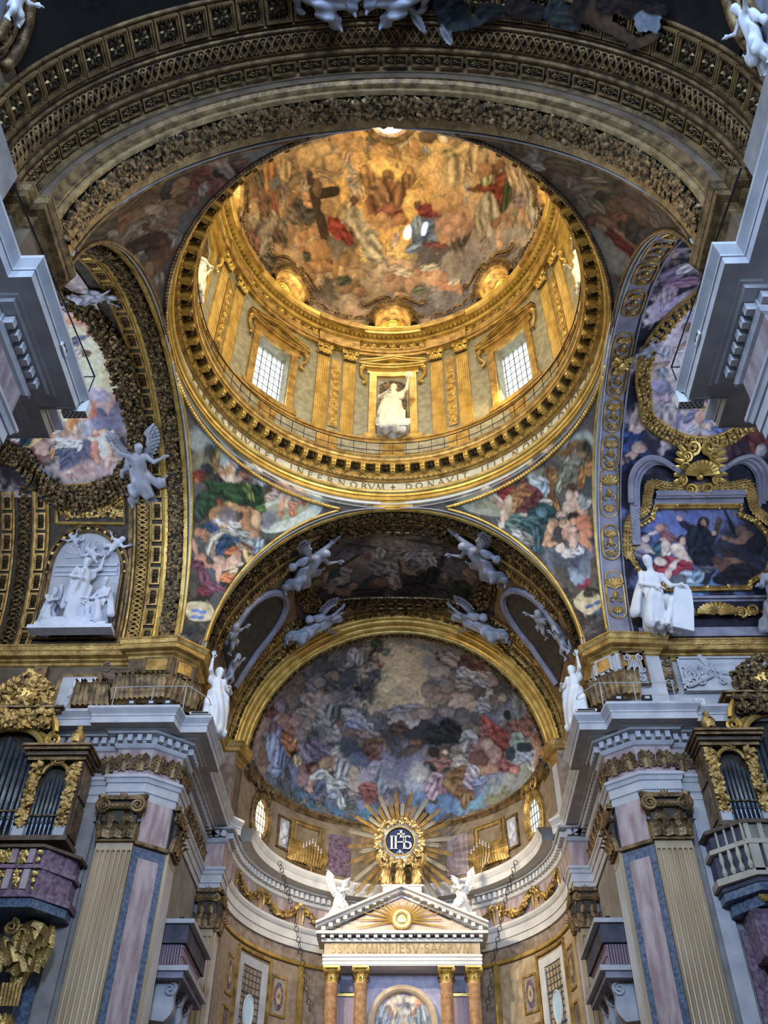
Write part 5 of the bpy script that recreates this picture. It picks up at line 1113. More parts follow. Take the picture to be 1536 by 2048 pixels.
# right: three pale panels with gilt and white reliefs
tb = attic[1]
for (x0, x1, kind) in ((8.62, 9.55, 0), (9.75, 10.62, 1), (10.85, 13.9, 2)):
    w_ = x1-x0; cx = (x0+x1)/2; y0 = 8.0 if kind == 0 else 8.4
    MB().box((cx, y0-.06, 21.42), (w_, .1, 1.52)).build('panel_ground', STONE, tb); f = MB()
    for (dx, dz, bw, bh) in ((0, .72, w_, .08), (0, -.72, w_, .08), (-w_/2+.04, 0, .08, 1.5), (w_/2-.04, 0, .08, 1.5)): f.box((cx+dx, y0-.14, 21.42+dz), (bw, .1, bh))
    f.build('panel_frame', GOLDO if kind < 2 else STONE, tb); rb = MB(); M = Matrix.Translation((cx, y0-.12, 21.42))
    if kind < 2:
        q = MB(); q.ball((0, 0, 0), .26, 10, sc_=(1, .4, 1.5 if kind == 0 else 1))
        for i in range(-3, 4):
            if kind == 0: q.box((i*.07, -.1, .02), (.03, .06, .6))
            else: q.merge(leaf(.3, .12, .08), Matrix.Rotation(i*.5, 4, 'Y') @ Matrix.Translation((0, -.08, .1)))
        for sx_ in (-1, 1):
            for (x, z, r_) in ((.24, .45, .16), (.28, -.1, .14), (.2, -.48, .16)): spiral(sx_*x, z, r_, 1.6, .28, sx_, 14, -.06, .02, q)
        rb.merge(q, M); rb.build('cartouche', GOLDO if kind else STONE, tb)
    else:
        g_ = random.Random(6); q = MB()
        for k in range(14):
            x, z = g_.uniform(-1.35, 1.35), g_.uniform(-.5, .5); a = g_.uniform(0, 3.1); q.merge(leaf(g_.uniform(.5, .9), .26, .1), Matrix.Translation((x, -.03, z)) @ Matrix.Rotation(a*2, 4, 'Y'))
        for k in range(10): spiral(g_.uniform(-1.3, 1.3), g_.uniform(-.5, .5), g_.uniform(.12, .26), 1.7, .28, g_.choice((-1, 1)), 16, -.06, .02, q)
        q.tube([(-1.3, -.1, -.6), (-.3, -.1, -.1)], .06, 5); q.ball((.2, -.02, .2), .34, 10, sc_=(1.4, .4, .8)); rb.merge(q, M); rb.build('trophy_relief', STONE, tb)
# gilt scrolls and garlands on the far friezes
for s in (-1, 1):
    en = [o for o in bpy.data.objects if o.name == ('trim_1' if s < 0 else 'trim_3')][0]; b = MB()
    for q, an in along([(12.2, 8.1), (9.68, 8.1), (9.68, 7.9), (8.47, 7.9), (7.55, 8.62), (7.55, 9.6), (7.9, 9.6), (7.9, 15.4)], .62, .04):
        M = Matrix.Translation((q[0], q[1], 17.68)) @ Matrix.Rotation(an+math.pi, 4, 'Z'); g2 = MB()
        for k in (-1, 1): spiral(k*.16, .12, .17, 1.7, .28, k, 16, -.05, .03, g2); spiral(k*.2, -.2, .13, 1.5, .3, -k, 14, -.05, .03, g2); g2.merge(leaf(.4, .2, .1), Matrix.Translation((k*.05, -.04, -.1)) @ Matrix.Rotation(k*.9, 4, 'Y'))
        g2.merge(leaf(.5, .26, .12), Matrix.Translation((0, -.05, -.35))); b.merge(g2, M)
    mir(b, s, 1).build('scroll_ornament', GOLDO, en)
# ------------------------------------------------------------------ organs
def organ(s, z0, lab):
    """built for the right side (s=1) in plan x 10.45..15.3, front y 7.05, then mirrored"""
    og = empty('organ', (s*12.9, 7.6, z0), label=lab, cat='organ', group=None)
    def P_(mb, name, m_, parent=og, smooth=False): return mir(mb, s, 1).xf(Matrix.Translation((-s*12.9, -7.6, -z0))).build(name, m_, parent, smooth)
    zc = z0+2.75
    P_(MB().box((12.9, 7.7, (z0+zc)/2), (4.8, .9, zc-z0)), 'case_back', DARK)
    sd = P_(MB().box((10.52, 7.55, (z0+zc)/2), (.14, 1.1, zc-z0)), 'case_side', WOOD)
    for (zz, hh) in ((z0+.75, 1.2), (z0+2.05, 1.1)): P_(MB().box((10.43, 7.55, zz), (.05, .8, hh)), 'side_panel', GOLDO, sd)
    P_(MB().box((12.9, 7.5, z0-.08), (5.1, 1.3, .16)), 'case_sill', WOOD)
    for x, w_ in ((10.68, .30), (12.02, .34), (14.6, .34)):
        P_(MB().box((x, 7.12, (z0+zc)/2), (w_, .2, zc-z0)), 'stile', GOLDO); pts = np.array([(x+dx, 7.0, z) for dx in (-.1, 0, .1) for z in np.linspace(z0+.35, zc-.2, 40)])
        V_, F_ = leaf_scatter(pts, np.repeat(np.array(((0, -1., 0),)), len(pts), 0), np.repeat(np.array(((0, 0, 1.),)), len(pts), 0), 150, .2, int(x*7), .14); loose('stile_carving', ((V_*np.array((s, 1, 1))-np.array((s*12.9, 7.6, z0))), F_), GOLD, og, kind='stuff')
        P_(MB().box((x, 7.0, z0+.18), (w_+.04, .16, .34)), 'stile_base', STONE)
    for k in range(7):                               # small flat
        x = 10.95+.145*k; h = 1.75+.42*(1-abs(k-3)/3.2); b = MB().lathe([(.02, 0), (.055, .35), (.062, .42), (.062, h), (.055, h)], c=(x, 7.12, z0+.05), n=10); b.box((x, 7.06, z0+.52), (.06, .03, .1)); P_(b, 'pipe', TIN, smooth=True)
    for k in range(11):                              # great flat
        x = 12.32+.2*k; h = 2.5+1.1*(1-abs(k-5)/5.5); b = MB().lathe([(.03, 0), (.075, .45), (.088, .55), (.088, h), (.08, h)], c=(x, 7.1, z0+.05), n=10); b.box((x, 7.02, z0+.66), (.09, .03, .14)); P_(b, 'pipe', TIN, smooth=True)
    P_(MB().box((11.45, 7.03, z0+.75), (1.1, .04, .05)).box((13.3, 7.0, z0+.9), (2.2, .04, .05)), 'pipe_rail', GOLDD)
    b = MB(); t = np.linspace(0, math.pi, 15); b.tube(np.stack([11.37+.42*np.cos(t), 7.02+0*t, z0+2.25+.36*np.sin(t)], 1), .07, 6); b.merge(spiral(0, 0, .14, 1.6, .3, 1, 14), Matrix.Translation((11.37, 7.0, z0+2.68))); 
    for q in (-1, 1): b.merge(leaf(.4, .2, .1), Matrix.Translation((11.37, 7.0, z0+2.62)) @ Matrix.Rotation(q*1.1, 4, 'Y')); spiral(11.37+q*.5, z0+2.25, .12, 1.4, .3, q, 12, 7.0, .02, b)
    P_(b, 'small_arch', GOLD)
    for (zz, hh, e) in ((zc, .12, .0), (zc+.14, .12, .10), (zc+.28, .10, .22), (zc+.38, .08, .30)):
        P_(MB().box((11.4, 7.5, zz), (2.0+2*e*.6, 1.2+2*e, hh)), 'case_cornice', GOLDO if e != .1 else WOOD); P_(MB().box((14.95, 7.5, zz), (1.0, 1.2+2*e, hh)), 'case_cornice', GOLDO)
    # upper stage with broken arch, scrolls, crest and urn
    u = zc+.45; P_(MB().box((13.3, 7.6, u+.6), (2.7, .6, 1.5)), 'upper_case', DARK); b = MB(); t = np.linspace(.1, math.pi-.1, 21); b.tube(np.stack([13.3+1.2*np.cos(t), 7.05+0*t, u-.05+.85*np.sin(t)], 1), .11, 6); b.tube(np.stack([13.3+1.38*np.cos(t), 7.1+0*t, u+.0+.95*np.sin(t)], 1), .08, 6)
    for q in (-1, 1): spiral(13.3+q*1.35, u-.0, .26, 1.7, .3, q, 18, 7.0, .03, b)
    spiral(11.75, u+.3, .30, 1.9, .3, -1, 22, 7.0, .04, b); b.tube(np.stack([np.linspace(11.75, 12.05, 8), 7.0+0*np.linspace(0, 1, 8), u+.6+.7*np.linspace(0, 1, 8)**.6], 1), .12, 6); P_(b, 'broken_arch', GOLDB)
    P_(MB().box((13.2, 7.3, u+1.42), (2.9, .9, .10)).box((13.2, 7.25, u+1.52), (3.1, 1.0, .08)), 'upper_cornice', GOLDO)
    pts = np.array([(13.25+dx, 7.0, u+dz) for dx in np.linspace(-1.2, 1.2, 16) for dz in np.linspace(.75, 1.35, 8)]+[(13.2+dx, 7.0, u+1.6+dz) for dx in np.linspace(-1.0, 1.0, 14) for dz in np.linspace(0, 1.5*(1-abs(dx)*.55), 9)])
    V_, F_ = leaf_scatter(pts, np.repeat(np.array(((0, -1., 0),)), len(pts), 0), np.repeat(np.array(((0, 0, 1.),)), len(pts), 0), 700, .24, 3, .3); loose('crest_carving', ((V_*np.array((s, 1, 1))-np.array((s*12.9, 7.6, z0))), F_), GOLD if s < 0 else GOLDD, og, kind='stuff')
    b = MB(); t = np.linspace(0, TAU, 25); b.lathe([(0, .05), (.3, .04), (.36, .0)], n=20); 
    for k in range(20): a = TAU*k/20; b.tube([(.34*math.cos(a), .34*math.sin(a), .03), (.52*math.cos(a), .52*math.sin(a), .03)], (.04, .015), 4)
    b.xf(Matrix.Translation((13.2, 6.85, u+2.05)) @ Matrix.Rotation(HP, 4, 'X')); P_(b, 'crest_medallion', GOLDB)
    b = MB().lathe([(.06, 0), (.16, .05), (.08, .16), (.22, .34), (.26, .5), (.16, .66), (.08, .74), (.12, .84), (.0, .95)], c=(10.95, 7.1, u), n=14); b.merge(leaf(.4, .3, .1), Matrix.Translation((10.95, 6.85, u+.2))); P_(b, 'urn', GOLD, smooth=True)
    for q, x in ((-1, 12.35), (1, 14.1)): b = MB(); b.tube([(x, 7.0, u+1.6), (x-q*.5, 6.95, u+2.1)], .09, 6); P_(b, 'pediment_scroll', GOLDB)
    for (x, dz, mx_, lb) in ((12.45, 1.6, 1, 'inner'), (14.0, 1.6, -1, 'outer')):
        pass
    return og
organ(-1, 14.55, 'gilt carved organ case with dark pipes on the left transept wall'); organ(1, 14.95, 'dark carved organ case with tin pipes on the right transept wall')
# organ galleries
gl_ = empty('organ_gallery', (-12.6, 7.2, 12.2), label='purple marble organ gallery with gilt panels, on the left', cat='gallery'); Q = lambda b, n, m_, sm=False: b.xf(Matrix.Translation((12.6, -7.2, -12.2))).build(n, m_, gl_, sm)
for z, h, e, m_ in ((14.02, .10, .12, WOOD), (13.4, .12, .05, PURPLE), (12.55, .2, .1, PURPLE), (12.3, .26, .02, BLUEM)): Q(MB().prism([(-17, 8.1), (-17, 6.55-e), (-10.75-e*.4, 6.55-e), (-10.0+e, 7.5-e), (-10.0+e, 8.1)], z-h/2, z+h/2), 'moulding', m_)
Q(MB().prism([(-17, 8.1), (-17, 6.6), (-10.72, 6.6), (-10.05, 7.5), (-10.05, 8.1)], 12.4, 14.0), 'parapet', PURPLE)
for (x0, x1, z0_, z1_) in ((-13.6, -11.85, 13.5, 13.95), (-13.6, -11.9, 12.68, 13.3), (-11.5, -11.35, 12.68, 13.3), (-11.5, -11.3, 13.5, 13.95), (-10.95, -10.85, 12.68, 13.9)):
    pts = np.array([(x, 6.56, z) for x in np.linspace(x0, x1, 24) for z in np.linspace(z0_+.06, z1_-.06, 6)]); V_, F_ = leaf_scatter(pts, np.repeat(np.array(((0, -1., 0),)), len(pts), 0), np.repeat(np.array(((0, 0, 1.),)), len(pts), 0), max(20, int(150*(x1-x0))), .14, int(z0_*9), .06); loose('gilt_scrollwork', (V_+np.array((12.6, -7.2, -12.2)), F_), GOLDB, gl_, kind='stuff')
    Q(MB().box(((x0+x1)/2, 6.585, (z0_+z1_)/2), (x1-x0, .05, z1_-z0_)), 'panel_ground', DARK)
for x in (-11.7, -11.15): 
    for zz in (13.0, 13.72): Q(MB().box((x, 6.55, zz), (.2, .12, .6 if zz < 13.2 else .44)), 'strip', PINK)
b = MB()
for k in range(4): spiral(-11.35+.3*k, 11.75-.14*k, .24, 1.8, .3, 1 if k % 2 else -1, 18, 7.0+.12*k, .04, b)
for k in range(16): b.merge(leaf(.75, .34, .26), Matrix.Translation((-11.45+.09*k, 7.0+.05*(k % 5), 10.55+.22*(k % 4))) @ Matrix.Rotation(.5*math.sin(k*2.1), 4, 'Y'))
b.tube([(-10.85, 7.7, 12.0), (-10.95, 7.55, 11.2), (-10.95, 7.6, 10.3)], (.42, .40, .22), 8)
for k in range(6): b.tube([(-11.25+.11*k, 7.3, 10.3), (-11.2+.1*k, 7.35, 9.7)], .05, 5)
for k in range(9): b.merge(leaf(.6, .2, .14), Matrix.Translation((-10.97, 7.4, 9.1)) @ Matrix.Rotation((k-4)*.42, 4, 'Y'))
b.ball((-10.97, 7.35, 9.2), .16, 8); b.box((-11.0, 7.7, 7.5), (.5, .4, 2.8)); Q(b, 'gilt_bracket', GOLD)
gr_ = empty('organ_gallery', (12.6, 7.2, 12.2), label='cream and grey wooden organ gallery with lattice, on the right', cat='gallery'); Q = lambda b, n, m_, sm=False: b.xf(Matrix.Translation((-12.6, -7.2, -12.2))).build(n, m_, gr_, sm)
CRW = mat('cream painted wood', (.42, .37, .28), .5, 0, (.52, .46, .36), 2); PG = lambda e: [(17, 8.1), (17, 6.5-e), (10.95-e*.3, 6.5-e), (10.05-e, 7.4-e), (10.05-e, 8.1)]
for z, h, e, m_ in ((14.72, .12, .10, WOOD), (14.08, .14, .08, CRW), (13.15, .2, .06, CRW), (12.85, .4, -.1, BLUEM), (12.5, .4, -.3, BLUEM)): Q(MB().prism(PG(e), z-h/2, z+h/2), 'moulding', m_)
Q(MB().prism(PG(-.06), 12.9, 14.7), 'parapet', SLATE)
for x in (11.0, 11.42, 12.1): Q(MB().box((x, 6.5, 14.4), (.14, .12, .56)), 'post', CRW); Q(MB().box((x+.08, 6.5, 13.6), (.3, .12, .85)), 'post', CRW)
for x0 in (11.1, 11.55):
    for k in range(9):
        for q in (-1, 1): Q(MB().box((0, 0, 0), (.02, .02, .62)).xf(Matrix.Translation((x0+.03+.045*k, 6.52, 14.4)) @ Matrix.Rotation(q*.7, 4, 'Y')), 'lattice_slat', CRW)
for k in range(4): q = k/3.5; Q(MB().lathe([(.05, 0), (.09, .12), (.04, .3), (.08, .5), (.05, .75)], c=(10.85-.72*q, 6.52+.75*q, 13.25), n=8), 'baluster', CRW); Q(MB().box((10.85-.72*q, 6.5+.75*q, 14.4), (.06, .06, .56)), 'slat', CRW)
b = MB()
for k in range(11): a = math.pi*(k-5)/11; t = np.linspace(.08, .5, 5); b.tube(np.stack([11.4+t*np.sin(a), 6.9-.2*np.sin(t*3), 12.55-t*np.cos(a)*.5], 1), .02+.07*t, 5)
Q(b, 'gilt_shell', GOLDB); Q(MB().box((11.0, 7.5, 11.6), (.5, .8, 1.3), taper=1.3), 'corbel', PURPLE)
# marble strip and carved panels of the transept walls below the galleries
for s in (-1, 1):
    MB().box((s*10.2, 8.04, 8.0), (.5, .1, 16.4)).build('wall_strip_'+('left' if s < 0 else 'right'), STONE if s > 0 else PLASTER, kind='structure'); MB().box((s*10.75, 8.02, 6.0), (.42, .1, 12.0)).build('wall_inlay_'+('left' if s < 0 else 'right'), PURPLE if s > 0 else BLUEM, kind='structure')
    MB().box((s*13.5, 8.05, 6.0), (4.8, .08, 12.0)).build('wall_panel_'+('left' if s < 0 else 'right'), SLATE if s < 0 else mat('carved buff panel', (.30, .26, .20), .7, 0, (.42, .36, .28), 3, bump=.6, bscale=5), kind='structure')
# ------------------------------------------------------------------ small things on the cornices
def lamp(x, y, z, rz, lab, m_=None):
    o = empty('spotlight', (x, y, z), label=lab, cat='spotlight', group='cornice spotlights'); o.rotation_euler.z = rz
    MB().box((0, 0, .16), (.34, .2, .22)).build('housing', m_ or IRON, o); MB().box((0, -.11, .16), (.16, .02, .10)).build('lens', STONE, o); MB().box((0, .02, .03), (.1, .1, .06)).build('foot', IRON, o)
for (x, y, lab) in ((-9.3, 7.05, 'small spotlight on the far left cornice, nearest the organ'), (-8.6, 7.05, 'small spotlight on the far left cornice, middle of the row'), (-8.0, 7.05, 'small spotlight on the far left cornice, nearest the choir'), (8.0, 7.0, 'small spotlight on the far right cornice, nearest the choir'), (9.0, 7.0, 'small spotlight on the far right cornice, middle of the row'), (10.9, 7.25, 'small spotlight on the far right cornice, nearest the organ')): lamp(x, y, 19.36, 0, lab, STONEW if x > 10 else None)
for s in (-1, 1):
    o = empty('floodlight', (s*6.95, 7.75, 19.36), label='flat louvred floodlight at the corner of the %s choir cornice' % ('left' if s < 0 else 'right'), cat='floodlight'); MB().box((0, 0, .12), (.75, .3, .10)).build('panel', STONEW, o); MB().box((0, -.16, .12), (.62, .02, .06)).build('louvre', IRON, o); MB().box((0, .02, .035), (.2, .2, .07)).build('foot', IRON, o)
    # perforated loudspeaker at the end of the near cornice
    o = empty('loudspeaker', (s*7.44, -6.86, 18.98), label='white perforated loudspeaker on the end of the near %s cornice' % ('left' if s < 0 else 'right'), cat='loudspeaker'); MB().box((0, 0, 0), (.60, .22, .42)).build('body', STONEW, o)
    for i in range(5):
        for j in range(3): MB().box((-.24+.11*i+(.05 if j % 2 else 0), -.07+.07*j, -.213), (.04, .035, .01)).build('hole', IRON, o)
    o = empty('arrow_sign', (s*7.28, -8.6, 19.1), label='small white tag with a black arrow on the near %s cornice' % ('left' if s < 0 else 'right'), cat='sign'); MB().box((0, 0, 0), (.04, .35, .3)).build('plate', STONEW, o); MB().add([(s*-.03, -.12, -.08), (s*-.03, 0, 0), (s*-.03, -.12, .08)], [(0, 1, 2)]).add([(s*-.03, .12, -.08), (s*-.03, 0, 0), (s*-.03, .12, .08)], [(0, 1, 2)]).build('arrow', IRON, o)
    o = empty('safety_rail', (s*7.4, -8.0, 19.4), label='thin iron rail along the near %s cornice' % ('left' if s < 0 else 'right'), cat='railing'); b = MB(); b.tube([(s*.35, -4.0, .9), (s*-.1, 1.15, .9), (s*.6, 1.15, .9)], .025, 4); b.build('rail', IRON, o); MB().tube([(s*-.1, 1.15, .9), (s*0, 1.3, -.1)], .018, 4).build('stay', IRON, o); MB().tube([(s*.1, -1.8, .9), (s*.2, -1.8, 0)], .018, 4).build('stay', IRON, o)
    o = empty('wire_rail', (s*9.3, 7.2, 19.4), label='thin wire railing on the far %s cornice' % ('left' if s < 0 else 'right'), cat='railing'); MB().tube([(s*.9, .05, .95), (s*0, 0, .95), (s*-1.9, .0, .95), (s*-2.5, .75, .9), (s*-2.6, 4, .9)], .02, 4).build('wire', STONE, o)
    for x in (.8, -.6, -1.8): MB().tube([(s*x, .02, .95), (s*x, .05, 0)], .018, 4).build('post', STONE, o)
for s in (-1, 1):
    a = s*R(40 if s < 0 else 38); M = on_apse(a, 6.35, 19.36); o = empty('candelabrum', tuple(M.translation), label='gilt branched candelabrum on the %s apse cornice' % ('left' if s < 0 else 'right'), cat='candelabrum', group='apse candelabra'); o.rotation_euler.z = -a
    MB().lathe([(.16, 0), (.05, .08), (.03, .35), (.06, .4)], n=8).build('stem', BRONZE, o)
    for k in range(7):
        x = (k-3)*.17; t = np.linspace(0, 1, 7); h = 1.15+.35*(1-abs(k-3)/3); MB().tube(np.stack([x*np.sin(t*1.57), 0*t, .3+(h-.3)*t**1.6], 1), .022, 5).build('branch', BRONZE, o); MB().lathe([(.05, 0), (.06, .04), (.02, .05), (.02, .22), (0, .26)], c=(x, 0, h), n=6).build('candle', STONEW, o)
    ch = empty('chain', tuple(on_apse(s*R(62), 5.98, 19.2).translation), label='thin hanging chain of rings before the %s apse wall' % ('left' if s < 0 else 'right'), cat='chain', group='apse chains'); b = MB(); t = np.linspace(0, TAU, 9)
    RING = MB().tube(np.stack([.09*np.cos(t), 0*t, .12*np.sin(t)], 1), .014, 4, cap=False).data('link', IRON)
    for k in range(30): q = k/29; inst(RING, 'link', Matrix.Translation((-s*1.6*q, 1.3*q, -.2-5.6*q+.5*math.sin(q*3.1))) @ Matrix.Rotation(1.2*(k % 2), 4, 'Z'), ch)
# ------------------------------------------------------------------ gilt borders of the pendentives
for qx, qy, nm in ((-1, 1, 'far_left'), (1, 1, 'far_right'), (-1, -1, 'near_left'), (1, -1, 'near_right')):
    P, U, V = surf_pend(qx, qy, 81, 121); root = empty('trim_pendentive_'+nm, kind='structure', label='gilt beaded border of the %s pendentive' % nm.replace('_', ' '))
    C = np.array((0, 0, 0.)); 
    def lift(p): q = p.copy(); d = np.linalg.norm(q[:, :2], axis=1)[:, None]; q[:, :2] *= (1-.06/d); return q
    top = int(110); b = MB()
    zi = 113; j = [i for i in range(81)]
    b.tube(lift(P[5:76, 112]), .075, 6)
    for side in (0, 80):
        k = 4 if side == 0 else 76; b.tube(lift(P[k, 8:112]), .07, 6)
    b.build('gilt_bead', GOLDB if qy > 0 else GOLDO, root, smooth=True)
    b = MB(); b.tube(lift(P[3:78, 115]), .03, 4); b.tube(lift(P[2, 4:116]), .035, 4); b.tube(lift(P[78, 4:116]), .035, 4); b.build('pale_fillet', STONE, root)
    g_ = MB()
    for i in range(8, 74, 1): p = lift(P[i:i+1, 112])[0]; g_.ball(tuple(p), .10, 5)
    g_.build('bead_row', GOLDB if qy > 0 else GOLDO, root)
# ------------------------------------------------------------------ stucco and bronze figures: bodies grown from a skeleton as one skin
def surface_nets(D, org, h):
    S = D < 0; nx, ny, nz = D.shape; idx = np.full((nx-1, ny-1, nz-1), -1, np.int64)
    acc = np.zeros((nx-1, ny-1, nz-1, 3)); cnt = np.zeros((nx-1, ny-1, nz-1))
    c = lambda a, b, d: (slice(a, nx-1+a), slice(b, ny-1+b), slice(d, nz-1+d))
    cor = [(a, b, d) for a in (0, 1) for b in (0, 1) for d in (0, 1)]
    for p in cor:
        for ax in range(3):
            if p[ax]: continue
            q = list(p); q[ax] = 1; A, B = D[c(*p)], D[c(*q)]; m = (A < 0) != (B < 0); t = np.where(m, A/(A-B+1e-12), 0)
            for k in range(3): acc[..., k] += m*(p[k]+(t if k == ax else 0))
            cnt += m
    act = cnt > 0; idx[act] = np.arange(act.sum()); i, j, k = np.nonzero(act)
    V = (np.stack([i, j, k], 1)+acc[act]/cnt[act][:, None])*h+org; F = []
    for ax in range(3):
        a, b = [(1, 2), (2, 0), (0, 1)][ax]; sh = [slice(None)]*3; sl0, sl1 = sh[:], sh[:]; sl0[ax] = slice(0, -1); sl1[ax] = slice(1, None)
        m = S[tuple(sl0)] != S[tuple(sl1)]; neg = S[tuple(sl0)]; e = np.stack(np.nonzero(m), 1)
        ok = (e[:, a] > 0) & (e[:, b] > 0) & (e[:, a] < D.shape[a]-1) & (e[:, b] < D.shape[b]-1); e = e[ok]
        def at(da, db): q = e.copy(); q[:, a] += da; q[:, b] += db; return idx[q[:, 0], q[:, 1], q[:, 2]]
        Q = np.stack([at(-1, -1), at(0, -1), at(0, 0), at(-1, 0)], 1); fl = ~neg[tuple(np.stack(np.nonzero(m), 0))][ok] if False else ~neg[e[:, 0], e[:, 1], e[:, 2]]
        Q[fl] = Q[fl][:, ::-1]; F.append(Q)
    F = np.concatenate(F); return V, F[(F >= 0).all(1)]
def body_data(name, skin, cloth, material, h=.028, fold=.024, k=.035, fq=30):
    """skin, cloth: lists of (p0, p1, r0, r1)"""
    allp = np.array([p for s in skin+cloth for p in s[:2]]); rm = max(max(s[2], s[3]) for s in skin+cloth)+.08
    lo, hi = allp.min(0)-rm, allp.max(0)+rm; n = np.ceil((hi-lo)/h).astype(int)+1
    X, Y, Z = np.meshgrid(*[lo[i]+h*np.arange(n[i]) for i in range(3)], indexing='ij')
    def field(prims):
        d = np.full(X.shape, 9.0)
        for p0, p1, r0, r1 in prims:
            p0, p1 = np.array(p0, float), np.array(p1, float); v = p1-p0; L2 = v@v+1e-9
            t = np.clip(((X-p0[0])*v[0]+(Y-p0[1])*v[1]+(Z-p0[2])*v[2])/L2, 0, 1)
            e = np.sqrt((X-p0[0]-t*v[0])**2+(Y-p0[1]-t*v[1])**2+(Z-p0[2]-t*v[2])**2)-(r0+(r1-r0)*t)
            hh = np.clip(.5+.5*(d-e)/k, 0, 1); d = d*(1-hh)+e*hh-k*hh*(1-hh)
        return d
    D = field(skin)
    if cloth:
        f = fold*(np.sin(fq*X+4*np.sin(2.3*Z+1)+3*np.sin(3.1*Y))+.7*np.sin(fq*.8*Y+4*np.sin(2.7*Z)+2*np.sin(3*X)))
        e = field(cloth)+f; hh = np.clip(.5+.5*(D-e)/.03, 0, 1); D = D*(1-hh)+e*hh-.03*hh*(1-hh)
    V, F = surface_nets(D, lo, h)
    return mesh_data(name, V, F, material, True)
A3 = lambda *p: np.array(p, float)
def skeleton(J):
    """limb and head volumes from joint positions"""
    S = [(J['H'], J['C'], .135, .155), (J['C'], J['N'], .13, .06), (J['N'], J['D'], .055, .055)]
    D = np.array(J['D'], float); fd = np.array(J.get('face', (0, -1, 0)), float); fd /= np.linalg.norm(fd); u = np.array(J['D'])-np.array(J['N']); u /= np.linalg.norm(u)
    S += [(D-u*.03, D+u*.05, .085, .095), (D+fd*.05-u*.07, D+fd*.06-u*.09, .05, .045), (D+fd*.095+u*.01, D+fd*.115-u*.035, .014, .02), (D+fd*.085+u*.035, D+fd*.09+u*.03, .03, .03), (D-fd*.05+u*.05, D-fd*.06-u*.02, .09, .07)]
    for s in 'LR':
        S += [(J['C'], J['S'+s], .11, .075), (J['S'+s], J['E'+s], .062, .05), (J['E'+s], J['W'+s], .05, .034)]
        if 'K'+s in J: S += [(J['H'], J['K'+s], .11, .075), (J['K'+s], J['A'+s], .068, .042), (J['A'+s], np.array(J['A'+s])+np.array(J.get('F'+s, (0, -.16, -.02))), .042, .03)]
    return S
def hand_mb(palm=.085):
    """hand pointing +z: palm, four unequal bent fingers, thumb from the side"""
    b = MB(); b.tube([(0, 0, -.01), (0, 0, palm*.5), (0, 0, palm)], (.026, .042, .040), 6, flat=.5)
    for i, (x, L) in enumerate(((-.03, .062), (-.010, .075), (.011, .070), (.030, .054))): b.tube([(x*.9, 0, palm*.9), (x*1.1, -.006, palm+L*.5), (x*1.15, -.026, palm+L*.95)], (.012, .011, .008), 4)
    b.tube([(-.03, 0, palm*.3), (-.062, -.012, palm*.7), (-.066, -.026, palm*1.05)], (.014, .012, .009), 4); return b
HAND = {}
def hands(J, material, parent, sc_=1.0):
    key = material.name
    if key not in HAND: HAND[key] = hand_mb().data('hand', material)
    for s in 'LR':
        e, w_ = Vector(J['E'+s]), Vector(J['W'+s]); q = (w_-e).to_track_quat('Z', 'Y')
        inst(HAND[key], 'hand', Matrix.Translation(w_) @ q.to_matrix().to_4x4() @ Matrix.Diagonal((1.25 if s == 'R' else -1.25, 1.25, 1.25, 1)), parent)
def wing_data(name, material, L=1.3, W=.5):
    """wing rooted at origin rising +z and spreading +x, three rows of feathers"""
    b = MB()
    for row, (n, l, w_, y) in enumerate(((11, 1.0, .11, .02), (9, .62, .10, -.02), (7, .36, .09, -.05))):
        for i in range(n):
            q = i/(n-1); bx, bz = W*.55*math.sin(q*1.9)*1.0, L*(.06+.78*q**.9)*(.9); a = -1.15+1.5*q; ln = L*l*.52*(.75+.4*q)
            f = leaf(ln, w_*1.25, .02, 4, 1); b.merge(f, Matrix.Translation((bx*.9, y, bz)) @ Matrix.Rotation(math.pi*.5+.65-q*1.35, 4, 'Y'))
    t = np.linspace(0, 1, 9); b.tube(np.stack([W*.5*np.sin(t*1.9), -.03+0*t, L*(.02+.80*t**.9)], 1), .07*(1-.6*t)+.02, 6)
    return b.data(name, material)
WING = {}
def wings(parent, M, material, L=1.3, W=.55, both=True):
    k = (material.name, L, W)
    if k not in WING: WING[k] = wing_data('wing', material, L, W)
    for s in ((-1, 1) if both else (1,)): inst(WING[k], 'wing', M @ Matrix.Diagonal((s, 1, 1, 1)) @ Matrix.Translation((.06, .12, 0)) @ Matrix.Rotation(.25, 4, 'Z'), parent)
P_STAND = dict(H=(0, 0, .98), C=(.0, .0, 1.36), N=(0, .0, 1.52), D=(.02, -.03, 1.68), SL=(-.19, 0, 1.45), SR=(.19, 0, 1.45), EL=(-.34, -.12, 1.22), WL=(-.16, -.30, 1.18), ER=(.36, -.10, 1.55), WR=(.40, -.16, 1.85), KL=(-.12, -.10, .52), AL=(-.14, 0, .08), KR=(.12, -.04, .52), AR=(.16, .02, .08))
C_STAND = [((0, -.02, 1.35), (0, 0, .95), .17, .19), ((-.10, -.05, .95), (-.18, -.10, .06), .16, .17), ((.10, -.02, .95), (.20, -.02, .06), .16, .16), ((0, -.06, .95), (.02, -.14, .05), .17, .16), ((0, .08, 1.0), (.0, .14, .06), .15, .18), ((-.22, .05, 1.40), (-.30, .10, .5), .08, .13), ((.20, .02, 1.38), (-.20, -.14, .95), .09, .12), ((-.20, -.14, .95), (-.36, -.05, .60), .11, .07)]
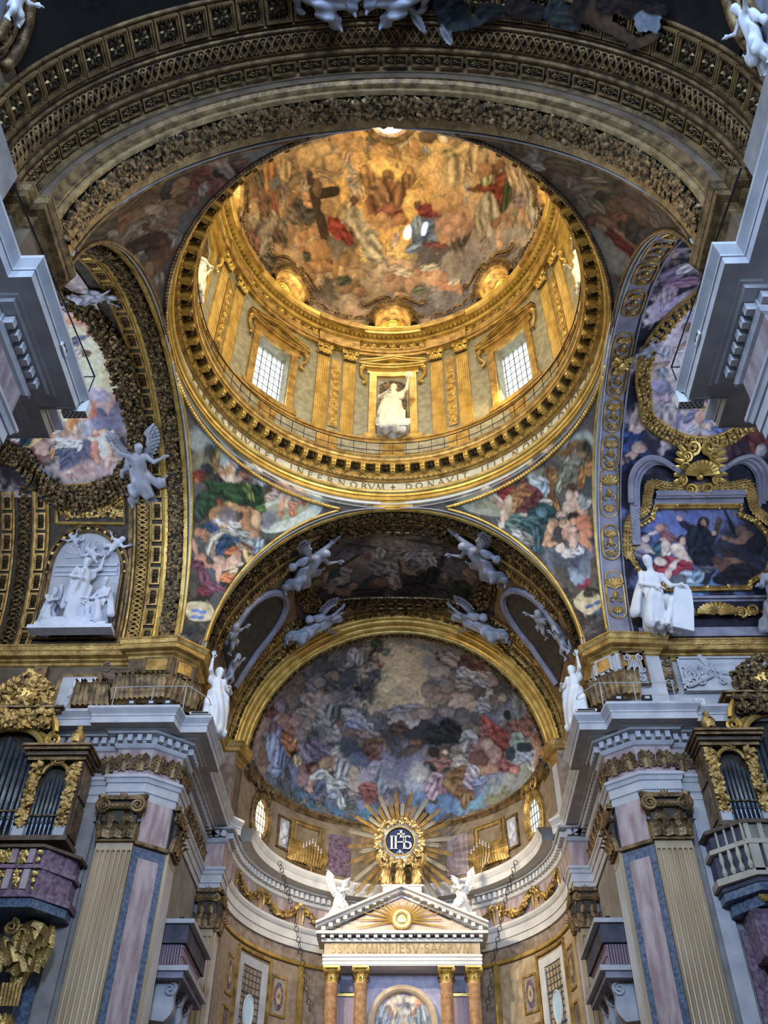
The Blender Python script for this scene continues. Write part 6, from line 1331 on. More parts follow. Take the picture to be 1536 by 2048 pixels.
P_SEAT = dict(H=(0, .02, .66), C=(-.05, -.03, 1.06), N=(-.08, -.06, 1.24), D=(-.14, -.10, 1.40), SL=(-.25, -.02, 1.14), SR=(.15, -.04, 1.14), EL=(-.34, -.20, .90), WL=(-.10, -.34, .84), ER=(.26, -.20, .92), WR=(.34, -.44, .88), KL=(-.17, -.46, .62), AL=(-.16, -.44, .10), KR=(.17, -.42, .54), AR=(.02, -.50, .06), face=(-.7, -1, .1))
C_SEAT = [((-.04, -.02, 1.05), (0, .02, .64), .155, .18), ((-.04, 0, .64), (-.18, -.44, .60), .15, .125), ((.05, 0, .62), (.18, -.40, .52), .15, .125), ((-.19, -.42, .56), (-.24, -.40, .10), .115, .13), ((.18, -.38, .48), (.22, -.34, .08), .115, .13), ((-.02, -.40, .46), (-.04, -.36, .08), .07, .10), ((.12, .04, .6), (.34, .0, .10), .12, .13), ((-.22, .04, 1.10), (-.36, .06, .40), .08, .13), ((.14, -.02, 1.12), (-.16, -.14, .78), .075, .10), ((0, .05, .40), (0, .02, .12), .2, .24)]
P_KNEEL = dict(H=(0, .06, .55), C=(.02, -.06, .92), N=(.02, -.12, 1.07), D=(.03, -.20, 1.20), SL=(-.17, -.08, 1.0), SR=(.20, -.08, 1.0), EL=(-.20, -.26, .82), WL=(-.02, -.38, .90), ER=(.22, -.26, .82), WR=(.04, -.36, .92), KL=(-.12, -.26, .30), AL=(-.12, .22, .06), KR=(.12, -.28, .14), AR=(.13, .26, .06), FL=(0, .12, 0), FR=(0, .12, 0), face=(0, -1, -.5))
C_KNEEL = [((.02, -.04, .9), (0, .05, .55), .17, .2), ((0, .04, .55), (-.14, -.24, .28), .19, .16), ((0, .04, .55), (.15, -.22, .20), .19, .17), ((-.12, -.2, .25), (-.16, .25, .10), .14, .15), ((.12, -.2, .18), (.18, .30, .10), .14, .15), ((0, .1, .5), (0, .35, .10), .2, .2), ((0, 0, .3), (0, .05, .08), .25, .3)]
P_FLY = dict(H=(0, 0, 0), C=(.10, -.02, .38), N=(.16, -.03, .53), D=(.22, -.07, .66), SL=(-.08, -.04, .50), SR=(.30, 0, .44), EL=(-.26, -.12, .66), WL=(-.36, -.10, .92), ER=(.48, -.10, .28), WR=(.70, -.14, .36), KL=(-.16, -.22, -.34), AL=(-.34, -.05, -.72), KR=(.12, -.12, -.44), AR=(-.02, .04, -.86), face=(.6, -.8, .1))
C_FLY = [((.10, 0, .36), (0, 0, 0), .17, .19), ((0, 0, 0), (-.18, -.20, -.36), .17, .15), ((0, 0, 0), (.12, -.10, -.46), .17, .15), ((-.1, -.1, -.3), (-.30, .0, -.62), .16, .12), ((.05, .02, -.2), (.10, .08, -.74), .16, .14), ((.1, .05, .0), (.45, .10, -.35), .13, .10), ((.45, .1, -.35), (.62, .05, -.15), .10, .05), ((-.1, .05, .35), (-.42, .1, .05), .10, .08)]
P_PUTTO = dict(H=(0, 0, .30), C=(.02, 0, .52), N=(.02, 0, .60), D=(.03, -.02, .73), SL=(-.12, 0, .56), SR=(.15, 0, .56), EL=(-.28, -.06, .62), WL=(-.36, -.10, .80), ER=(.28, -.08, .48), WR=(.40, -.16, .54), KL=(-.12, -.16, .16), AL=(-.16, -.06, -.05), KR=(.14, -.14, .18), AR=(.22, .02, .0))
def putto_data(material):
    S = skeleton(P_PUTTO); S = [(p, q, a*1.05, b*1.05) for p, q, a, b in S]; D = A3(*P_PUTTO['D']); S.append((D, D+A3(0, 0, .02), .12, .12)); return body_data('putto_body', S, [((-.1, .06, .2), (.35, .10, .05), .06, .05), ((.35, .1, .05), (.5, .1, .25), .05, .03)], material, .04, .012)
BODY = {}
def figure(kind, material, name, M, label, cat='statue', group=None, wing=None, hnd=True, wing_scale=1.0):
    key = (kind, material.name)
    Pj, Cj = dict(stand=(P_STAND, C_STAND), seat=(P_SEAT, C_SEAT), kneel=(P_KNEEL, C_KNEEL), fly=(P_FLY, C_FLY), putto=(P_PUTTO, []))[kind]
    if key not in BODY: BODY[key] = putto_data(material) if kind == 'putto' else body_data('body', skeleton(Pj), Cj, material)
    r = bpy.data.objects.new(name, None); r.matrix_world = M; r.empty_display_size = .2; put(r, label=label, cat=cat, group=group)
    inst(BODY[key], 'body', Matrix.Identity(4), r)
    if hnd: hands(Pj, material, r)
    if wing:
        c = Vector(Pj['C']); wings(r, Matrix.Translation(c+Vector((0, .10, -.1))) @ Matrix.Rotation(.15, 4, 'X'), material, 1.15*wing_scale, .6)
    return r
def on_vault(v, s_, tdeg, off, spin, scale, mx=1, flat=.7, lean=.25):
    """figure lying against a vault, upright towards the nave"""
    F = v.frame(s_, R(tdeg), off); n = Vector(F.col[2][:3]).normalized(); u = Vector((0, -.70, .71)); u = (u-n*u.dot(n)).normalized(); u = (u*math.cos(lean)+n*math.sin(lean)).normalized(); yv = -(n-u*n.dot(u)).normalized(); xv = yv.cross(u)
    c, q = math.cos(spin), math.sin(spin); xv, u = xv*c+u*q, u*c-xv*q
    M = Matrix(((xv.x, yv.x, u.x, 0), (xv.y, yv.y, u.y, 0), (xv.z, yv.z, u.z, 0), (0, 0, 0, 1)))
    return Matrix.Translation(F.translation) @ M @ Matrix.Diagonal((mx*scale, scale*flat, scale, 1))
def at_(x, y, z, rz=0, s=1.0, ry=0, rx=0, mx=1): return Matrix.Translation((x, y, z)) @ Matrix.Rotation(rz, 4, 'Z') @ Matrix.Rotation(rx, 4, 'X') @ Matrix.Rotation(ry, 4, 'Y') @ Matrix.Diagonal((mx*s, s, s, 1))
CREAM = mat('cream stucco', (.74, .70, .60), .6, 0, (.84, .80, .70), 3)
SILV = mat('silver grey stucco', (.30, .31, .36), .5, .1, (.46, .47, .53), 3)
LIGHT = mat('pale marble', (.70, .71, .72), .5, 0, (.80, .80, .80), 3)
# the four virtues in the niches of the drum
for k, lab in enumerate(('cream statue raising a mirror in the gilt niche between the drum windows', 'cream statue in the side niche at the right edge of the drum', None, 'cream statue in the side niche at the left edge of the drum')):
    if lab is None: continue
    a = R(90*k); r = figure('stand', CREAM, 'niche_statue', Matrix.Translation(((7.9 if k == 0 else 8.3)*math.sin(a), (7.9 if k == 0 else 8.3)*math.cos(a), 35.3)) @ Matrix.Rotation(-a, 4, 'Z') @ Matrix.Scale(1.95 if k == 0 else 1.5, 4), lab, group='drum statues')
    if k == 0:
        b = MB(); t = np.linspace(0, TAU, 17); b.lathe([(0, 0), (.11, .0), (.12, .02), (0, .03)], n=14); b.xf(Matrix.Translation((.42, -.18, 2.06)) @ Matrix.Rotation(HP, 4, 'X')).build('mirror', CREAM, r); MB().tube([(.41, -.17, 1.85), (.42, -.18, 1.97)], .02, 5).build('mirror_handle', CREAM, r)
    MB().box((0, 0, .03), (.8, .4, .06)).build('plinth', CREAM, r); MB().box((.33, -.1, .15), (.22, .2, .2)).build('book_block', CREAM, r)
# angels on the choir vault
for (s_, tdeg, rot, mx, lab) in ((10.7, 124, .1, 1, 'silver stucco angel at the upper left corner of the choir ceiling frame'), (10.3, 55.5, -.1, -1, 'silver stucco angel at the upper right corner of the choir ceiling frame'), (15.0, 124.5, -.7, 1, 'silver stucco angel at the lower left corner of the choir ceiling frame'), (14.9, 54.5, .7, -1, 'silver stucco angel at the lower right corner of the choir ceiling frame')):
    figure('fly', SILV, 'stucco_angel', on_vault(V_E, s_, tdeg, .55, rot, 1.85, mx, .9), lab, 'angel', 'angels of the choir vault', wing=True, wing_scale=.6)
for (s_, tdeg, mx, lab) in ((11.3, 163, 1, 'silver putto tumbling in the left lunette of the choir vault'), (12.4, 171, -1, 'lower silver putto under the left lunette of the choir vault'), (11.9, 26, -1, 'silver putto tumbling in the right lunette of the choir vault'), (10.75, 10, 1, 'lower silver putto in the right lunette of the choir vault')):
    figure('putto', SILV, 'stucco_putto', on_vault(V_E, s_, tdeg, .3, mx*.5, 1.6, mx), lab, 'putto', 'putti of the choir lunettes')
# standing statues on the cornice corners
figure('stand', LIGHT, 'cornice_statue', at_(-6.75, 8.75, 19.36, rz=.9, s=1.55, mx=-1), 'pale statue with raised arm on the left choir cornice', group='cornice statues'); figure('stand', LIGHT, 'cornice_statue', at_(6.85, 8.55, 19.36, rz=-.9, s=1.45), 'pale statue standing on the right choir cornice', group='cornice statues')
# left transept: clinging angel, relief group
figure('fly', SILV, 'stucco_angel', on_vault(V_N, -10.35, 54.5, .4, .15, 1.75, 1), 'silver winged angel clinging beside the left transept ceiling frame', 'angel', wing=True, wing_scale=.7)
figure('fly', SILV, 'stucco_angel', on_vault(V_N, -10.4, 116, .3, -1.2, 1.1, 1), 'silver stucco angel half hidden behind the near left ledge', 'angel')
RW = mat('bluish white relief', (.55, .58, .66), .65, 0, (.66, .69, .76), 3)
rl = empty('marble_relief', (-12.6, 7.6, 23.0), label='white marble relief with a saint and kneeling figures on steps, left transept', cat='relief')
def relief_fig(kind, M, nm):
    Pj, Cj = dict(stand=(P_STAND, C_STAND), seat=(P_SEAT, C_SEAT), kneel=(P_KNEEL, C_KNEEL), putto=(P_PUTTO, []))[kind]; key = (kind, RW.name)
    if key not in BODY: BODY[key] = putto_data(RW) if kind == 'putto' else body_data('body', skeleton(Pj), Cj, RW)
    o = inst(BODY[key], nm, Matrix.Translation((12.6, -7.6, -23.0)) @ M, rl); hands(Pj, RW, o)
for (x, z, kind, s, rz, mx, nm) in ((-12.5, 23.6, 'stand', 1.6, .6, 1, 'saint'), (-13.7, 23.45, 'kneel', 1.3, .9, 1, 'kneeler'), (-11.62, 23.5, 'seat', 1.35, -.5, -1, 'mother'), (-12.1, 23.55, 'kneel', .95, -.4, -1, 'croucher')):
    yv = V_N.p(x, math.asin((z+.8-22.8)/7.75), 0)[1]; relief_fig(kind, Matrix.Translation((x, yv-.22, z)) @ Matrix.Rotation(.34, 4, 'X') @ Matrix.Rotation(rz, 4, 'Z') @ Matrix.Diagonal((mx*s, s*.8, s, 1)), nm)
for (x, t_, mx, s) in ((-11.75, 31.0, -1, 1.05), (-12.05, 28.5, 1, .9), (-12.9, 33.5, 1, .75)): relief_fig('putto', at_(*V_N.p(x, R(t_), .15), rz=0, s=s, ry=-mx*.9, rx=.5, mx=mx), 'putto')
for k in range(4): MB().box((.1-.04*k, -.25+.06*k, .1+.17*k), (3.3-.5*k, .5, .17)).build('step', RW, rl)
b = MB()
for k in range(3): V_N.arc(b, [(-13.6+.5*k, 0), (-13.6+.5*k, .12), (-13.45+.5*k, .12), (-13.45+.5*k, 0)], R(9), R(21+2*k), 6)
for t_ in (24, 25.3, 27): b.tube(V_N.p(np.linspace(-13.9, -11.3, 6), R(t_)+0*np.linspace(0, 1, 6), .08), .06, 4)
for q in range(9): a = math.pi*q/8; b.tube([V_N.p(-12.8, R(29.5), .06), V_N.p(-12.8-.75*math.cos(a), R(29.5+5.0*math.sin(a)), .06)], .03, 4)
b.xf(Matrix.Translation((12.6, -7.6, -23.0))).build('colonnade', RW, rl)
# right transept: seated virtue with tablet, her companion at the frame edge
r = figure('seat', LIGHT, 'seated_statue', at_(10.2, 7.72, 22.95, rz=.2, s=2.05, rx=.34) @ Matrix.Diagonal((1, .75, 1, 1)), 'white seated woman with a tall tablet beside the transept painting', group='seated transept statues'); b = MB(); b.prism([(-.2, -.48), (.2, -.48), (.2, 0), (.16, .36), (.08, .47), (-.08, .47), (-.16, .36), (-.2, 0)], -.04, .04); b.xf(Matrix.Translation((.36, -.50, .44)) @ Matrix.Rotation(.12, 4, 'Y') @ Matrix.Rotation(HP-.15, 4, 'X')).build('tablet', LIGHT, r)
figure('seat', SILV, 'seated_statue', at_(15.1, 7.72, 22.95, rz=-.2, s=2.0, mx=-1, rx=.34) @ Matrix.Diagonal((1, .75, 1, 1)), 'grey seated statue at the far right of the transept painting', group='seated transept statues')
figure('putto', SILV, 'stucco_putto', on_vault(V_N, 9.6, 90, .3, -.7, 1.1), 'small silver putto climbing on the gilt mask of the right arch', 'putto')
# altar angels, bronze group
figure('kneel', LIGHT, 'kneeling_angel', at_(-2.62, 20.9, 17.3, rz=.75, s=1.15), 'white kneeling angel left of the altar pediment', 'angel', 'kneeling altar angels', wing=True, wing_scale=.72); figure('kneel', LIGHT, 'kneeling_angel', at_(2.86, 20.9, 17.4, rz=-.75, s=1.15, mx=-1), 'white kneeling angel right of the altar pediment', 'angel', 'kneeling altar angels', wing=True, wing_scale=.72)
for x, lab in ((-.52, 'bronze angel at the left under the sunburst'), (.14, 'bronze angel in the middle under the sunburst'), (.86, 'bronze angel at the right under the sunburst')): figure('stand', BRONZE, 'bronze_angel', at_(x, 20.70, 18.5, rz=-x*.5, s=.74 if x != .14 else .7, mx=1 if x < .5 else -1), lab, 'angel', 'bronze angels', wing=x != .14, wing_scale=.7)
# angels of the nave vault above
for (s_, t_, ry, mx, lab) in ((-12.55, 103, 1.3, 1, 'pale winged stucco angel at the top over the nave arch, left of centre'), (-12.45, 84, -1.3, -1, 'pale winged stucco angel at the top over the nave arch, right of centre')):
    figure('fly', SILV, 'nave_angel', on_vault(V_W, s_, t_, .4, ry, 1.6, mx), lab, 'angel', 'nave angels', wing=True, wing_scale=1.1)
figure('fly', LIGHT, 'nave_angel', on_vault(V_W, -13.5, 6.5, .3, 0, 1.1, -1), 'white stucco angel in the top right corner', 'angel', 'nave angels')
figure('putto', LIGHT, 'nave_putto', on_vault(V_W, -14.0, 168.5, .3, 0, 1.2), 'white stucco putto in the top left corner', 'putto')
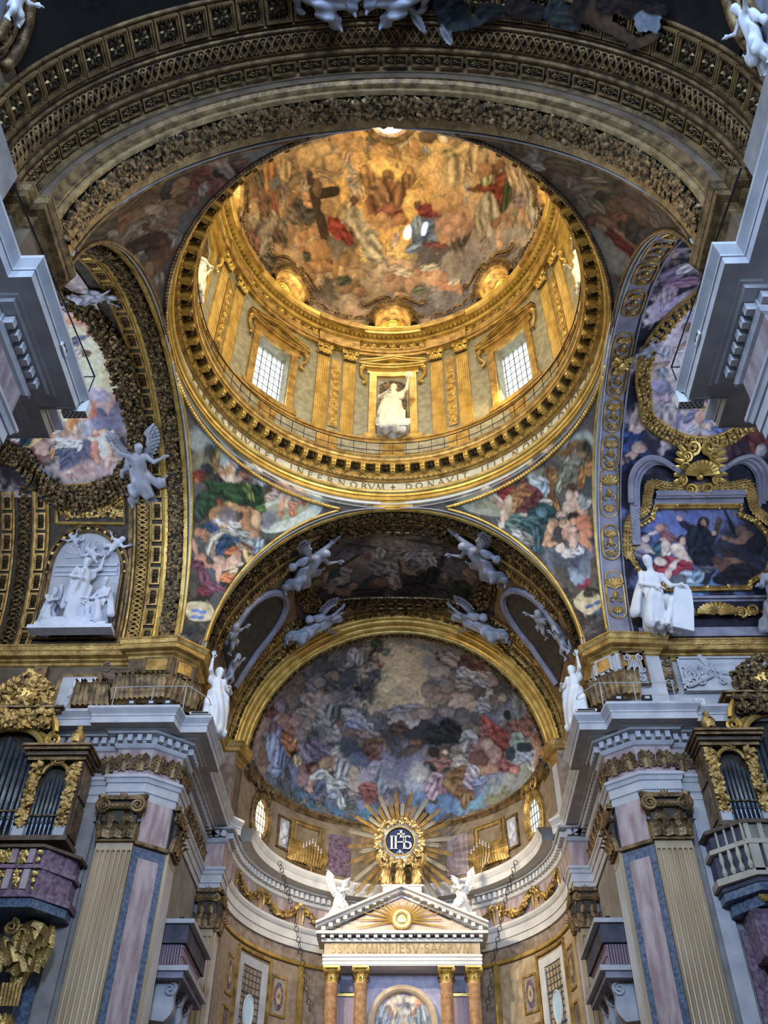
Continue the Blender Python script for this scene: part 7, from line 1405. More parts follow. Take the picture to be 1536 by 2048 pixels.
# ------------------------------------------------------------------ fresco strokes: u v long short angle colour kind, in metres on each painted surface
PAINT = {
 'dome': '''-0.61 4.06 6.79 3.45 -177 c8984a 0;-1.17 2.38 4.58 1.52 -175 b98b4c 0;-1.74 6.95 3.80 1.16 -176 cda45c 0;-4.88 1.47 2.88 1.54 -161 a07f56 0;-7.70 1.87 3.13 1.71 -153 86694c 0;4.10 2.40 3.63 2.09 167 a8885e 0;3.10 1.71 2.35 0.98 171 b9955c 0;6.84 6.21 3.56 1.79 168 857569 0;8.98 6.77 4.74 2.23 166 7a7070 0;3.83 9.65 5.48 1.98 176 8a7c7a 0;2.99 10.91 5.89 1.07 177 655c62 0;-4.09 10.35 3.57 1.22 -174 54473f 0;-5.20 11.14 4.62 0.95 -173 806c5c 0;5.07 11.22 3.97 0.95 176 6c6870 0;-7.31 7.60 2.95 2.38 -178 a58b66 0;-10.20 3.66 4.81 2.89 -154 7a5c40 0;-9.81 0.82 3.25 1.19 -137 6e5036 0;9.51 3.02 3.13 2.34 148 87745e 0;7.09 9.24 2.97 1.18 -177 77707a 0;-1.97 9.70 2.31 1.14 -177 8a7660 0;-0.65 5.17 1.67 1.46 90 c79345 0;0.81 4.77 1.25 0.96 90 cf9a48 0;-2.19 1.57 0.92 0.39 -172 a87f52 1;-2.93 1.18 0.79 0.41 -152 a0784c 1;1.42 1.86 0.58 0.30 91 a0744a 1;2.24 1.24 0.49 0.36 169 5a4534 1;-5.08 1.71 1.03 0.56 -161 a08052 1;-4.23 1.49 0.66 0.42 -162 ab8a5c 1;-3.66 2.33 0.65 0.48 -162 a5804f 1;-6.93 2.01 0.71 0.51 110 9a8058 2;3.61 2.34 0.65 0.62 165 94865c 2;4.55 1.75 0.99 0.78 162 b09468 2;3.97 2.99 0.85 0.73 102 b39a72 2;5.40 1.84 0.87 0.67 99 a68b66 2;2.52 3.03 0.85 0.62 106 bd9658 0;3.04 3.81 0.74 0.69 155 b08c5c 0;2.25 4.16 0.55 0.48 94 c0924c 0;-8.31 1.68 0.89 0.62 109 96642e 2;-7.81 2.37 0.51 0.37 -148 5a5a55 1;-8.98 1.61 0.62 0.45 88 4c4236 2;-11.29 1.49 0.79 0.33 -145 8a6844 1;-10.82 2.48 0.76 0.39 -149 96764c 1;-9.84 2.74 0.59 0.36 -150 8e6c46 1;-8.65 3.04 0.37 0.29 -146 4a3226 1;-12.24 1.59 0.82 0.47 -144 6e5236 1;-11.46 2.65 1.25 0.62 -149 94764e 1;-9.98 3.84 1.08 0.91 -153 94805f 2;-10.22 2.97 0.71 0.45 -150 9b7a52 1;-8.96 4.03 0.90 0.72 104 6c4c36 2;-8.08 3.89 1.05 0.25 93 7e4436 2;-8.44 4.70 0.93 0.40 88 a09078 2;-9.33 5.02 1.58 1.04 -168 7d6c5a 2;-9.38 6.34 1.59 0.96 -166 6e6258 2;-9.92 5.63 1.39 0.76 178 7a6c58 2;-8.36 5.85 0.95 0.54 83 4c3a2c 2;-8.64 6.25 0.47 0.34 93 8a6440 1;-11.47 4.61 1.42 0.80 -160 70483a 2;-12.14 2.97 1.20 0.79 -154 7e644a 2;-10.24 6.73 1.76 0.52 -157 564c44 2;-6.79 4.69 0.71 0.44 54 6a5a4c 2;-5.80 4.65 1.05 0.64 -150 45403c 2;-5.60 4.05 0.40 0.20 -165 6e4c30 1;-5.65 3.81 0.35 0.29 -153 9c7350 1;-5.21 4.43 0.72 0.16 -156 a87c55 1;-5.77 5.93 0.79 0.36 180 9a6f48 1;-6.39 6.39 0.65 0.26 122 93683f 1;-6.61 6.81 0.37 0.15 -167 8f643c 1;-4.78 5.69 3.36 0.35 -98 372820 3;-4.29 3.93 1.00 0.31 -178 30241d 3;-4.72 3.53 0.56 0.27 96 57402e 1;-5.17 7.26 1.19 0.70 179 8a6238 1;-4.23 6.82 0.40 0.32 -172 4a3320 1;-4.03 7.30 0.46 0.31 -156 7d5836 1;-5.68 8.11 1.49 0.44 -174 8f643c 1;-6.44 8.83 0.53 0.22 155 8f643c 1;-6.43 7.32 0.54 0.31 -169 3a4030 2;-4.18 8.20 0.98 0.26 113 8a6238 1;-6.76 8.06 0.63 0.30 -157 8a6238 1;-3.51 6.92 1.04 0.70 -156 5e564c 0;-3.58 6.10 1.12 0.61 -142 862f26 2;-3.12 6.67 0.60 0.41 67 7a2a22 2;-2.35 5.89 1.34 0.81 61 9c8e78 2;-1.72 6.66 0.93 0.73 44 aa9c86 2;-2.41 4.69 0.28 0.27 -129 4e3626 1;-2.94 5.04 0.48 0.16 143 b08a62 1;-1.32 6.29 0.43 0.10 -160 b08a62 1;-1.35 7.57 0.94 0.68 63 a59a86 2;-3.30 5.21 0.42 0.34 93 8e7a5c 1;-3.94 4.82 0.69 0.56 -166 97764c 1;-4.30 4.90 0.52 0.42 -165 8c6c46 1;-2.95 8.27 0.78 0.68 -178 8a6a48 1;-3.47 7.98 0.46 0.41 104 7a5a3c 1;-2.85 8.98 0.87 0.38 -167 8f7350 1;-3.36 9.74 0.92 0.50 -176 6f5238 1;-2.61 10.15 0.60 0.34 -177 7c5c40 1;-3.67 9.22 0.59 0.36 -175 3e4232 2;-5.23 9.68 1.71 0.68 -173 51463c 0;0.03 3.26 1.20 0.71 -179 d8a850 0;-0.20 3.46 0.38 0.37 87 8a6236 1;-0.21 3.83 0.28 0.28 -173 a68a60 1;-0.39 4.76 1.25 1.19 88 7f5238 2;-0.17 5.53 0.85 0.78 -178 8c4f3e 2;-0.94 4.32 0.85 0.62 63 8a6444 2;-1.53 3.45 0.61 0.43 78 84603a 2;1.00 3.60 0.61 0.43 105 84603a 2;-1.66 3.03 0.22 0.21 59 a07444 1;1.12 3.11 0.22 0.22 117 a07444 1;0.49 4.50 0.85 0.56 117 7c5236 2;-0.43 6.09 1.03 0.31 -178 9a7350 0;-0.67 5.73 0.36 0.31 -177 a87c56 1;0.49 5.89 0.43 0.34 180 9c6c48 1;1.71 5.03 0.28 0.28 129 62402e 1;2.38 5.34 0.66 0.40 -171 7a2f30 2;2.11 6.56 1.04 0.94 167 5a7096 2;1.72 7.45 0.91 0.33 170 6c84ae 2;2.72 6.09 0.62 0.46 175 4a5a7c 2;1.66 6.15 0.57 0.37 88 7a8cab 2;3.23 7.33 1.12 0.27 -177 7a3a38 2;3.40 8.02 2.10 0.70 175 4c4850 0;4.93 7.32 1.17 0.48 53 4a423e 2;5.25 6.37 0.60 0.22 101 3c342e 2;4.07 5.95 1.07 0.86 172 9a7060 0;4.39 5.62 0.54 0.43 170 a07864 1;3.93 6.26 0.54 0.38 173 9a7464 1;3.28 4.90 0.67 0.50 172 ab8050 1;4.10 4.52 0.62 0.48 168 a07c54 1;0.86 8.52 0.65 0.37 -166 a98a74 1;0.23 8.83 0.51 0.31 -179 b09a84 1;1.64 9.37 0.79 0.48 -168 a8826a 1;2.97 9.22 0.82 0.58 179 b08a6c 1;1.80 8.97 0.34 0.28 -178 9a7058 1;2.65 8.93 0.34 0.28 -178 a87c60 1;4.55 9.58 1.10 0.50 -171 a8745a 1;3.95 9.15 0.36 0.29 -178 9a6c52 1;0.13 9.78 0.98 0.56 167 8f6f58 1;-0.24 9.29 0.37 0.32 -178 8a6650 1;0.72 10.62 0.68 0.34 -172 9a7860 1;-1.17 9.10 0.60 0.41 -178 9a8270 1;-0.78 8.73 0.44 0.31 -178 a8907c 1;0.69 8.99 0.85 0.28 -172 b5a99c 2;2.62 8.65 0.79 0.25 177 aaa09a 2;4.79 9.23 0.56 0.36 150 b0a6a0 2;1.88 10.09 0.79 0.23 179 5c6450 2;5.18 9.94 0.49 0.24 -172 a87a60 1;1.28 9.78 0.50 0.38 117 a47c62 1;6.78 3.38 1.60 0.32 173 702e20 2;7.08 3.96 0.93 0.66 159 803322 2;6.61 2.24 0.40 0.33 138 5a3a24 1;7.13 1.77 0.37 0.28 143 6a4a30 1;7.45 2.57 0.74 0.43 156 7a3c28 2;7.85 3.50 1.01 0.39 94 384026 2;6.12 2.75 0.58 0.47 98 8a8a60 2;5.24 3.69 0.39 0.11 168 5a3c26 1;5.99 2.42 0.55 0.42 154 8a6444 1;8.56 2.15 1.01 0.80 66 a88c6e 2;9.32 2.30 0.87 0.56 59 94806c 2;9.45 3.85 0.88 0.39 92 9a7a58 1;10.27 3.92 0.71 0.33 55 a87e56 1;9.05 3.21 0.74 0.44 154 7c6870 2;10.56 3.03 1.07 0.80 74 9a8e80 2;6.75 4.87 1.22 0.88 81 918878 2;6.09 5.61 0.87 0.58 80 8a7c6c 2;8.34 5.04 0.56 0.36 162 8a6444 1;7.51 5.20 0.52 0.35 164 6a4630 1;8.01 4.70 0.38 0.25 161 7a5236 1;8.05 6.06 0.68 0.27 88 b08a68 1;8.03 5.60 0.56 0.48 110 a47c58 1;10.46 5.35 1.55 0.40 153 94806c 1;9.48 5.95 0.72 0.31 163 8a7260 1;10.69 6.30 0.53 0.40 22 3e4230 2;11.50 4.47 0.90 0.31 149 a0866c 1;9.23 5.38 1.56 0.61 162 827872 0;5.81 8.12 1.24 0.74 -173 6c6468 0;4.60 8.28 0.99 0.62 176 7c7270 0;2.70 11.85 3.51 0.58 178 5c545a 0;-3.24 11.53 1.30 0.49 -176 a08470 0;-4.85 11.57 1.40 0.47 -175 94785e 0;3.44 12.21 1.37 0.32 178 9a7c6c 0;-8.22 9.68 1.45 0.83 -159 6a5a4e 0;-8.21 7.37 1.29 0.91 176 9c7c56 0''',
 'pfl': '''0.51 30.03 3.66 2.70 179 4a4a42 0;-2.46 30.36 1.57 0.38 -170 88908a 3;-2.27 29.87 0.73 0.48 -170 6e6a54 0;2.70 30.09 1.60 0.69 -149 a8b0a0 3;2.54 30.11 1.30 0.38 -146 8f8f6c 3;1.66 29.42 0.47 0.39 -178 6b6e74 0;-1.80 28.87 0.50 0.38 -166 5c5652 0;-0.55 27.37 0.55 0.45 112 4c4c50 0;0.26 26.37 0.68 0.62 -139 55545e 0;1.35 29.48 0.26 0.22 174 7a7a80 0;-2.58 30.26 0.29 0.19 174 38403e 1;-2.30 30.49 0.24 0.12 -167 2e3634 1;-2.07 30.22 0.34 0.23 -180 3a3426 1;-1.88 30.17 0.23 0.15 162 7a5c30 1;-2.02 30.43 0.23 0.13 138 9a8238 2;-1.84 29.87 0.49 0.18 -166 8a6c34 2;-1.99 29.74 0.36 0.18 -171 2c3238 2;-2.15 29.35 0.39 0.19 -160 6a2c24 2;-2.34 29.30 0.25 0.13 -154 7c3226 2;-2.12 29.21 0.17 0.10 -156 a06a48 1;-1.65 29.41 0.48 0.12 -165 5a2420 2;-1.33 29.77 0.27 0.18 -171 2c3034 2;-1.92 29.40 0.28 0.03 -143 8a3a2c 3;-1.10 30.39 0.33 0.23 -179 c0bcb4 2;-1.05 30.38 0.18 0.12 178 a86c50 1;-0.86 30.33 0.16 0.11 167 b8b0a4 1;-1.06 30.13 0.32 0.18 -168 b8884a 2;-1.22 30.01 0.22 0.15 158 9a7050 1;-0.72 30.08 0.49 0.14 -163 bda690 1;-1.46 30.07 0.12 0.07 -165 b09078 1;-0.50 30.58 0.37 0.20 -136 3c3840 2;-0.13 30.85 0.38 0.14 -154 c0b8a8 2;-0.18 30.46 0.49 0.13 -158 8a5a3c 1;0.43 30.74 0.29 0.08 -164 8a5a40 1;0.45 31.46 0.50 0.31 68 8a7c70 1;0.28 31.47 0.22 0.14 -112 b08a6c 1;0.45 31.12 0.40 0.25 78 a89c90 1;0.69 31.78 0.33 0.24 104 6c6258 1;0.62 30.51 0.60 0.19 -167 8a7a78 2;0.76 30.53 0.18 0.15 149 d8d4cc 2;0.24 30.50 0.53 0.03 -144 4a2c24 3;1.01 31.05 0.56 0.03 -139 4a2c24 3;1.03 31.24 0.31 0.19 -134 94543c 1;-0.52 29.68 1.30 0.32 -161 27462a 2;0.04 29.69 1.13 0.35 -166 2a4a28 2;0.83 29.87 0.53 0.41 -173 1f3a22 2;0.41 30.02 0.42 0.14 153 6a7a34 2;1.24 29.69 0.33 0.20 -155 4a6a30 2;-1.24 28.82 0.58 0.42 -166 2c4630 2;-1.31 28.33 0.32 0.29 -176 33463a 2;-0.66 28.99 0.53 0.23 -155 24402a 2;0.19 30.03 0.27 0.12 -172 48622c 2;0.68 30.23 0.27 0.18 -174 1e3620 2;1.38 30.77 0.74 0.19 -104 4c3c28 3;1.62 30.71 0.70 0.07 -103 b09468 3;1.37 30.69 0.60 0.14 -103 5e4a30 2;1.56 30.61 0.24 0.20 177 b08a70 1;1.53 30.26 0.33 0.16 -153 b89c8c 2;2.28 31.84 0.39 0.27 66 c89872 1;2.37 32.00 0.19 0.13 -119 d8ac84 1;2.54 31.85 0.34 0.20 85 8a5c38 1;2.00 31.13 0.50 0.31 67 b88660 1;2.50 31.20 0.33 0.23 117 c89c78 1;2.32 30.64 0.42 0.23 -176 c0946e 1;2.18 30.43 0.35 0.17 -177 d0a886 1;2.35 30.29 0.32 0.13 156 d0a480 1;2.15 30.13 0.28 0.18 108 c89068 1;2.26 29.83 0.15 0.08 -166 b86a40 1;2.92 31.04 0.37 0.27 63 c89060 1;2.86 30.66 0.28 0.20 -174 c0a088 1;3.01 31.14 0.21 0.15 64 d0a070 1;3.03 30.50 0.29 0.10 -136 c07048 2;2.70 30.29 0.27 0.15 -177 c88460 2;2.82 30.02 0.18 0.15 166 c06a3c 2;3.22 30.61 0.23 0.11 99 b85e38 2;2.70 30.58 0.19 0.13 -174 a8a890 2;1.03 29.04 0.70 0.47 137 b08458 1;1.16 29.23 0.41 0.32 130 c09a6c 1;0.73 29.24 0.31 0.24 134 8a6038 1;0.94 28.85 0.34 0.24 121 94683e 1;1.30 28.67 0.32 0.27 -163 a87c54 1;-0.03 29.22 0.54 0.15 -159 b08450 1;-0.52 28.87 0.42 0.15 -138 94683c 1;-0.66 28.57 0.17 0.15 155 a0704c 1;-0.70 29.11 0.15 0.09 176 8a3a28 1;0.54 29.41 0.26 0.14 -172 a0744a 1;0.47 29.05 0.18 0.16 -161 3c342c 1;0.37 29.51 0.25 0.07 -157 202822 1;-0.07 28.76 0.57 0.30 -156 6c605c 0;-0.40 28.45 0.24 0.13 136 a87c3c 3;-0.61 28.49 0.24 0.14 144 a06e38 1;-0.31 28.31 0.30 0.17 163 8a6a3c 3;0.09 28.73 0.41 0.27 -158 786e70 1;-0.22 28.47 0.32 0.12 -177 c8c8c4 2;0.39 28.69 0.36 0.11 -172 c0bcb8 2;0.10 28.47 0.16 0.09 -162 c09478 1;0.30 28.34 0.28 0.12 -171 8a6a54 1;0.38 28.53 0.24 0.14 -156 b8b4b0 2;-0.50 28.09 0.39 0.20 -160 2c4268 2;-0.19 28.10 0.24 0.15 -154 38507c 2;-0.66 27.74 0.30 0.17 -175 a07050 1;-0.44 27.66 0.22 0.14 -175 94664a 1;-0.86 27.70 0.17 0.15 123 9c6a4c 1;0.31 28.16 0.82 0.21 -148 a4a494 2;-0.08 27.62 0.39 0.30 86 b8b6a2 2;-0.11 27.41 0.31 0.23 112 aca898 2;0.43 27.99 0.51 0.24 -146 2c405a 2;0.28 27.57 0.40 0.26 88 30486a 2;0.74 28.17 0.28 0.17 -156 3a5470 2;0.06 27.22 0.31 0.11 124 8a7464 1;0.91 28.55 0.32 0.12 -165 98a09c 2;1.19 28.32 0.43 0.17 -149 707c7c 2;1.46 28.17 0.32 0.23 137 8a9498 1;1.30 28.03 0.34 0.22 179 5c3a2c 3;1.22 28.03 0.38 0.11 176 a08a70 2;1.41 27.73 0.32 0.09 125 c8a458 3;1.77 28.37 0.35 0.24 110 8a9ca4 2;1.81 28.12 0.21 0.20 100 6a8498 2;1.65 27.75 0.17 0.14 -149 b8946c 1;0.77 27.68 0.35 0.18 -138 a85a2c 2;1.00 27.63 0.23 0.21 -139 b07a54 1;0.81 27.15 0.42 0.23 -139 c49880 1;1.00 27.40 0.27 0.21 -148 c8a084 1;0.38 27.11 0.26 0.21 -145 c09a84 1;0.36 26.86 0.22 0.18 95 b88a70 1;0.54 26.67 0.34 0.14 97 c8987c 1;0.61 26.34 0.11 0.09 90 c08a6c 1;0.03 26.70 0.22 0.09 -152 b8826a 1;0.99 26.71 0.35 0.16 -127 c87a3c 2;1.10 26.97 0.20 0.14 -119 d0b088 2;0.93 26.53 0.25 0.17 -161 c87238 2;1.27 27.32 0.16 0.08 -137 d0b89c 2;-0.72 27.12 0.37 0.10 128 b08468 1;-0.37 26.80 0.26 0.24 -127 a87c60 1;-0.30 26.92 0.19 0.17 -129 a47254 1;-0.18 26.63 0.23 0.20 59 a87860 1;-0.35 26.46 0.34 0.27 73 6a3c4c 2;0.05 26.11 0.41 0.26 136 724458 2;0.54 25.94 0.51 0.23 -176 7c4a5c 2;0.87 25.93 0.28 0.15 -164 74425a 2;0.20 25.62 0.30 0.23 -169 6c3038 2;0.28 25.57 0.18 0.14 -135 7a3844 2;0.24 25.19 0.31 0.22 -144 2e2c28 1;0.77 25.43 0.48 0.20 -109 4c4c4c 3;-0.26 25.79 0.65 0.14 108 4a443c 3;0.29 24.71 0.55 0.42 -155 b8a880 3;0.13 24.68 0.15 0.07 -151 4a6aa8 3;0.39 24.72 0.15 0.08 -152 4a6aa8 3;0.13 24.39 0.13 0.07 -150 4a6aa8 3;0.38 24.46 0.13 0.07 -152 4a6aa8 3''',
 'pfr': '''0.20 29.39 3.23 2.64 17 55544e 0;-2.97 30.26 1.41 0.39 159 8a8c78 3;-3.04 30.40 1.11 0.29 158 868464 3;2.54 30.19 1.04 0.35 169 8a928c 3;1.45 28.70 1.00 0.63 43 484a4c 0;2.20 29.18 0.68 0.31 37 3c443e 0;-0.07 26.95 0.83 0.52 149 6a6e7a 0;-0.91 27.37 0.62 0.38 136 5c5c66 0;-0.13 26.27 0.55 0.42 140 7c8894 0;-0.24 27.94 0.48 0.47 75 3e3a38 0;0.34 27.04 0.56 0.38 147 60667a 0;-1.83 28.66 0.64 0.41 159 5c5c50 0;0.85 31.25 0.54 0.30 130 b09878 1;0.74 31.28 0.32 0.19 115 c0a284 1;1.22 31.19 0.45 0.25 126 8a7048 1;0.55 31.59 0.35 0.21 104 8a7450 1;-0.23 31.22 0.63 0.15 123 a88468 1;-0.53 31.83 0.38 0.17 107 b09070 1;0.57 30.70 0.59 0.26 147 4c4444 2;0.90 30.37 0.39 0.18 144 5a5248 2;0.23 30.72 0.29 0.14 155 484448 2;1.66 30.48 0.63 0.17 146 8a6028 2;1.89 30.21 0.40 0.19 158 7a5424 2;2.36 30.30 0.30 0.19 179 6c4a22 2;2.78 30.12 0.39 0.19 155 7a5830 2;2.67 29.95 0.34 0.21 15 4a3c28 1;2.91 29.88 0.33 0.18 21 2e2e26 2;2.72 29.65 0.27 0.18 168 54452c 2;2.49 29.88 0.26 0.13 155 8a7048 2;1.54 29.66 0.64 0.39 17 6a6458 2;1.65 29.97 0.31 0.21 11 8a8a72 2;1.99 29.89 0.31 0.18 163 7c7868 2;1.06 29.75 0.52 0.27 14 74745c 2;0.72 29.64 0.32 0.15 31 8a9274 2;1.02 29.48 0.27 0.21 -178 646050 2;2.39 29.40 0.37 0.19 3 9a6c2c 2;1.84 29.34 0.42 0.19 33 94682a 2;1.54 29.10 0.18 0.15 -171 7c5222 2;2.21 29.25 0.21 0.13 157 a47834 2;0.67 30.16 0.34 0.23 163 8a6024 2;0.31 29.84 0.67 0.19 47 7a5426 2;-0.02 29.78 0.47 0.11 50 a87c40 2;0.10 29.26 0.45 0.17 72 6c4820 2;0.05 28.99 0.23 0.12 82 a87430 2;1.14 29.26 0.25 0.13 155 4a3220 1;0.68 29.95 0.22 0.15 23 94682c 2;-1.66 30.80 0.37 0.30 125 8a5634 1;-1.84 31.07 0.39 0.20 93 6c4424 1;-1.61 30.71 0.16 0.13 -179 a06a48 1;-2.00 30.32 0.45 0.24 172 942f24 2;-2.45 30.24 0.33 0.13 152 a03c2c 2;-2.50 30.32 0.43 0.17 120 a88468 1;-2.71 30.57 0.39 0.17 116 a4866c 1;-2.84 30.83 0.23 0.18 136 b09478 1;-2.53 30.63 0.56 0.06 123 c0b8a4 3;-1.62 30.43 0.27 0.12 166 a83c2c 2;-0.94 30.56 0.33 0.19 167 34302e 1;-0.76 30.45 0.20 0.13 174 8a5a40 1;-0.55 30.43 0.18 0.09 165 2e2a28 1;-0.25 30.51 0.29 0.20 167 a8a49c 1;-0.08 30.34 0.27 0.15 167 94907c 1;-0.11 30.11 0.42 0.20 155 a8b0b0 2;-0.17 29.79 0.40 0.23 30 8ca0ac 2;0.20 30.39 0.27 0.12 162 7c7c60 2;-1.07 29.82 0.74 0.53 172 6c3c34 2;-0.60 29.77 0.41 0.33 -171 5c3032 2;-1.44 30.10 0.50 0.25 25 b07a3a 2;-1.02 30.11 0.49 0.22 168 9c6434 2;-1.82 29.89 0.37 0.18 30 b8823c 2;-1.38 29.56 0.47 0.23 167 5a302e 2;-0.64 30.06 0.30 0.13 161 7a4438 2;-2.02 29.96 0.45 0.20 44 b09878 1;-2.32 29.66 0.36 0.21 60 b09474 1;-2.57 29.43 0.25 0.13 176 c0b09c 1;-0.34 29.36 0.34 0.16 170 b8b0a0 2;-1.48 29.39 0.33 0.06 159 b0a494 3;-0.55 29.03 0.53 0.37 157 24444a 2;-0.96 29.14 0.46 0.30 171 28484e 2;-0.35 28.74 0.34 0.29 -179 1f3c44 2;-1.62 29.12 0.70 0.23 167 4c6660 2;-2.18 29.29 0.33 0.27 170 5a746c 2;-1.24 28.60 0.59 0.38 145 2c4a50 2;-1.41 29.00 0.48 0.20 151 34565a 2;-1.27 28.16 0.46 0.35 40 28424a 2;-1.43 28.38 0.52 0.24 79 3c5a60 2;-1.85 29.39 0.29 0.20 165 52706a 2;-0.67 29.15 0.28 0.20 155 486870 1;-1.92 28.65 0.50 0.29 136 8c8c80 2;-2.11 28.84 0.24 0.17 161 b0b0a8 2;-1.78 28.37 0.28 0.21 157 74746c 2;-0.36 28.56 0.24 0.20 162 8a6c4c 1;-0.68 28.38 0.43 0.19 33 ac8460 1;-0.95 28.09 0.25 0.16 41 a87c58 1;-0.90 27.91 0.33 0.11 162 b0835e 1;-0.68 27.83 0.13 0.06 154 b48c6c 1;1.05 28.97 0.28 0.21 166 3c2c24 1;0.54 28.77 0.29 0.23 164 b89c80 1;0.48 28.76 0.16 0.13 164 c0a48c 1;0.96 28.73 0.38 0.19 36 c4a088 1;0.98 28.29 0.30 0.24 84 b08468 1;0.85 29.05 0.22 0.18 -174 b49880 1;1.28 28.50 0.30 0.21 6 8a8c8c 2;1.46 28.46 0.17 0.13 -10 a8a49c 2;1.23 28.68 0.21 0.18 -173 8c9088 2;0.54 28.35 0.28 0.20 155 2e2620 1;0.45 28.21 0.17 0.15 158 b4805c 1;0.09 28.30 0.26 0.20 156 b89478 1;0.14 28.31 0.16 0.13 159 c8a080 1;0.02 28.41 0.16 0.13 160 8c7050 1;0.85 28.03 0.33 0.23 152 b4704c 1;0.77 27.76 0.34 0.27 138 b86c48 1;0.79 27.48 0.21 0.18 112 b8744c 1;0.51 27.37 0.31 0.22 90 b87850 1;0.58 27.10 0.22 0.14 100 b87a54 1;0.60 26.89 0.12 0.07 66 b07450 1;0.13 27.97 0.35 0.16 160 c49c80 1;0.10 27.68 0.35 0.20 144 c0987c 1;-0.16 27.93 0.20 0.18 64 b8866c 1;-0.00 27.46 0.23 0.18 53 c8a890 1;-0.55 27.55 0.20 0.19 -2 ccb4a0 1;-0.31 27.24 0.31 0.22 175 c0b6ac 1;0.04 27.09 0.33 0.17 159 b8b4b0 2;0.10 28.70 0.24 0.13 168 b89484 2;-0.11 26.74 0.39 0.33 166 3c4050 0;0.07 26.40 0.36 0.28 82 5c6470 0;-0.80 27.01 0.35 0.24 126 4c4c56 0;-0.12 25.74 0.32 0.17 172 74283a 3;-0.08 25.76 0.20 0.10 172 942c40 3;-0.36 26.15 0.33 0.21 146 8090a0 0;0.29 25.88 0.77 0.14 65 54483a 3;-0.72 26.08 0.95 0.13 107 4c463c 3;-0.21 24.93 0.55 0.44 119 b09c70 3;-0.22 24.73 0.16 0.08 177 4a5a80 3;0.08 24.75 0.14 0.08 175 4a5a80 3;-0.01 24.38 0.12 0.08 175 4a5a80 3;-0.08 25.28 0.28 0.18 145 3a342a 1''',
 'pnl': '''-0.39 29.48 3.88 3.31 131 4e463e 0;3.30 30.35 0.88 0.44 -170 6a6a6a 3;-0.09 29.56 1.55 1.32 136 5a5048 0;-0.33 26.44 2.17 0.86 113 46403a 0;-1.93 30.01 1.53 0.90 -42 4c4448 0;-0.58 30.31 0.78 0.51 131 5c5c5c 0;-2.74 28.79 1.03 0.54 136 3a3438 0;1.81 29.51 0.69 0.64 88 5c2c2a 2;1.37 29.54 0.56 0.50 -94 6a3430 2;1.60 30.26 0.90 0.44 -171 6c3836 2;1.13 29.38 0.58 0.31 -62 62302e 2;1.27 30.70 2.85 0.50 127 7a4646 2;0.84 30.91 1.45 0.31 145 8a5c58 2;2.66 29.83 0.35 0.23 110 3e3e38 1;2.48 30.21 0.42 0.26 -162 6a4c46 2;2.71 30.70 0.50 0.17 -180 74605c 2;1.95 30.19 0.42 0.40 91 1c2420 2;1.73 29.97 0.29 0.19 117 161c1a 2;2.23 29.61 1.37 0.29 120 8a7674 2;0.77 28.19 0.71 0.32 129 7a5c44 1;1.09 28.94 0.44 0.25 122 84664a 1;0.79 28.91 0.60 0.23 130 7a5a40 1;0.90 28.43 0.51 0.23 143 32323a 2;0.51 28.67 0.38 0.15 126 1e2226 2;0.59 27.91 0.71 0.35 126 5c4434 2;0.16 27.88 0.76 0.36 124 6c4c36 1;-0.05 27.33 1.13 0.35 121 7c5638 1;0.37 27.27 0.57 0.43 -112 5a4034 2;0.84 26.05 0.71 0.57 93 5c463c 2;0.33 26.03 0.83 0.46 105 64503f 2;-0.69 27.62 0.59 0.24 126 6e4a32 1;-0.30 28.04 0.65 0.25 123 74573f 1;-0.08 29.11 0.51 0.35 -74 7a5e48 1;-0.09 29.56 0.57 0.33 133 7c6048 1;0.32 29.64 0.44 0.26 -65 503c30 1;-0.59 29.68 0.63 0.27 -24 705a48 1;-0.36 29.03 0.47 0.32 134 76665a 2;-0.04 28.63 0.48 0.20 112 8a7462 1;0.26 30.02 0.34 0.23 164 6a4a48 2;0.92 29.99 0.41 0.19 -27 8a807c 2;-0.90 27.02 0.50 0.36 115 84786e 2;-0.85 28.22 0.52 0.38 -122 766c64 2;-1.38 27.74 0.70 0.35 115 645a54 0;-0.50 26.10 0.99 0.34 118 544c44 2;-0.96 28.75 0.45 0.33 -139 7a7064 2;-0.89 28.90 0.43 0.14 119 3e2a22 1;-1.08 29.59 0.72 0.16 112 6a5444 3;-1.20 29.81 0.43 0.15 112 7a6654 1;-1.43 30.14 0.40 0.25 131 6a6460 2;-1.68 29.19 0.89 0.39 100 3a2628 2;-1.57 29.65 0.48 0.27 126 40282a 1;-1.96 28.87 0.65 0.38 -72 42302f 2;-2.21 28.79 0.73 0.36 127 3c3034 2;-1.81 29.90 0.25 0.13 -37 5c3c2c 1;-2.52 29.24 0.53 0.30 -20 84807a 2;-2.57 29.42 0.45 0.19 -26 4c4848 1;-2.26 30.20 0.46 0.39 123 5c4028 1;-2.09 30.45 0.37 0.20 149 64442c 1;-2.71 29.94 0.57 0.32 152 5a4230 1;-2.93 29.68 0.39 0.20 -12 745a44 1;-3.18 30.20 0.36 0.20 -29 4a382c 1;-1.76 30.34 0.30 0.17 -161 8a8480 2;-3.59 30.20 0.33 0.26 171 7c7870 2''',
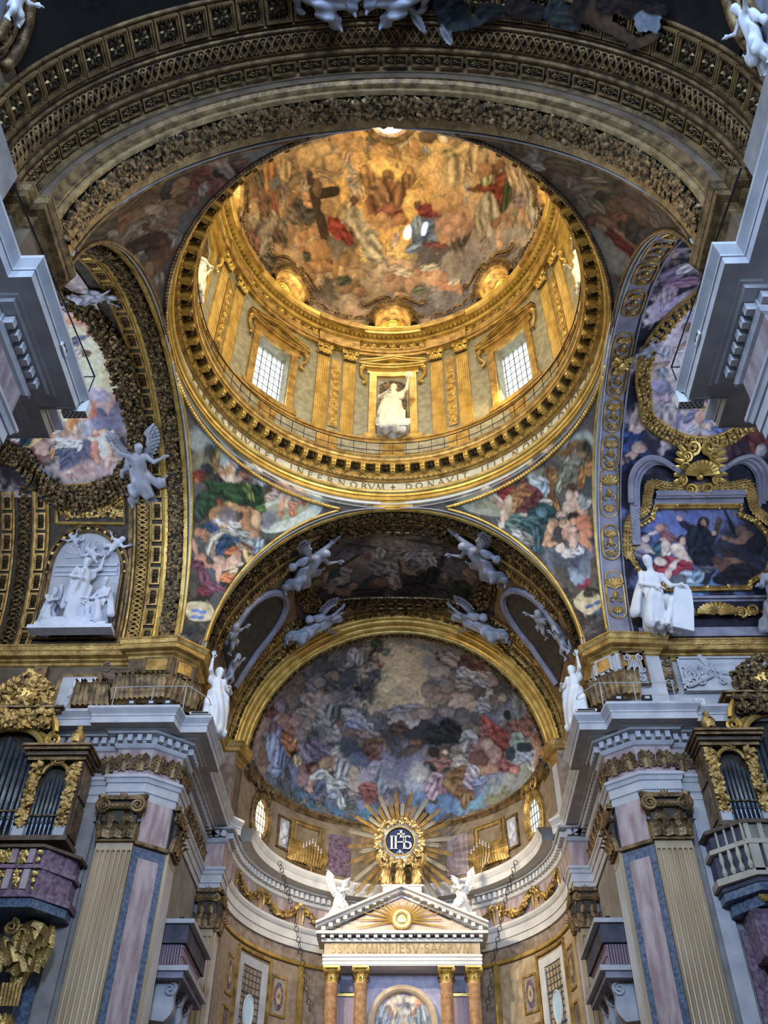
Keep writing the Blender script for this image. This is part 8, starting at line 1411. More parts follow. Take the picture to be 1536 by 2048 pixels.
 'pnr': '''0.31 28.80 4.46 3.02 62 463e38 0;2.05 29.85 1.74 0.92 -154 6a6864 3;-1.77 29.31 1.45 1.11 130 4a443a 0;0.24 26.48 3.11 1.09 66 42382f 0;0.33 29.71 1.03 0.67 46 5c5850 0;1.12 28.69 1.47 0.70 55 3c3634 0;0.36 25.43 2.96 0.52 -117 38302a 0;-2.83 29.74 0.44 0.26 -172 5a4a34 2;-2.60 29.81 0.47 0.28 -143 6a4440 2;-2.49 30.47 0.46 0.16 113 7a6a48 2;-2.96 30.13 0.39 0.32 90 4c4030 2;-1.63 29.95 0.61 0.33 150 5c3434 2;-1.17 29.63 0.68 0.26 161 643c3a 2;-0.68 29.39 0.60 0.21 128 6c4a48 2;-1.82 30.84 1.64 0.38 -122 74706c 2;-1.46 30.39 0.30 0.27 128 4c3028 1;-1.95 30.32 0.29 0.21 168 8a8880 2;-1.46 28.92 0.71 0.59 125 443a2c 2;-1.04 28.76 0.62 0.44 62 504434 2;-1.68 29.41 0.53 0.41 133 4e4434 2;-0.84 28.76 0.51 0.16 99 7c6e58 2;-1.10 30.15 0.38 0.24 55 5a4a42 1;-0.78 29.87 0.38 0.33 55 6c5c56 2;-0.40 29.63 0.42 0.37 95 645850 2;-0.35 28.73 0.41 0.15 93 6c563c 1;-0.06 29.17 0.44 0.21 69 18201c 2;0.24 29.20 0.55 0.26 52 1c2620 2;0.12 28.74 0.63 0.36 67 2a2a24 2;0.43 29.16 0.55 0.26 -128 5a4030 1;0.31 28.69 0.75 0.38 57 5c3e2c 1;0.54 29.75 0.45 0.30 176 6c6850 2;0.09 29.98 0.33 0.27 -172 5c5850 2;1.05 30.11 0.46 0.26 -125 4a3428 1;1.15 30.32 0.23 0.13 41 64402e 1;1.04 29.53 0.47 0.21 -115 6a3e28 1;1.22 29.38 0.54 0.45 26 5a3824 2;1.44 29.66 0.56 0.25 154 6c4c34 1;1.79 29.41 0.47 0.30 149 5a3a28 1;2.09 29.02 0.47 0.21 -103 8a7058 2;1.96 29.32 0.47 0.26 138 7c5c44 1;2.03 29.68 0.58 0.26 158 5a1e1c 2;2.37 29.48 0.41 0.30 146 661f1c 2;2.69 29.26 0.38 0.20 43 6a2420 2;1.46 30.07 0.23 0.17 146 74604c 1;0.92 28.57 1.02 0.39 51 3e3430 2;1.34 28.45 1.03 0.39 51 38302e 2;0.88 28.91 0.49 0.23 -118 74432c 2;0.72 27.61 0.74 0.36 62 54382c 1;0.28 27.87 0.73 0.35 65 5c4436 1;0.44 27.48 0.77 0.30 61 644a3a 1;0.67 27.13 0.49 0.35 56 74604e 2;0.79 27.01 0.44 0.22 70 80705e 2;-0.56 27.46 0.85 0.39 70 483630 2;-0.31 26.70 1.00 0.44 67 4a3830 2;-0.38 27.10 0.82 0.27 75 523c34 1;-0.12 26.57 0.69 0.21 67 543e34 1;1.73 28.29 0.90 0.38 53 4a4240 2;0.62 26.50 1.01 0.49 -129 5a4c46 2;1.05 26.65 0.82 0.30 -130 665850 2;0.22 25.26 1.34 0.31 -119 4a3a30 2;2.13 28.50 0.79 0.35 -124 504a48 2;1.82 27.75 0.87 0.28 -134 3c3432 2;2.56 28.78 0.71 0.30 -146 54504c 2;0.02 24.21 2.70 0.29 -117 3a2c24 2;-1.80 26.54 0.84 0.35 85 3a322a 0''',
 'apse': '''-4.26 5.26 6.81 5.53 -173 625a5c 0;-0.37 8.47 2.70 2.50 90 a8905e 0;-1.14 7.66 1.97 1.56 180 ae9866 0;0.51 7.95 2.65 1.59 180 b09868 0;-5.03 7.66 3.93 1.67 -175 585659 0;-3.34 8.04 1.81 0.92 175 44444a 0;-2.99 7.27 1.36 0.48 176 403e48 0;-5.66 8.70 1.50 0.76 -163 46464a 0;-8.69 6.65 2.61 1.44 -163 686a78 0;-8.95 5.45 2.82 1.24 -167 6c6066 0;-7.89 1.08 2.78 1.16 -151 646c8c 0;-4.48 1.30 3.94 0.78 -174 606e98 0;-6.02 0.73 2.14 0.56 -174 3a4648 0;-7.46 0.30 1.94 0.63 -172 485052 0;-3.01 0.75 3.20 0.42 -173 386f90 0;-2.70 1.81 1.85 0.66 -171 6c6a8c 0;-1.77 5.52 1.61 0.79 -177 56565c 0;-0.56 4.20 1.60 1.09 -179 4c4c60 0;-2.25 3.78 1.06 0.67 -174 3e4660 0;-0.82 2.71 1.45 0.90 -177 767688 0;-5.43 5.81 1.60 1.03 -172 807a78 0;-3.28 6.11 1.19 0.64 -175 74726f 0;-6.28 4.12 1.25 0.90 -165 7a6a60 0;-1.27 10.28 0.78 0.50 160 3a5240 2;-0.62 9.68 0.74 0.28 171 46624c 2;-2.09 9.53 0.55 0.40 177 7a6a60 1;-1.69 9.20 0.54 0.20 163 8a3a30 2;-0.84 8.89 0.57 0.24 -162 94483a 2;-2.28 9.07 0.67 0.17 97 6c5440 3;0.02 10.67 0.79 0.35 -170 8a7c6c 2;-1.60 9.66 0.58 0.38 62 4c3c34 2;-3.78 8.99 0.98 0.53 -162 8a8680 2;-3.23 9.49 0.59 0.50 157 a09c98 2;-4.34 9.06 0.61 0.41 174 6c6864 2;-4.72 9.39 0.88 0.60 171 5c5a58 1;-2.81 9.27 0.58 0.37 103 94908c 2;-6.70 7.08 0.67 0.45 179 6c5444 1;-7.57 6.47 0.89 0.50 -161 645040 1;-7.30 7.30 0.83 0.43 -176 5c5048 1;-8.19 5.57 0.76 0.44 -171 60544c 1;-7.45 5.87 0.69 0.49 -177 6c5c52 1;-5.92 7.01 0.83 0.60 178 6c6468 2;-5.14 6.63 0.48 0.42 94 84664c 1;-5.53 6.17 0.72 0.50 -163 a08a7c 1;-6.06 6.17 0.59 0.48 -171 988478 2;-4.67 7.81 0.73 0.40 -162 7c6450 1;-4.94 7.36 0.55 0.48 145 5a5254 2;-5.49 7.39 0.54 0.35 -179 74685f 1;-4.38 7.13 0.61 0.49 177 4c4848 2;-4.48 6.44 0.51 0.38 -171 8c7c74 1;-4.07 6.78 0.47 0.29 -176 6c645f 1;-8.80 4.53 1.15 0.77 -156 74403c 2;-8.53 5.14 0.62 0.43 -176 807078 1;-9.35 4.32 1.06 0.60 -166 6c3c38 2;-8.73 4.03 1.14 0.22 -134 8a88a4 3;-8.24 3.80 1.14 0.57 -163 74525c 2;-7.69 4.09 0.62 0.54 -136 6c5c74 2;-9.83 2.71 1.56 0.64 72 8a7064 1;-9.04 2.56 0.77 0.75 -133 746464 2;-9.74 1.56 1.12 0.73 -120 7c6458 1;-8.94 1.78 0.65 0.54 -134 745440 1;-8.77 1.25 0.93 0.36 -150 806450 1;-7.98 3.11 0.92 0.64 -157 7486b0 2;-7.74 2.32 0.99 0.80 66 7080ac 2;-8.12 2.56 1.01 0.62 105 8092bc 2;-7.70 1.57 0.74 0.35 -153 7c8cb4 2;-7.25 2.70 0.73 0.32 95 5e6e98 2;-7.00 3.82 0.77 0.42 -151 8a4a30 2;-7.03 3.44 0.59 0.27 -162 b0642c 2;-6.49 3.42 0.47 0.36 74 b8883c 2;-6.69 3.17 0.51 0.39 -158 a4602a 2;-6.46 3.01 0.28 0.19 -158 281c18 1;-6.09 2.71 0.43 0.36 117 ac9468 2;-6.88 4.34 0.68 0.37 -165 845c44 1;-7.57 4.62 0.75 0.42 -166 8a6450 1;-6.73 4.76 0.53 0.33 -167 94705a 1;-6.98 5.08 0.36 0.17 -167 8a3034 2;-6.55 5.09 0.53 0.28 -168 806660 1;-6.38 5.42 0.65 0.21 -161 948480 2;-5.49 5.51 0.41 0.28 -172 90745c 1;-5.69 4.82 0.48 0.31 -169 8a7868 1;-5.11 4.93 0.46 0.36 -170 80787c 2;-6.16 4.15 0.50 0.45 -163 7a6464 1;-4.66 5.57 0.69 0.64 178 8a8680 2;-4.94 5.80 0.47 0.41 -179 948c84 2;-4.24 5.81 0.55 0.45 104 80807c 2;-4.62 4.75 0.33 0.32 -169 7c746c 1;-4.87 4.26 0.66 0.49 -163 4c5450 2;-4.44 4.34 0.43 0.35 -168 6c645f 1;-3.94 4.60 0.53 0.52 -149 84807f 2;-3.66 4.90 0.42 0.38 -171 948e88 2;-3.32 4.68 0.52 0.24 83 80787a 2;-5.08 3.51 0.77 0.52 -165 6c5a74 2;-5.48 3.24 0.58 0.51 -178 7a6c80 2;-4.63 3.43 0.63 0.38 -172 645470 2;-4.14 3.70 0.52 0.26 -169 74687c 2;-5.44 2.27 0.56 0.37 -159 8a5c58 1;-5.05 2.64 0.43 0.34 -157 4c2c2c 1;-4.83 2.60 0.32 0.22 -162 94604c 1;-5.60 1.87 0.47 0.41 -129 8a6868 1;-4.05 2.94 0.61 0.33 -161 a0805c 2;-3.58 3.28 0.42 0.39 75 94744f 2;-4.17 3.09 0.35 0.29 -161 8c6c48 1;-3.21 3.58 0.37 0.35 73 9c8474 1;-3.09 3.35 0.58 0.42 -159 a8a4a0 2;-3.24 2.82 0.59 0.39 92 a4a4a8 2;-2.86 2.87 0.50 0.38 90 98989c 2;-3.63 3.78 0.48 0.23 -140 a09c98 2;-4.27 2.21 0.78 0.44 -180 9ca09c 2;-3.65 1.91 0.87 0.50 -166 a4aaa8 2;-4.68 2.20 0.58 0.40 51 a8aca8 2;-3.10 2.17 0.57 0.33 -169 98a09e 2;-3.22 1.31 0.57 0.25 110 aab0ac 2;-3.62 1.49 0.39 0.33 -151 7c8aa0 2;-4.93 1.70 0.33 0.22 60 a0705c 1;-5.01 1.42 0.37 0.14 -171 a47864 1;-3.02 1.00 0.19 0.13 -163 a8a8a8 1;-4.41 1.66 0.44 0.38 65 5c5c7c 2;-2.95 6.05 0.28 0.27 164 80644c 1;-3.45 5.73 0.64 0.18 -174 a08c80 1;-3.49 6.00 0.62 0.32 -151 4c5044 2;-3.79 5.78 0.45 0.44 118 54584c 2;-2.58 5.46 0.62 0.39 -175 8a8a94 2;-1.95 5.25 0.49 0.35 172 a0989c 2;-2.87 5.26 0.45 0.26 179 7478a0 2;-2.35 5.13 0.50 0.29 -175 7c7e9c 2;-3.05 5.95 0.53 0.23 -175 94989c 2;-3.60 5.26 0.23 0.23 178 74543c 1;-2.50 4.52 0.59 0.51 -172 645444 1;-2.12 4.80 0.49 0.29 -175 7c6458 2;-1.63 4.75 0.58 0.25 -177 84706c 2;-2.92 4.73 0.51 0.38 -173 64544c 1;-3.05 4.03 0.60 0.51 -169 3c4050 0;-1.51 4.17 0.57 0.50 -173 5c3c2c 2;-1.03 4.19 0.57 0.50 -175 684832 2;-0.75 4.03 0.50 0.37 90 6c4c3c 2;-1.39 3.59 0.55 0.29 -152 6c4434 2;-1.66 3.33 0.28 0.25 -170 64342c 1;-2.23 3.45 0.66 0.33 -174 4a5470 0;-2.38 2.68 0.36 0.28 89 946c4c 1;-2.46 2.59 0.50 0.37 89 a08870 1;-2.26 2.20 0.55 0.33 -172 a49488 1;-1.61 1.84 0.53 0.37 171 8c4c44 2;-1.71 2.08 0.54 0.25 -175 944f44 2;-1.52 1.60 0.36 0.33 20 7c403c 2;-1.28 3.02 0.55 0.49 -170 8a8498 2;-0.74 3.04 0.55 0.49 -174 94909c 2;-0.91 2.46 0.66 0.36 90 6c8494 2;-0.37 2.48 0.54 0.49 -176 8a8894 0;-1.82 2.65 0.46 0.33 -173 8a8290 0;-1.01 7.18 0.57 0.53 96 8a7850 0;-0.69 7.00 0.56 0.42 91 94804f 0;-0.16 7.28 0.53 0.38 -180 8a8460 0;0.55 8.46 1.82 1.65 -173 aa9262 0;1.28 8.97 1.91 1.73 -164 b09664 0;3.76 8.48 2.16 1.36 165 716a66 0;6.26 7.94 2.30 1.64 -1 5c4c42 0;8.18 6.31 2.95 1.46 -1 3c3c3a 0;7.67 4.79 2.51 1.14 165 4c5468 0;9.58 3.03 2.56 1.53 160 6c6e70 0;5.07 1.88 2.05 0.71 179 626a94 0;6.57 1.10 2.11 0.56 171 7e8486 0;2.45 1.07 2.33 0.50 179 466e9a 0;4.73 0.83 1.29 0.35 175 4a8aa8 0;8.55 0.65 2.04 0.91 148 808478 0;5.78 0.67 1.17 0.37 174 6a6848 0;0.54 2.88 1.45 1.06 178 626280 0;0.80 5.03 1.56 0.94 178 36363c 0;2.56 4.74 1.51 0.85 174 2c3034 0;4.40 5.55 1.02 0.54 172 4c4a4e 0;2.47 5.79 0.73 0.53 177 4a4a56 0;2.47 10.21 1.04 0.48 170 545a5c 0;1.21 10.65 2.11 0.67 179 7c7468 0;3.62 9.40 0.78 0.61 180 6c5c5c 2;4.14 8.89 0.78 0.58 178 84746c 2;3.08 8.22 0.73 0.52 -178 8a7a6c 1;2.62 7.65 0.68 0.39 178 545258 0;2.32 7.09 0.66 0.47 179 7c6454 1;2.01 7.30 0.44 0.38 -174 74604f 1;2.59 6.69 0.65 0.33 176 846a58 1;3.52 6.88 0.50 0.38 180 7a5c44 1;3.90 6.46 0.57 0.47 -179 94806f 1;4.59 6.36 0.60 0.41 176 8c7664 1;4.99 6.01 0.53 0.28 -176 94806c 1;3.39 7.38 0.52 0.39 -178 74645f 1;4.58 7.24 0.74 0.34 174 807870 2;5.34 8.64 0.89 0.56 -175 54382c 2;6.45 8.61 0.88 0.56 -169 6a4a30 2;6.06 8.20 0.83 0.37 161 5c3028 2;4.79 7.94 0.79 0.42 177 8a8c94 2;5.55 7.72 0.78 0.39 161 98908c 2;6.21 7.18 0.84 0.36 167 84808c 2;6.70 7.53 0.86 0.36 160 907c70 2;7.16 7.11 0.54 0.33 174 74645c 1;5.91 6.42 0.45 0.25 173 54443c 1;6.44 6.31 0.56 0.37 38 8a8680 2;6.03 6.00 0.80 0.38 170 8c8a8c 2;7.02 5.87 0.90 0.49 171 5c5450 1;7.51 5.85 0.42 0.26 174 8a7c6c 1;5.66 5.69 0.63 0.37 171 7c8088 2;7.52 4.83 0.32 0.27 -167 1f2420 1;0.35 6.18 1.22 0.27 179 74747c 2;0.43 5.56 1.09 0.38 -173 94888a 1;1.15 5.97 0.41 0.30 179 6c584f 1;0.04 5.74 0.50 0.35 -180 8a7c78 1;1.76 5.94 0.45 0.39 -180 7c6c64 1;0.03 5.22 0.59 0.34 180 54382c 2;1.06 4.43 0.32 0.22 177 6c4430 1;0.76 4.02 0.74 0.22 -160 4c4038 1;2.76 4.71 1.10 0.61 -172 20242a 2;2.26 4.77 0.60 0.51 175 282c30 2;3.49 4.79 0.63 0.52 173 24282c 2;3.13 5.90 0.64 0.36 175 6c6060 1;5.62 4.67 0.62 0.53 -175 843838 2;6.01 4.21 0.85 0.58 112 963e3c 2;5.52 4.24 0.94 0.30 160 8a3c3a 2;6.52 3.70 0.77 0.53 163 7c3434 2;6.26 3.22 0.62 0.52 157 743034 2;5.21 4.49 0.51 0.39 169 7c4a4a 2;4.57 4.71 0.49 0.35 170 746c64 1;4.24 4.76 0.35 0.33 74 544c44 1;4.24 4.15 0.64 0.51 169 8c8c9c 2;3.88 3.87 0.53 0.44 42 80808c 2;4.47 3.58 0.43 0.37 162 745c60 2;3.43 3.60 0.50 0.42 167 746c60 2;3.57 3.07 0.70 0.37 169 948e88 2;5.36 3.56 0.69 0.52 164 74544f 1;5.74 3.10 0.70 0.52 161 8a6c68 1;4.82 3.07 0.65 0.42 164 5c3c34 1;5.51 3.70 0.46 0.26 165 8a7468 1;4.93 2.44 0.74 0.34 171 8a6a4c 1;5.48 2.38 0.57 0.29 162 946c50 1;7.04 2.13 0.68 0.52 156 94484a 2;6.53 2.22 0.64 0.43 155 84484a 2;7.22 1.69 0.42 0.21 155 a0605c 1;7.99 3.99 0.96 0.42 159 744844 2;8.87 3.45 0.96 0.57 161 7c4c48 2;9.59 3.77 1.02 0.43 160 74504c 2;7.81 3.17 0.77 0.54 160 64807c 2;7.69 2.35 1.20 0.44 157 7c90a0 2;7.05 2.69 0.41 0.35 167 2c3440 3;8.59 1.95 1.09 0.36 153 7488a0 2;8.87 1.09 0.86 0.41 140 a0a4a0 2;8.43 2.52 0.86 0.27 156 1f2c3c 3;9.79 2.06 0.77 0.56 111 8a5c44 1;9.60 1.19 0.76 0.62 79 a07c60 1;10.19 1.16 1.05 0.64 8 947464 2;10.01 2.38 0.54 0.21 153 6c3c2c 1;2.08 3.85 0.34 0.25 174 2c2420 1;2.66 3.79 0.29 0.25 170 6c4c3c 1;2.23 3.25 0.75 0.37 -179 8a5c54 2;1.74 3.05 0.41 0.33 164 3a343c 2;2.07 2.36 0.55 0.49 164 94788c 2;1.95 1.96 0.49 0.40 62 a0849c 2;2.42 2.07 0.50 0.37 90 806478 2;2.75 3.78 0.16 0.13 170 a08c7c 1;3.29 2.36 0.68 0.50 166 7c5a24 2;2.98 2.07 0.57 0.49 158 84602a 2;3.59 1.46 0.59 0.33 152 7a5620 2;3.67 1.18 0.42 0.29 91 80602c 2;3.51 2.57 0.57 0.34 -178 745020 2;4.19 2.35 0.45 0.41 169 94849c 2;3.94 1.98 0.40 0.33 156 8c7c94 2;4.41 2.48 0.36 0.33 138 a49cac 2;1.18 2.93 0.55 0.36 176 8c8c8a 0;0.98 2.28 0.72 0.49 176 7a849c 0;4.64 1.90 0.60 0.26 180 7080ac 2''',
 'chancel': '''12.44 12.50 4.64 2.93 90 4c443e 0;11.01 12.57 3.25 1.26 91 6c5c48 0;12.39 10.26 2.05 1.45 -128 50464a 0;10.86 14.95 1.31 0.83 101 4c4648 0;12.54 11.69 1.34 1.01 -105 705e48 0;14.37 13.16 3.76 0.93 96 2e2620 0;12.52 16.11 1.29 0.85 156 26221f 0;11.48 8.72 1.80 1.08 -164 463a36 0;11.03 13.76 1.36 0.11 113 2e2a26 3;11.31 13.27 0.44 0.10 124 38322c 3;10.71 10.89 1.07 0.13 95 36302a 3;10.87 10.39 0.27 0.12 149 36302a 3;10.93 14.25 0.25 0.13 -162 2e2a26 3;10.54 14.13 0.27 0.15 17 36302a 3;11.77 13.59 0.45 0.36 -124 746458 1;11.72 13.89 0.24 0.19 -21 6a3e30 1;11.67 13.28 0.48 0.30 3 80746a 2;12.42 13.00 0.64 0.47 122 706660 2;12.67 13.41 0.61 0.42 146 645c58 2;12.73 12.71 0.44 0.41 -3 766b62 2;10.86 12.18 0.28 0.25 -166 745a40 1;11.14 12.08 0.65 0.21 130 786554 1;11.43 12.38 0.50 0.31 -92 6c625a 2;11.82 11.69 0.51 0.32 -136 80746c 2;12.05 11.29 0.59 0.44 5 6c6460 2;11.55 10.89 0.60 0.35 90 7c736c 2;11.14 10.39 0.35 0.23 -167 5c544c 1;12.40 11.69 0.38 0.34 -128 544a44 2;11.79 10.17 0.50 0.24 13 2c2826 2;11.93 10.68 0.44 0.30 11 80766c 2;11.87 15.95 0.59 0.45 -105 4c3824 1;12.00 16.29 0.53 0.34 144 54402c 1;11.84 15.01 0.91 0.10 -118 2a1f18 3;12.58 16.01 0.66 0.35 10 6a5846 2;12.67 15.48 0.80 0.57 -26 2c3230 2;12.40 15.05 0.42 0.31 148 74645a 2;13.01 15.40 0.61 0.31 -93 6c5f52 1;13.26 15.85 0.57 0.25 6 6a5844 1;12.58 16.55 0.47 0.26 135 5a4a38 1;13.95 14.93 0.63 0.37 101 4c3a2c 1;13.98 15.25 0.62 0.23 128 54402f 1;13.72 14.70 0.36 0.27 137 6c523c 1;13.62 13.96 0.62 0.39 -111 26302f 2;13.88 13.35 0.62 0.40 -99 4a2f22 2;13.74 13.24 0.42 0.33 106 5c3a2a 1;14.38 13.99 0.86 0.39 106 1f1a17 2;13.63 12.62 0.53 0.36 -3 76695c 2;14.09 12.42 0.40 0.31 -177 6c5f54 2;12.58 12.30 0.58 0.07 175 38221a 3;13.53 11.90 0.55 0.37 156 36211a 3;12.99 11.69 0.62 0.18 114 6a5240 1;12.91 11.18 0.28 0.20 -112 3a2a20 1;13.65 11.08 1.42 0.58 -111 201b19 2;13.22 10.56 0.92 0.51 12 1c1917 2;14.36 11.70 0.95 0.40 -98 241e1b 2;13.81 10.03 0.61 0.48 95 2a2522 2;13.02 9.94 0.53 0.50 34 443830 2;12.84 10.05 0.28 0.20 -160 5c4a3c 1;13.46 9.18 0.81 0.53 -144 26261f 2;12.32 8.68 0.63 0.25 165 5c4838 1;12.06 8.48 0.37 0.23 -150 644e3e 1;12.14 8.91 0.22 0.19 25 6c5644 1''',
 'left': '''-11.30 12.62 3.25 2.55 45 c4ac86 0;-11.01 13.70 2.05 1.46 56 c8b28c 0;-11.52 14.98 0.80 0.69 -174 8c7c88 0;-10.66 14.22 0.92 0.41 86 857886 0;-11.30 14.69 0.61 0.44 -160 b88a6a 0;-11.68 15.28 0.54 0.35 56 8a7c8c 0;-10.93 11.90 0.98 0.59 70 c6b086 0;-11.70 10.90 0.49 0.39 54 9a8ea0 0;-11.21 10.51 0.80 0.36 -168 b48e84 0;-10.92 10.58 0.42 0.26 -175 b87c66 0;-11.32 9.91 0.93 0.66 -172 5f5c70 0;-10.87 10.06 0.51 0.43 -155 686476 0;-11.98 9.33 0.82 0.71 -149 6a6880 0;-12.65 8.60 0.90 0.63 -155 605e72 0;-12.60 7.72 0.94 0.36 180 a8887e 0;-13.10 7.73 0.43 0.29 -177 967670 0;-12.81 10.24 0.57 0.37 -173 cdb27a 0;-12.18 10.23 0.47 0.34 68 a8664c 0;-12.52 10.31 0.31 0.16 75 a4a8a8 0;-12.37 9.56 0.39 0.34 51 9a94a0 0;-11.86 7.93 0.65 0.36 -179 a48a86 0;-15.21 8.79 1.30 0.81 -176 5c4440 0;-15.74 8.06 1.17 0.94 -169 241f22 0;-14.59 7.24 0.87 0.66 -176 2c2c34 0;-11.77 7.13 0.65 0.36 -180 38302c 0;-11.75 13.64 0.37 0.14 -161 6c6e80 2;-11.94 13.47 0.23 0.18 43 5c6074 2;-11.27 13.93 0.22 0.09 65 a05a3c 1;-11.47 13.72 0.23 0.07 -155 6a7084 2;-11.75 12.96 0.29 0.22 180 9c9488 2;-11.63 12.92 0.21 0.16 -143 5c4430 1;-11.97 12.88 0.26 0.15 66 b4aa98 2;-11.82 14.48 0.18 0.12 -163 c06c48 1;-11.53 14.56 0.22 0.17 175 b87858 1;-12.88 9.86 0.40 0.20 53 c08038 3;-12.85 9.79 0.28 0.13 53 a86a30 3;-12.89 9.42 0.34 0.10 71 c09c84 1;-13.00 9.20 0.23 0.15 -154 b8988a 1;-13.57 9.21 0.41 0.34 167 c4b4a4 2;-13.17 8.98 0.51 0.19 -174 c8c0b4 2;-13.89 9.43 0.25 0.21 -152 a8764c 1;-13.97 9.36 0.18 0.14 68 c0927a 1;-13.32 9.42 0.24 0.17 175 a0785c 1;-13.58 9.58 0.31 0.18 -177 c0b4a4 2;-12.91 8.83 0.27 0.24 62 c0bcb4 2;-11.98 9.33 0.19 0.17 -146 b47058 1;-12.02 9.40 0.14 0.11 66 c0836a 1;-11.68 9.40 0.21 0.15 -174 c09078 1;-11.67 8.99 0.38 0.30 58 c8a898 1;-12.15 9.11 0.31 0.12 170 c49c86 1;-11.42 9.25 0.28 0.12 63 c8a08c 1;-11.72 8.51 0.34 0.25 87 c8a492 1;-12.15 8.59 0.45 0.18 77 a86c54 1;-11.70 8.08 0.26 0.12 93 c49880 1;-11.46 8.29 0.25 0.10 170 bf9280 1;-12.12 8.23 0.19 0.13 80 b47c64 1;-11.33 8.80 0.22 0.15 -176 c49c88 1;-14.59 8.63 0.58 0.51 -164 8a6a64 1;-14.67 8.56 0.44 0.36 -165 7a5450 1;-14.28 8.77 0.37 0.31 -157 a48074 1;-14.67 9.00 0.54 0.10 -148 b89858 3;-13.79 8.69 0.33 0.28 -153 44506c 2;-13.94 8.62 0.35 0.11 72 a8783c 2;-13.62 8.84 0.27 0.11 -160 b8b0a4 2;-13.25 8.39 0.46 0.34 -133 54586c 2;-13.42 8.17 0.38 0.11 -134 484c60 2;-15.01 9.15 0.32 0.27 48 1f3a42 2;-15.59 9.09 0.44 0.32 -170 7c5a54 1;-15.35 9.23 0.24 0.20 48 c0b4b0 2;-15.77 8.87 0.51 0.29 -176 64403a 2;-15.59 8.65 0.36 0.25 -174 8a7470 2;-15.93 8.28 0.29 0.22 -172 5a3428 1;-14.73 8.05 0.42 0.23 148 8a6a5c 2;-14.56 7.60 0.44 0.36 -171 74788c 2;-14.42 7.53 0.30 0.28 46 8a90a4 1;-14.11 6.87 0.79 0.25 169 34404c 2;-14.33 6.73 0.44 0.19 -170 485460 2;-13.74 6.94 0.36 0.19 159 28323c 2;-14.97 7.03 0.44 0.22 -180 1f2428 2''',
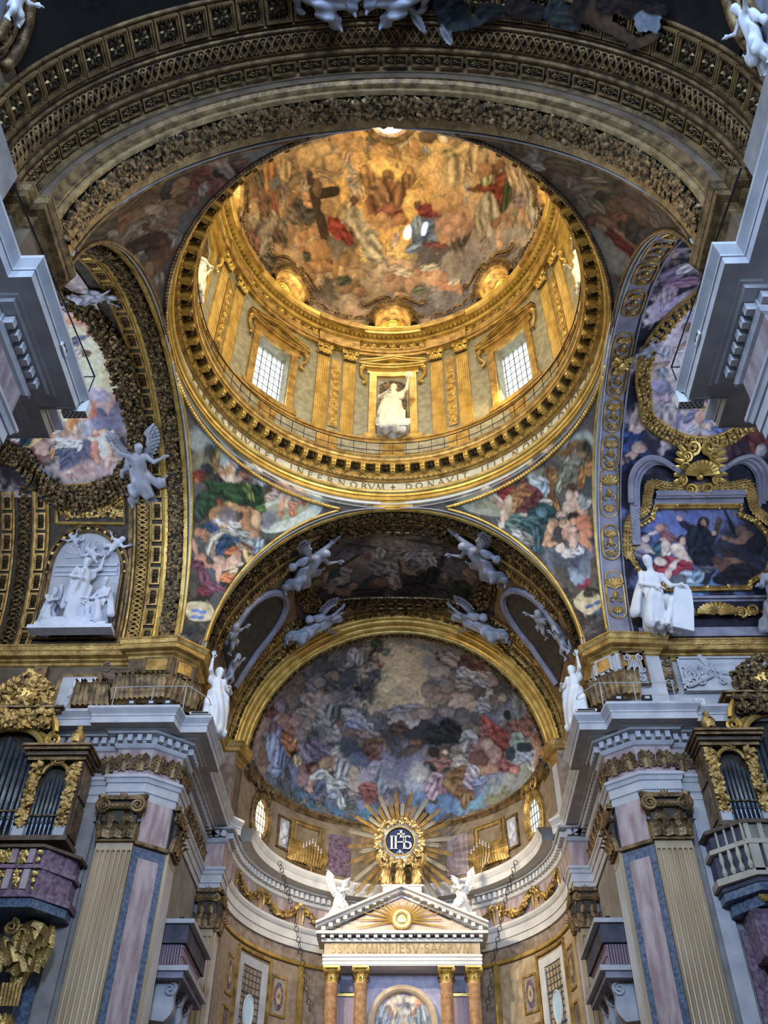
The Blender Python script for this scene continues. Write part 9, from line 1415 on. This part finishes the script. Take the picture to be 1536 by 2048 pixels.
 'right': '''11.55 12.21 4.89 2.63 107 b09aa0 0;11.05 13.64 1.90 1.19 114 b8a6ae 0;11.49 10.73 1.95 1.42 110 b4a0a0 0;10.32 14.85 0.88 0.60 -92 8e8098 0;10.88 10.30 0.97 0.78 114 a4949c 0;10.67 10.89 0.46 0.38 122 847c96 0;11.48 14.82 0.68 0.45 121 8a92b0 0;11.55 14.13 0.76 0.43 105 7a86ac 0;11.78 9.57 1.35 0.57 177 a89aa8 0;13.01 9.41 0.74 0.35 177 6c76a0 0;11.16 13.68 0.26 0.23 159 6a4c44 1;11.08 13.64 0.16 0.12 123 8a6458 1;11.60 14.38 0.18 0.13 134 a4707a 1;11.68 13.63 0.54 0.33 97 8c8cb8 2;11.88 13.30 0.44 0.24 88 6c7cac 2;11.12 12.76 0.31 0.10 -127 a07468 1;10.96 12.61 0.16 0.10 110 966a5c 3;10.96 12.61 0.10 0.06 108 b8a4a4 3;10.65 12.54 0.33 0.22 99 a6a0b0 2;10.40 11.78 0.33 0.29 153 94807c 2;10.69 11.63 0.28 0.23 142 7c8890 2;10.30 11.56 0.24 0.19 120 a08c88 1;10.57 11.93 0.37 0.13 -150 8c746c 1;10.46 11.19 0.30 0.16 102 a48c88 1;10.66 10.96 0.38 0.32 122 8884a0 1;11.51 11.43 0.21 0.17 131 a87c64 1;11.70 11.09 0.46 0.16 109 a89ca8 2;11.83 10.43 0.30 0.06 103 a4745c 1;11.42 11.54 0.16 0.12 122 94684f 1;10.92 10.52 0.22 0.18 -166 b4949c 1;11.18 10.59 0.22 0.16 66 7c7094 2;10.90 10.16 0.17 0.09 -147 7c78a0 2;11.69 10.29 0.61 0.43 170 b4a6a0 0;11.39 10.01 0.58 0.45 -164 b0a09c 2;11.16 9.73 0.45 0.39 125 a49494 2;11.52 9.51 0.43 0.11 92 7c7890 2;12.03 9.71 0.39 0.18 -135 74708c 2;12.17 10.21 0.24 0.20 146 b08c84 1;12.20 10.43 0.27 0.16 174 b87c80 2;12.73 10.42 0.30 0.21 168 944f60 2;12.86 10.06 0.20 0.14 170 15161c 3;12.54 9.92 0.28 0.23 153 a4784c 2;12.44 9.71 0.24 0.20 149 b08878 1;12.76 9.27 0.35 0.15 167 b89488 1;13.06 9.55 0.25 0.20 112 b49894 1;12.39 9.56 0.19 0.16 115 a87868 1;13.54 9.48 0.35 0.28 162 34508c 2;13.32 9.12 0.43 0.20 157 5c6c9c 2;12.94 9.91 0.21 0.17 160 b08a70 1;9.28 13.36 2.61 0.58 92 1d1d26 0;9.65 10.54 0.66 0.46 104 1a1a22 0;9.67 8.97 0.94 0.80 110 26263a 0;14.45 8.68 1.10 0.83 169 3c3038 0;10.23 15.88 0.92 0.61 -138 25232c 0;9.86 16.61 0.53 0.48 74 6c5c74 2;10.17 16.93 0.40 0.30 84 a49ca4 2;10.30 16.08 0.61 0.24 -160 7a5470 2;10.04 15.50 0.49 0.31 -83 84707c 1;9.96 15.31 0.49 0.23 109 94808a 2;10.56 15.97 0.34 0.17 -165 8a6478 2;10.28 9.46 0.31 0.27 103 74604c 1;10.25 9.31 0.20 0.16 106 a08270 1;10.00 9.18 0.44 0.39 124 a08478 1;9.76 9.54 0.42 0.16 87 a88c80 1;9.85 9.96 0.29 0.09 97 a88c7c 1;10.09 8.89 0.41 0.31 172 9c8478 1;9.98 8.54 0.74 0.43 -172 304a7c 2;9.62 8.76 0.44 0.40 124 2c4474 2;10.51 8.74 0.44 0.40 125 26344f 2;10.75 9.09 0.44 0.33 123 54504c 2;10.12 8.40 0.40 0.22 -161 a48470 1;9.58 8.34 0.41 0.35 168 34507f 2;14.61 9.03 0.48 0.35 170 8a4c34 2;14.43 8.83 0.44 0.39 128 6c3c3c 2;14.85 8.68 0.44 0.39 128 743a40 2;13.93 9.04 0.36 0.17 157 9a8078 1;13.76 8.77 0.39 0.29 -150 3c3a40 2;14.95 8.40 0.34 0.21 175 9a8a88 1;14.19 8.55 0.44 0.39 128 4c3440 2;14.93 9.17 0.41 0.28 171 7c4a34 2;9.89 8.27 1.05 0.68 176 24345c 2;9.64 7.93 0.71 0.41 -161 2a3c6a 2;10.34 8.39 0.46 0.40 165 2c4272 2;9.77 8.06 0.39 0.15 -149 a07c68 1;10.15 8.40 0.32 0.24 -162 a4806c 1;9.45 7.87 0.19 0.14 -150 94705c 1;10.67 8.46 0.42 0.38 125 22222c 0;14.60 8.40 0.98 0.60 175 5c2e2e 2;14.95 8.12 0.46 0.30 175 5c4a54 2;14.48 8.20 0.42 0.38 128 6c3834 2;15.00 8.26 0.25 0.23 128 94868a 1;14.15 8.27 0.42 0.38 128 3a2a34 2;9.19 3.99 5.58 0.33 86 1b1b26 0;15.23 6.30 2.02 0.40 90 17171f 0;12.36 7.62 1.98 0.61 179 201f2a 0;9.87 5.83 1.36 0.60 89 1d1d28 0;14.76 5.77 1.35 0.59 88 1a1a24 0;12.51 4.30 2.76 1.72 -178 4a5078 0;12.77 5.32 1.98 0.61 179 565c86 0;13.30 4.36 0.83 0.72 74 5f668c 0;11.98 5.40 1.06 0.41 179 4c5484 0;14.28 4.27 1.39 0.98 80 23232e 0;14.70 4.61 1.03 0.59 84 1c1c26 0;10.90 4.94 0.99 0.55 -180 505a8a 0;10.34 4.39 0.70 0.65 64 3c4468 0;12.13 2.61 1.55 0.29 180 44688c 0;11.62 2.69 0.71 0.29 -179 6c90ac 0;10.29 4.67 0.29 0.23 -176 1f2028 1;10.36 4.63 0.17 0.16 -157 a88c80 1;10.20 4.26 0.39 0.24 158 a08478 1;10.51 4.04 0.29 0.15 147 b0948a 1;10.30 3.77 0.58 0.24 169 26304c 2;10.05 3.98 0.29 0.21 -177 6a6070 2;10.70 4.87 0.27 0.07 -160 a89484 1;11.04 5.04 0.29 0.21 159 7c5c54 1;10.97 5.07 0.17 0.16 67 9a6c58 1;11.29 4.72 0.39 0.21 158 74484c 2;11.08 4.52 0.18 0.16 77 9c6c58 1;10.92 4.18 0.35 0.32 63 2c5058 2;11.17 4.04 0.35 0.19 67 c0a898 2;11.19 4.31 0.28 0.20 83 a48878 1;11.84 4.55 0.24 0.22 63 2c221e 1;11.87 4.51 0.18 0.13 82 a8846c 1;11.64 4.17 0.31 0.28 62 b0947f 1;11.75 3.89 0.29 0.28 27 b89c88 1;12.00 3.75 0.28 0.14 146 b09480 1;12.22 4.02 0.26 0.11 135 a88c78 1;11.26 3.55 0.51 0.29 158 8c2836 2;11.56 3.26 0.58 0.36 171 94283a 2;10.91 3.34 0.41 0.33 -146 8a2632 2;10.87 3.62 0.28 0.19 158 b49a88 1;11.45 3.47 0.35 0.16 -140 b49c8a 1;11.15 3.12 0.26 0.15 65 a88c7c 1;11.83 3.40 0.33 0.28 -167 842434 2;12.73 5.25 0.23 0.22 67 281c1a 1;12.73 5.19 0.18 0.13 85 8a6450 1;12.72 5.05 0.12 0.10 -177 201814 1;12.58 4.36 0.77 0.58 69 1c1f2c 2;12.66 3.81 0.51 0.50 177 191c28 2;12.03 5.13 0.40 0.14 137 20232f 2;11.78 5.47 0.15 0.11 147 a88470 1;12.99 4.63 0.34 0.13 -150 1f222e 2;13.28 5.04 0.34 0.09 73 3a281f 3;13.36 5.31 0.14 0.13 68 4a3428 1;13.14 4.84 0.11 0.10 -168 94705c 1;12.34 4.71 0.41 0.33 81 1e212d 2;13.82 5.31 0.73 0.06 115 14141a 3;13.93 4.90 0.53 0.05 118 14141a 3;14.08 3.65 0.95 0.06 144 1a1719 3;14.26 4.89 0.28 0.26 62 4a382f 1;14.44 4.62 0.33 0.30 -164 64483a 1;14.03 4.48 0.39 0.13 169 6c4e3e 1;13.59 4.63 0.17 0.10 147 6c4f40 1;14.81 4.34 0.42 0.38 59 17171d 1;13.72 3.93 0.29 0.23 -171 2a2122 1;13.81 3.51 0.51 0.24 164 70503f 1;13.41 3.45 0.38 0.32 161 5c4034 1;13.17 3.66 0.22 0.18 -170 3c2c26 1;13.88 3.09 0.72 0.42 -177 1d1a20 2;13.33 2.88 0.46 0.28 -176 18181e 2;12.60 3.25 0.40 0.18 -168 4a4a54 2;12.56 2.89 0.29 0.25 61 20222c 3;12.83 3.03 0.36 0.05 -132 15171f 3;11.91 2.90 0.33 0.28 -163 8a98a4 2;12.31 2.97 0.29 0.25 61 6c8090 2;11.51 2.84 0.33 0.19 -178 4c5058 1''',
 'nave': '''-12.11 8.69 7.45 0.82 -97 161514 0;-11.97 10.18 0.87 0.56 95 1c2022 2;-11.81 10.47 0.44 0.42 -108 2c3436 2;-11.87 9.58 0.73 0.14 -104 24282a 1;-12.28 8.40 0.45 0.33 -99 2e1e18 1;-12.18 7.30 0.53 0.45 -106 24282a 2;-12.13 6.81 0.62 0.27 -116 2e3232 2;-12.51 6.22 0.64 0.52 75 3a281c 1;-12.15 5.48 0.77 0.19 -134 3e2a1e 1;-12.24 4.80 0.69 0.10 -110 3c2a20 1;-12.59 4.97 0.41 0.30 -105 6c747c 3;-12.58 4.79 0.27 0.19 128 54606a 3;-12.10 7.76 0.37 0.32 -106 2c2420 1;-12.18 9.30 0.44 0.28 -96 1c2224 2;-12.23 5.15 1.18 0.38 -104 201814 0''',
 'altar': '''0.06 13.67 1.22 1.03 -179 c8b8a0 0;0.07 13.93 0.94 0.52 -180 d8c4a0 0;1.00 13.93 0.53 0.28 66 c8946c 0;-0.83 13.93 0.44 0.28 114 a890a4 0;0.07 14.45 1.04 0.26 -180 8a7890 0;0.06 13.67 0.47 0.09 90 8a8ca0 3;0.07 13.77 0.46 0.07 -180 8e90a4 3;0.13 13.71 0.16 0.15 -177 74788c 1;0.06 13.56 0.19 0.13 -180 c0c0c0 1;-0.68 13.33 0.38 0.23 78 8c9cb8 2;-0.61 13.61 0.12 0.11 179 9c7868 1;-0.87 13.41 0.43 0.18 68 a4b0c0 2;-0.50 13.37 0.17 0.12 90 a08494 2;-0.47 13.48 0.08 0.08 93 a88470 1;-0.22 13.20 0.25 0.12 90 9cacbc 2;-0.18 13.33 0.07 0.07 87 a88c78 1;0.71 13.33 0.38 0.23 100 8ca0b4 2;0.69 13.71 0.12 0.11 -174 a47060 1;0.94 13.41 0.42 0.19 111 a8b4bc 2;0.48 13.41 0.17 0.12 88 b09c88 2;0.48 13.48 0.09 0.08 63 a8846c 1;0.31 13.20 0.25 0.12 89 98a8b8 2;0.32 13.35 0.07 0.06 81 a88c78 1;-0.22 13.46 0.21 0.02 85 6c6474 3;0.34 13.50 0.21 0.02 94 6c6474 3;1.17 13.12 0.25 0.18 86 7c94a8 2;-1.05 13.12 0.25 0.19 92 7c8ca4 2''',
 'spill': '''-11.76 11.56 0.54 0.15 150 8a8a94 2;-11.34 10.72 0.34 0.18 154 94949c 2;-11.87 10.52 0.49 0.47 65 1c2022 2;-12.06 10.80 0.34 0.27 -94 242a2c 2;-11.70 10.02 0.78 0.17 -112 2c3234 1;-12.01 9.55 0.42 0.27 -97 1f1f1e 2;-12.23 8.72 0.42 0.32 -100 2a201a 2;-12.15 8.28 0.36 0.26 -101 241c18 2;-12.25 7.64 0.40 0.35 -153 282c2c 2;-12.05 7.32 0.43 0.22 95 30342f 2;-12.45 6.85 0.45 0.37 -106 281e18 2;-12.41 6.40 0.45 0.39 123 46301f 1;-12.12 5.72 0.80 0.20 102 4a3624 1;-12.11 4.90 0.64 0.15 -121 42301f 1;-12.71 6.14 0.45 0.24 -102 2c201a 2;-12.76 5.37 0.47 0.24 -103 241a16 2;-12.63 4.89 0.46 0.27 -121 7c848e 3;-12.61 4.72 0.28 0.21 101 646e78 3;-12.93 4.67 0.40 0.17 -104 2a1f1a 2''',
}
# ------------------------------------------------------------------ fresco painter: lays the strokes as vertex colours on the shells
def lin(h): c = np.array([int(h[i:i+2], 16)/255 for i in (0, 2, 4)]); return np.where(c <= .04045, c/12.92, ((c+.055)/1.055)**2.4)
def waves(U, V, f, n, seed):
    g_ = np.random.default_rng(seed); s = np.zeros_like(U)
    for i in range(n):
        a = g_.uniform(0, TAU); k = f*g_.uniform(.6, 1.8); s += np.sin(k*(U*math.cos(a)+V*math.sin(a))+g_.uniform(0, TAU)+1.3*np.sin(k*.6*(U*math.sin(a)-V*math.cos(a))))
    return s/math.sqrt(n)
def paint(key, base, gain, seed=1, unit=1.0, dabs=500, dabsize=.35, sat=.78):
    o, U, V = FR[key]; C = np.tile(lin(base), (len(U), 1))
    w1, w2 = waves(U, V, 2.2/unit, 7, seed), waves(U, V, 2.2/unit, 7, seed+1); w3, w4 = waves(U, V, 9/unit, 7, seed+2), waves(U, V, 9/unit, 7, seed+3)
    S = [q.split() for q in PAINT[key].split(';')]
    S = [(float(q[0]), float(q[1]), float(q[2]), float(q[3]), math.radians(float(q[4])), lin(q[5]), int(q[6])) for q in S]
    def stroke(u, v, a, b, th, col, kind, op=1.0):
        wob = {0: .30, 1: .13, 2: .13, 3: .0, 4: .05}[kind]*math.sqrt(a*b)
        R_ = max(a, b)*1.9+.2; i = np.nonzero((np.abs(U-u) < R_) & (np.abs(V-v) < R_))[0]
        if not len(i): return
        x, y = U[i]-u+wob*(w1[i]+.5*w3[i]), V[i]-v+wob*(w2[i]+.5*w4[i]); c, s = math.cos(th), math.sin(th)
        p, q = (c*x+s*y)/a, (-s*x+c*y)/b
        r = (np.abs(p)**3+np.abs(q)**3)**(1/3) if kind == 3 else np.sqrt(p*p+q*q)
        so = {0: .75, 1: .16, 2: .16, 3: .06, 4: .2}[kind]; so = max(so, .05/max(.05, min(a, b)))
        al = np.clip((1+so*.5-r)/so, 0, 1); al = al*al*(3-2*al)*op
        if kind == 0: sh = 1+.10*w1[i]+.06*w3[i]
        elif kind == 1: sh = 1.10-.28*r**2+.26*(.5*p+.7*q)+.14*w3[i]*.8+.08*w1[i]
        elif kind == 2: sh = .90+.34*np.sin(q*6.5+1.8*p+1.6*w1[i]+.8*w3[i])+.22*np.sin(p*5+3.5*q+1.5*w2[i])-.2*r**2
        else: sh = 1+.08*w3[i]+.05*w1[i]
        if kind in (1, 2) and op > .6:
            x2, y2 = x-.12*b, y+.12*b; r2_ = np.sqrt(((c*x2+s*y2)/(a*1.12))**2+((-s*x2+c*y2)/(b*1.2))**2); a2 = np.clip((1.1-r2_)/.35, 0, 1)*.42*op; C[i] *= (1-a2)[:, None]
        C[i] += (col[None]*np.clip(sh, .25, 1.8)[:, None]-C[i])*al[:, None]
    g_ = np.random.default_rng(seed+9)
    first = [s for s in S if s[6] in (0,)]; rest = [s for s in S if s[6] != 0]
    order = []; done = False
    for s in S:
        if s[6] != 0 and not done:
            done = True                                # small vague figures in the clouds before the main ones
            for k in range(dabs//4):                   # little crowd figures: robe, torso, head, limbs
                j = g_.integers(0, len(U)); z = dabsize*g_.uniform(.7, 1.3); th = g_.uniform(-.7, .7)+math.pi/2; L0 = C[j].mean(); u0, v0 = U[j], V[j]; cu, su = math.cos(th), math.sin(th)
                rob = np.array(((.8, .45, .35), (.55, .6, .75), (.85, .75, .55), (.7, .7, .72), (.5, .55, .4), (.75, .55, .6))[g_.integers(0, 6)])*L0*1.5; fl = np.array((1.35, 1.0, .78))*L0*1.25
                stroke(u0, v0, z*1.0, z*.55, th+g_.uniform(-.5, .5), rob, 2, .85); stroke(u0+cu*z*.75, v0+su*z*.75, z*.5, z*.36, th, fl, 1, .85)
                stroke(u0+cu*z*1.35, v0+su*z*1.35, z*.26, z*.22, th, fl*.9, 1, .9); stroke(u0+cu*z*1.45-su*z*.05, v0+su*z*1.45, z*.2, z*.13, th+1.5, fl*.35, 1, .8)
                for q_ in (-1, 1): stroke(u0+cu*z*.8-su*q_*z*.55, v0+su*z*.8+cu*q_*z*.55, z*.45, z*.12, th+q_*g_.uniform(.3, 1.3), fl, 1, .85)
                stroke(u0-cu*z*.9+su*z*.2, v0-su*z*.9, z*.5, z*.15, th+g_.uniform(-.4, .4), fl*.9, 1, .8)
            for k in range(dabs):
                j = g_.integers(0, len(U)); d = dabsize*g_.uniform(.4, 1.3); col = C[j]*g_.uniform(.72, 1.32)*np.array((1+.08*g_.normal(), 1, 1+.08*g_.normal()))
                stroke(U[j], V[j], d*g_.uniform(.8, 1.5), d*g_.uniform(.35, .7), g_.uniform(0, 3.14), col, int(g_.choice((1, 2, 2))), .7)
        stroke(*s)
    for k in range(dabs):                              # broken touches over everything
        j = g_.integers(0, len(U)); d = dabsize*.45*g_.uniform(.4, 1.2); col = C[j]*g_.uniform(.70, 1.38)
        stroke(U[j], V[j], d*1.6, d*.5, g_.uniform(0, 3.14), col, 1, .55)
    C *= (1+.05*w3+.04*w1)[:, None]; Y_ = (C@np.array((.2126, .7152, .0722)))[:, None]; C = np.clip((Y_+(C-Y_)*sat)*gain, 0, .9)
    at = o.data.color_attributes.new('paint', 'FLOAT_COLOR', 'POINT'); at.data.foreach_set('color', np.concatenate([C, np.ones((len(C), 1))], 1).astype(np.float32).ravel())
paint('dome', '9a7c56', 1.65, 1, 1.0, 700, .42)
for i, k in enumerate(('pfl', 'pfr', 'pnl', 'pnr')): paint(k, '4c4640', 1.6, 10+i*5, .7, 160, .25)
paint('apse', '62605f', 1.75, 40, .8, 700, .3, .62)
paint('chancel', '463c36', 1.8, 50, .6, 150, .25)
paint('left', '8a7c7a', 2.0, 60, .7, 60, .2)
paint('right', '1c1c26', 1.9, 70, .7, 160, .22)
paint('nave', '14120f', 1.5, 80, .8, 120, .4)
paint('altar', 'b8a898', 1.2, 90, .4, 60, .1)
# figures of the nave fresco that spill over the coffers: a thin stucco sheet trimmed to their outline
shell('spill', 'ceiling_nave_figures', label='painted angel with an open book spilling over the nave coffers'); paint('spill', '1a1613', 1.5, 95, .6, 40, .2)
_o, _U, _V = FR['spill']; _k = np.zeros(len(_U), bool)
for q in PAINT['spill'].split(';'):
    q = q.split(); u, v, a, b, th = [float(x) for x in q[:5]]; th = math.radians(th); x, y = _U-u, _V-v; _k |= ((math.cos(th)*x+math.sin(th)*y)/a)**2+((-math.sin(th)*x+math.cos(th)*y)/b)**2 < 1.05
_b = bmesh.new(); _b.from_mesh(_o.data); bmesh.ops.delete(_b, geom=[v for v in _b.verts if not _k[v.index]], context='VERTS'); _b.to_mesh(_o.data); _b.free()
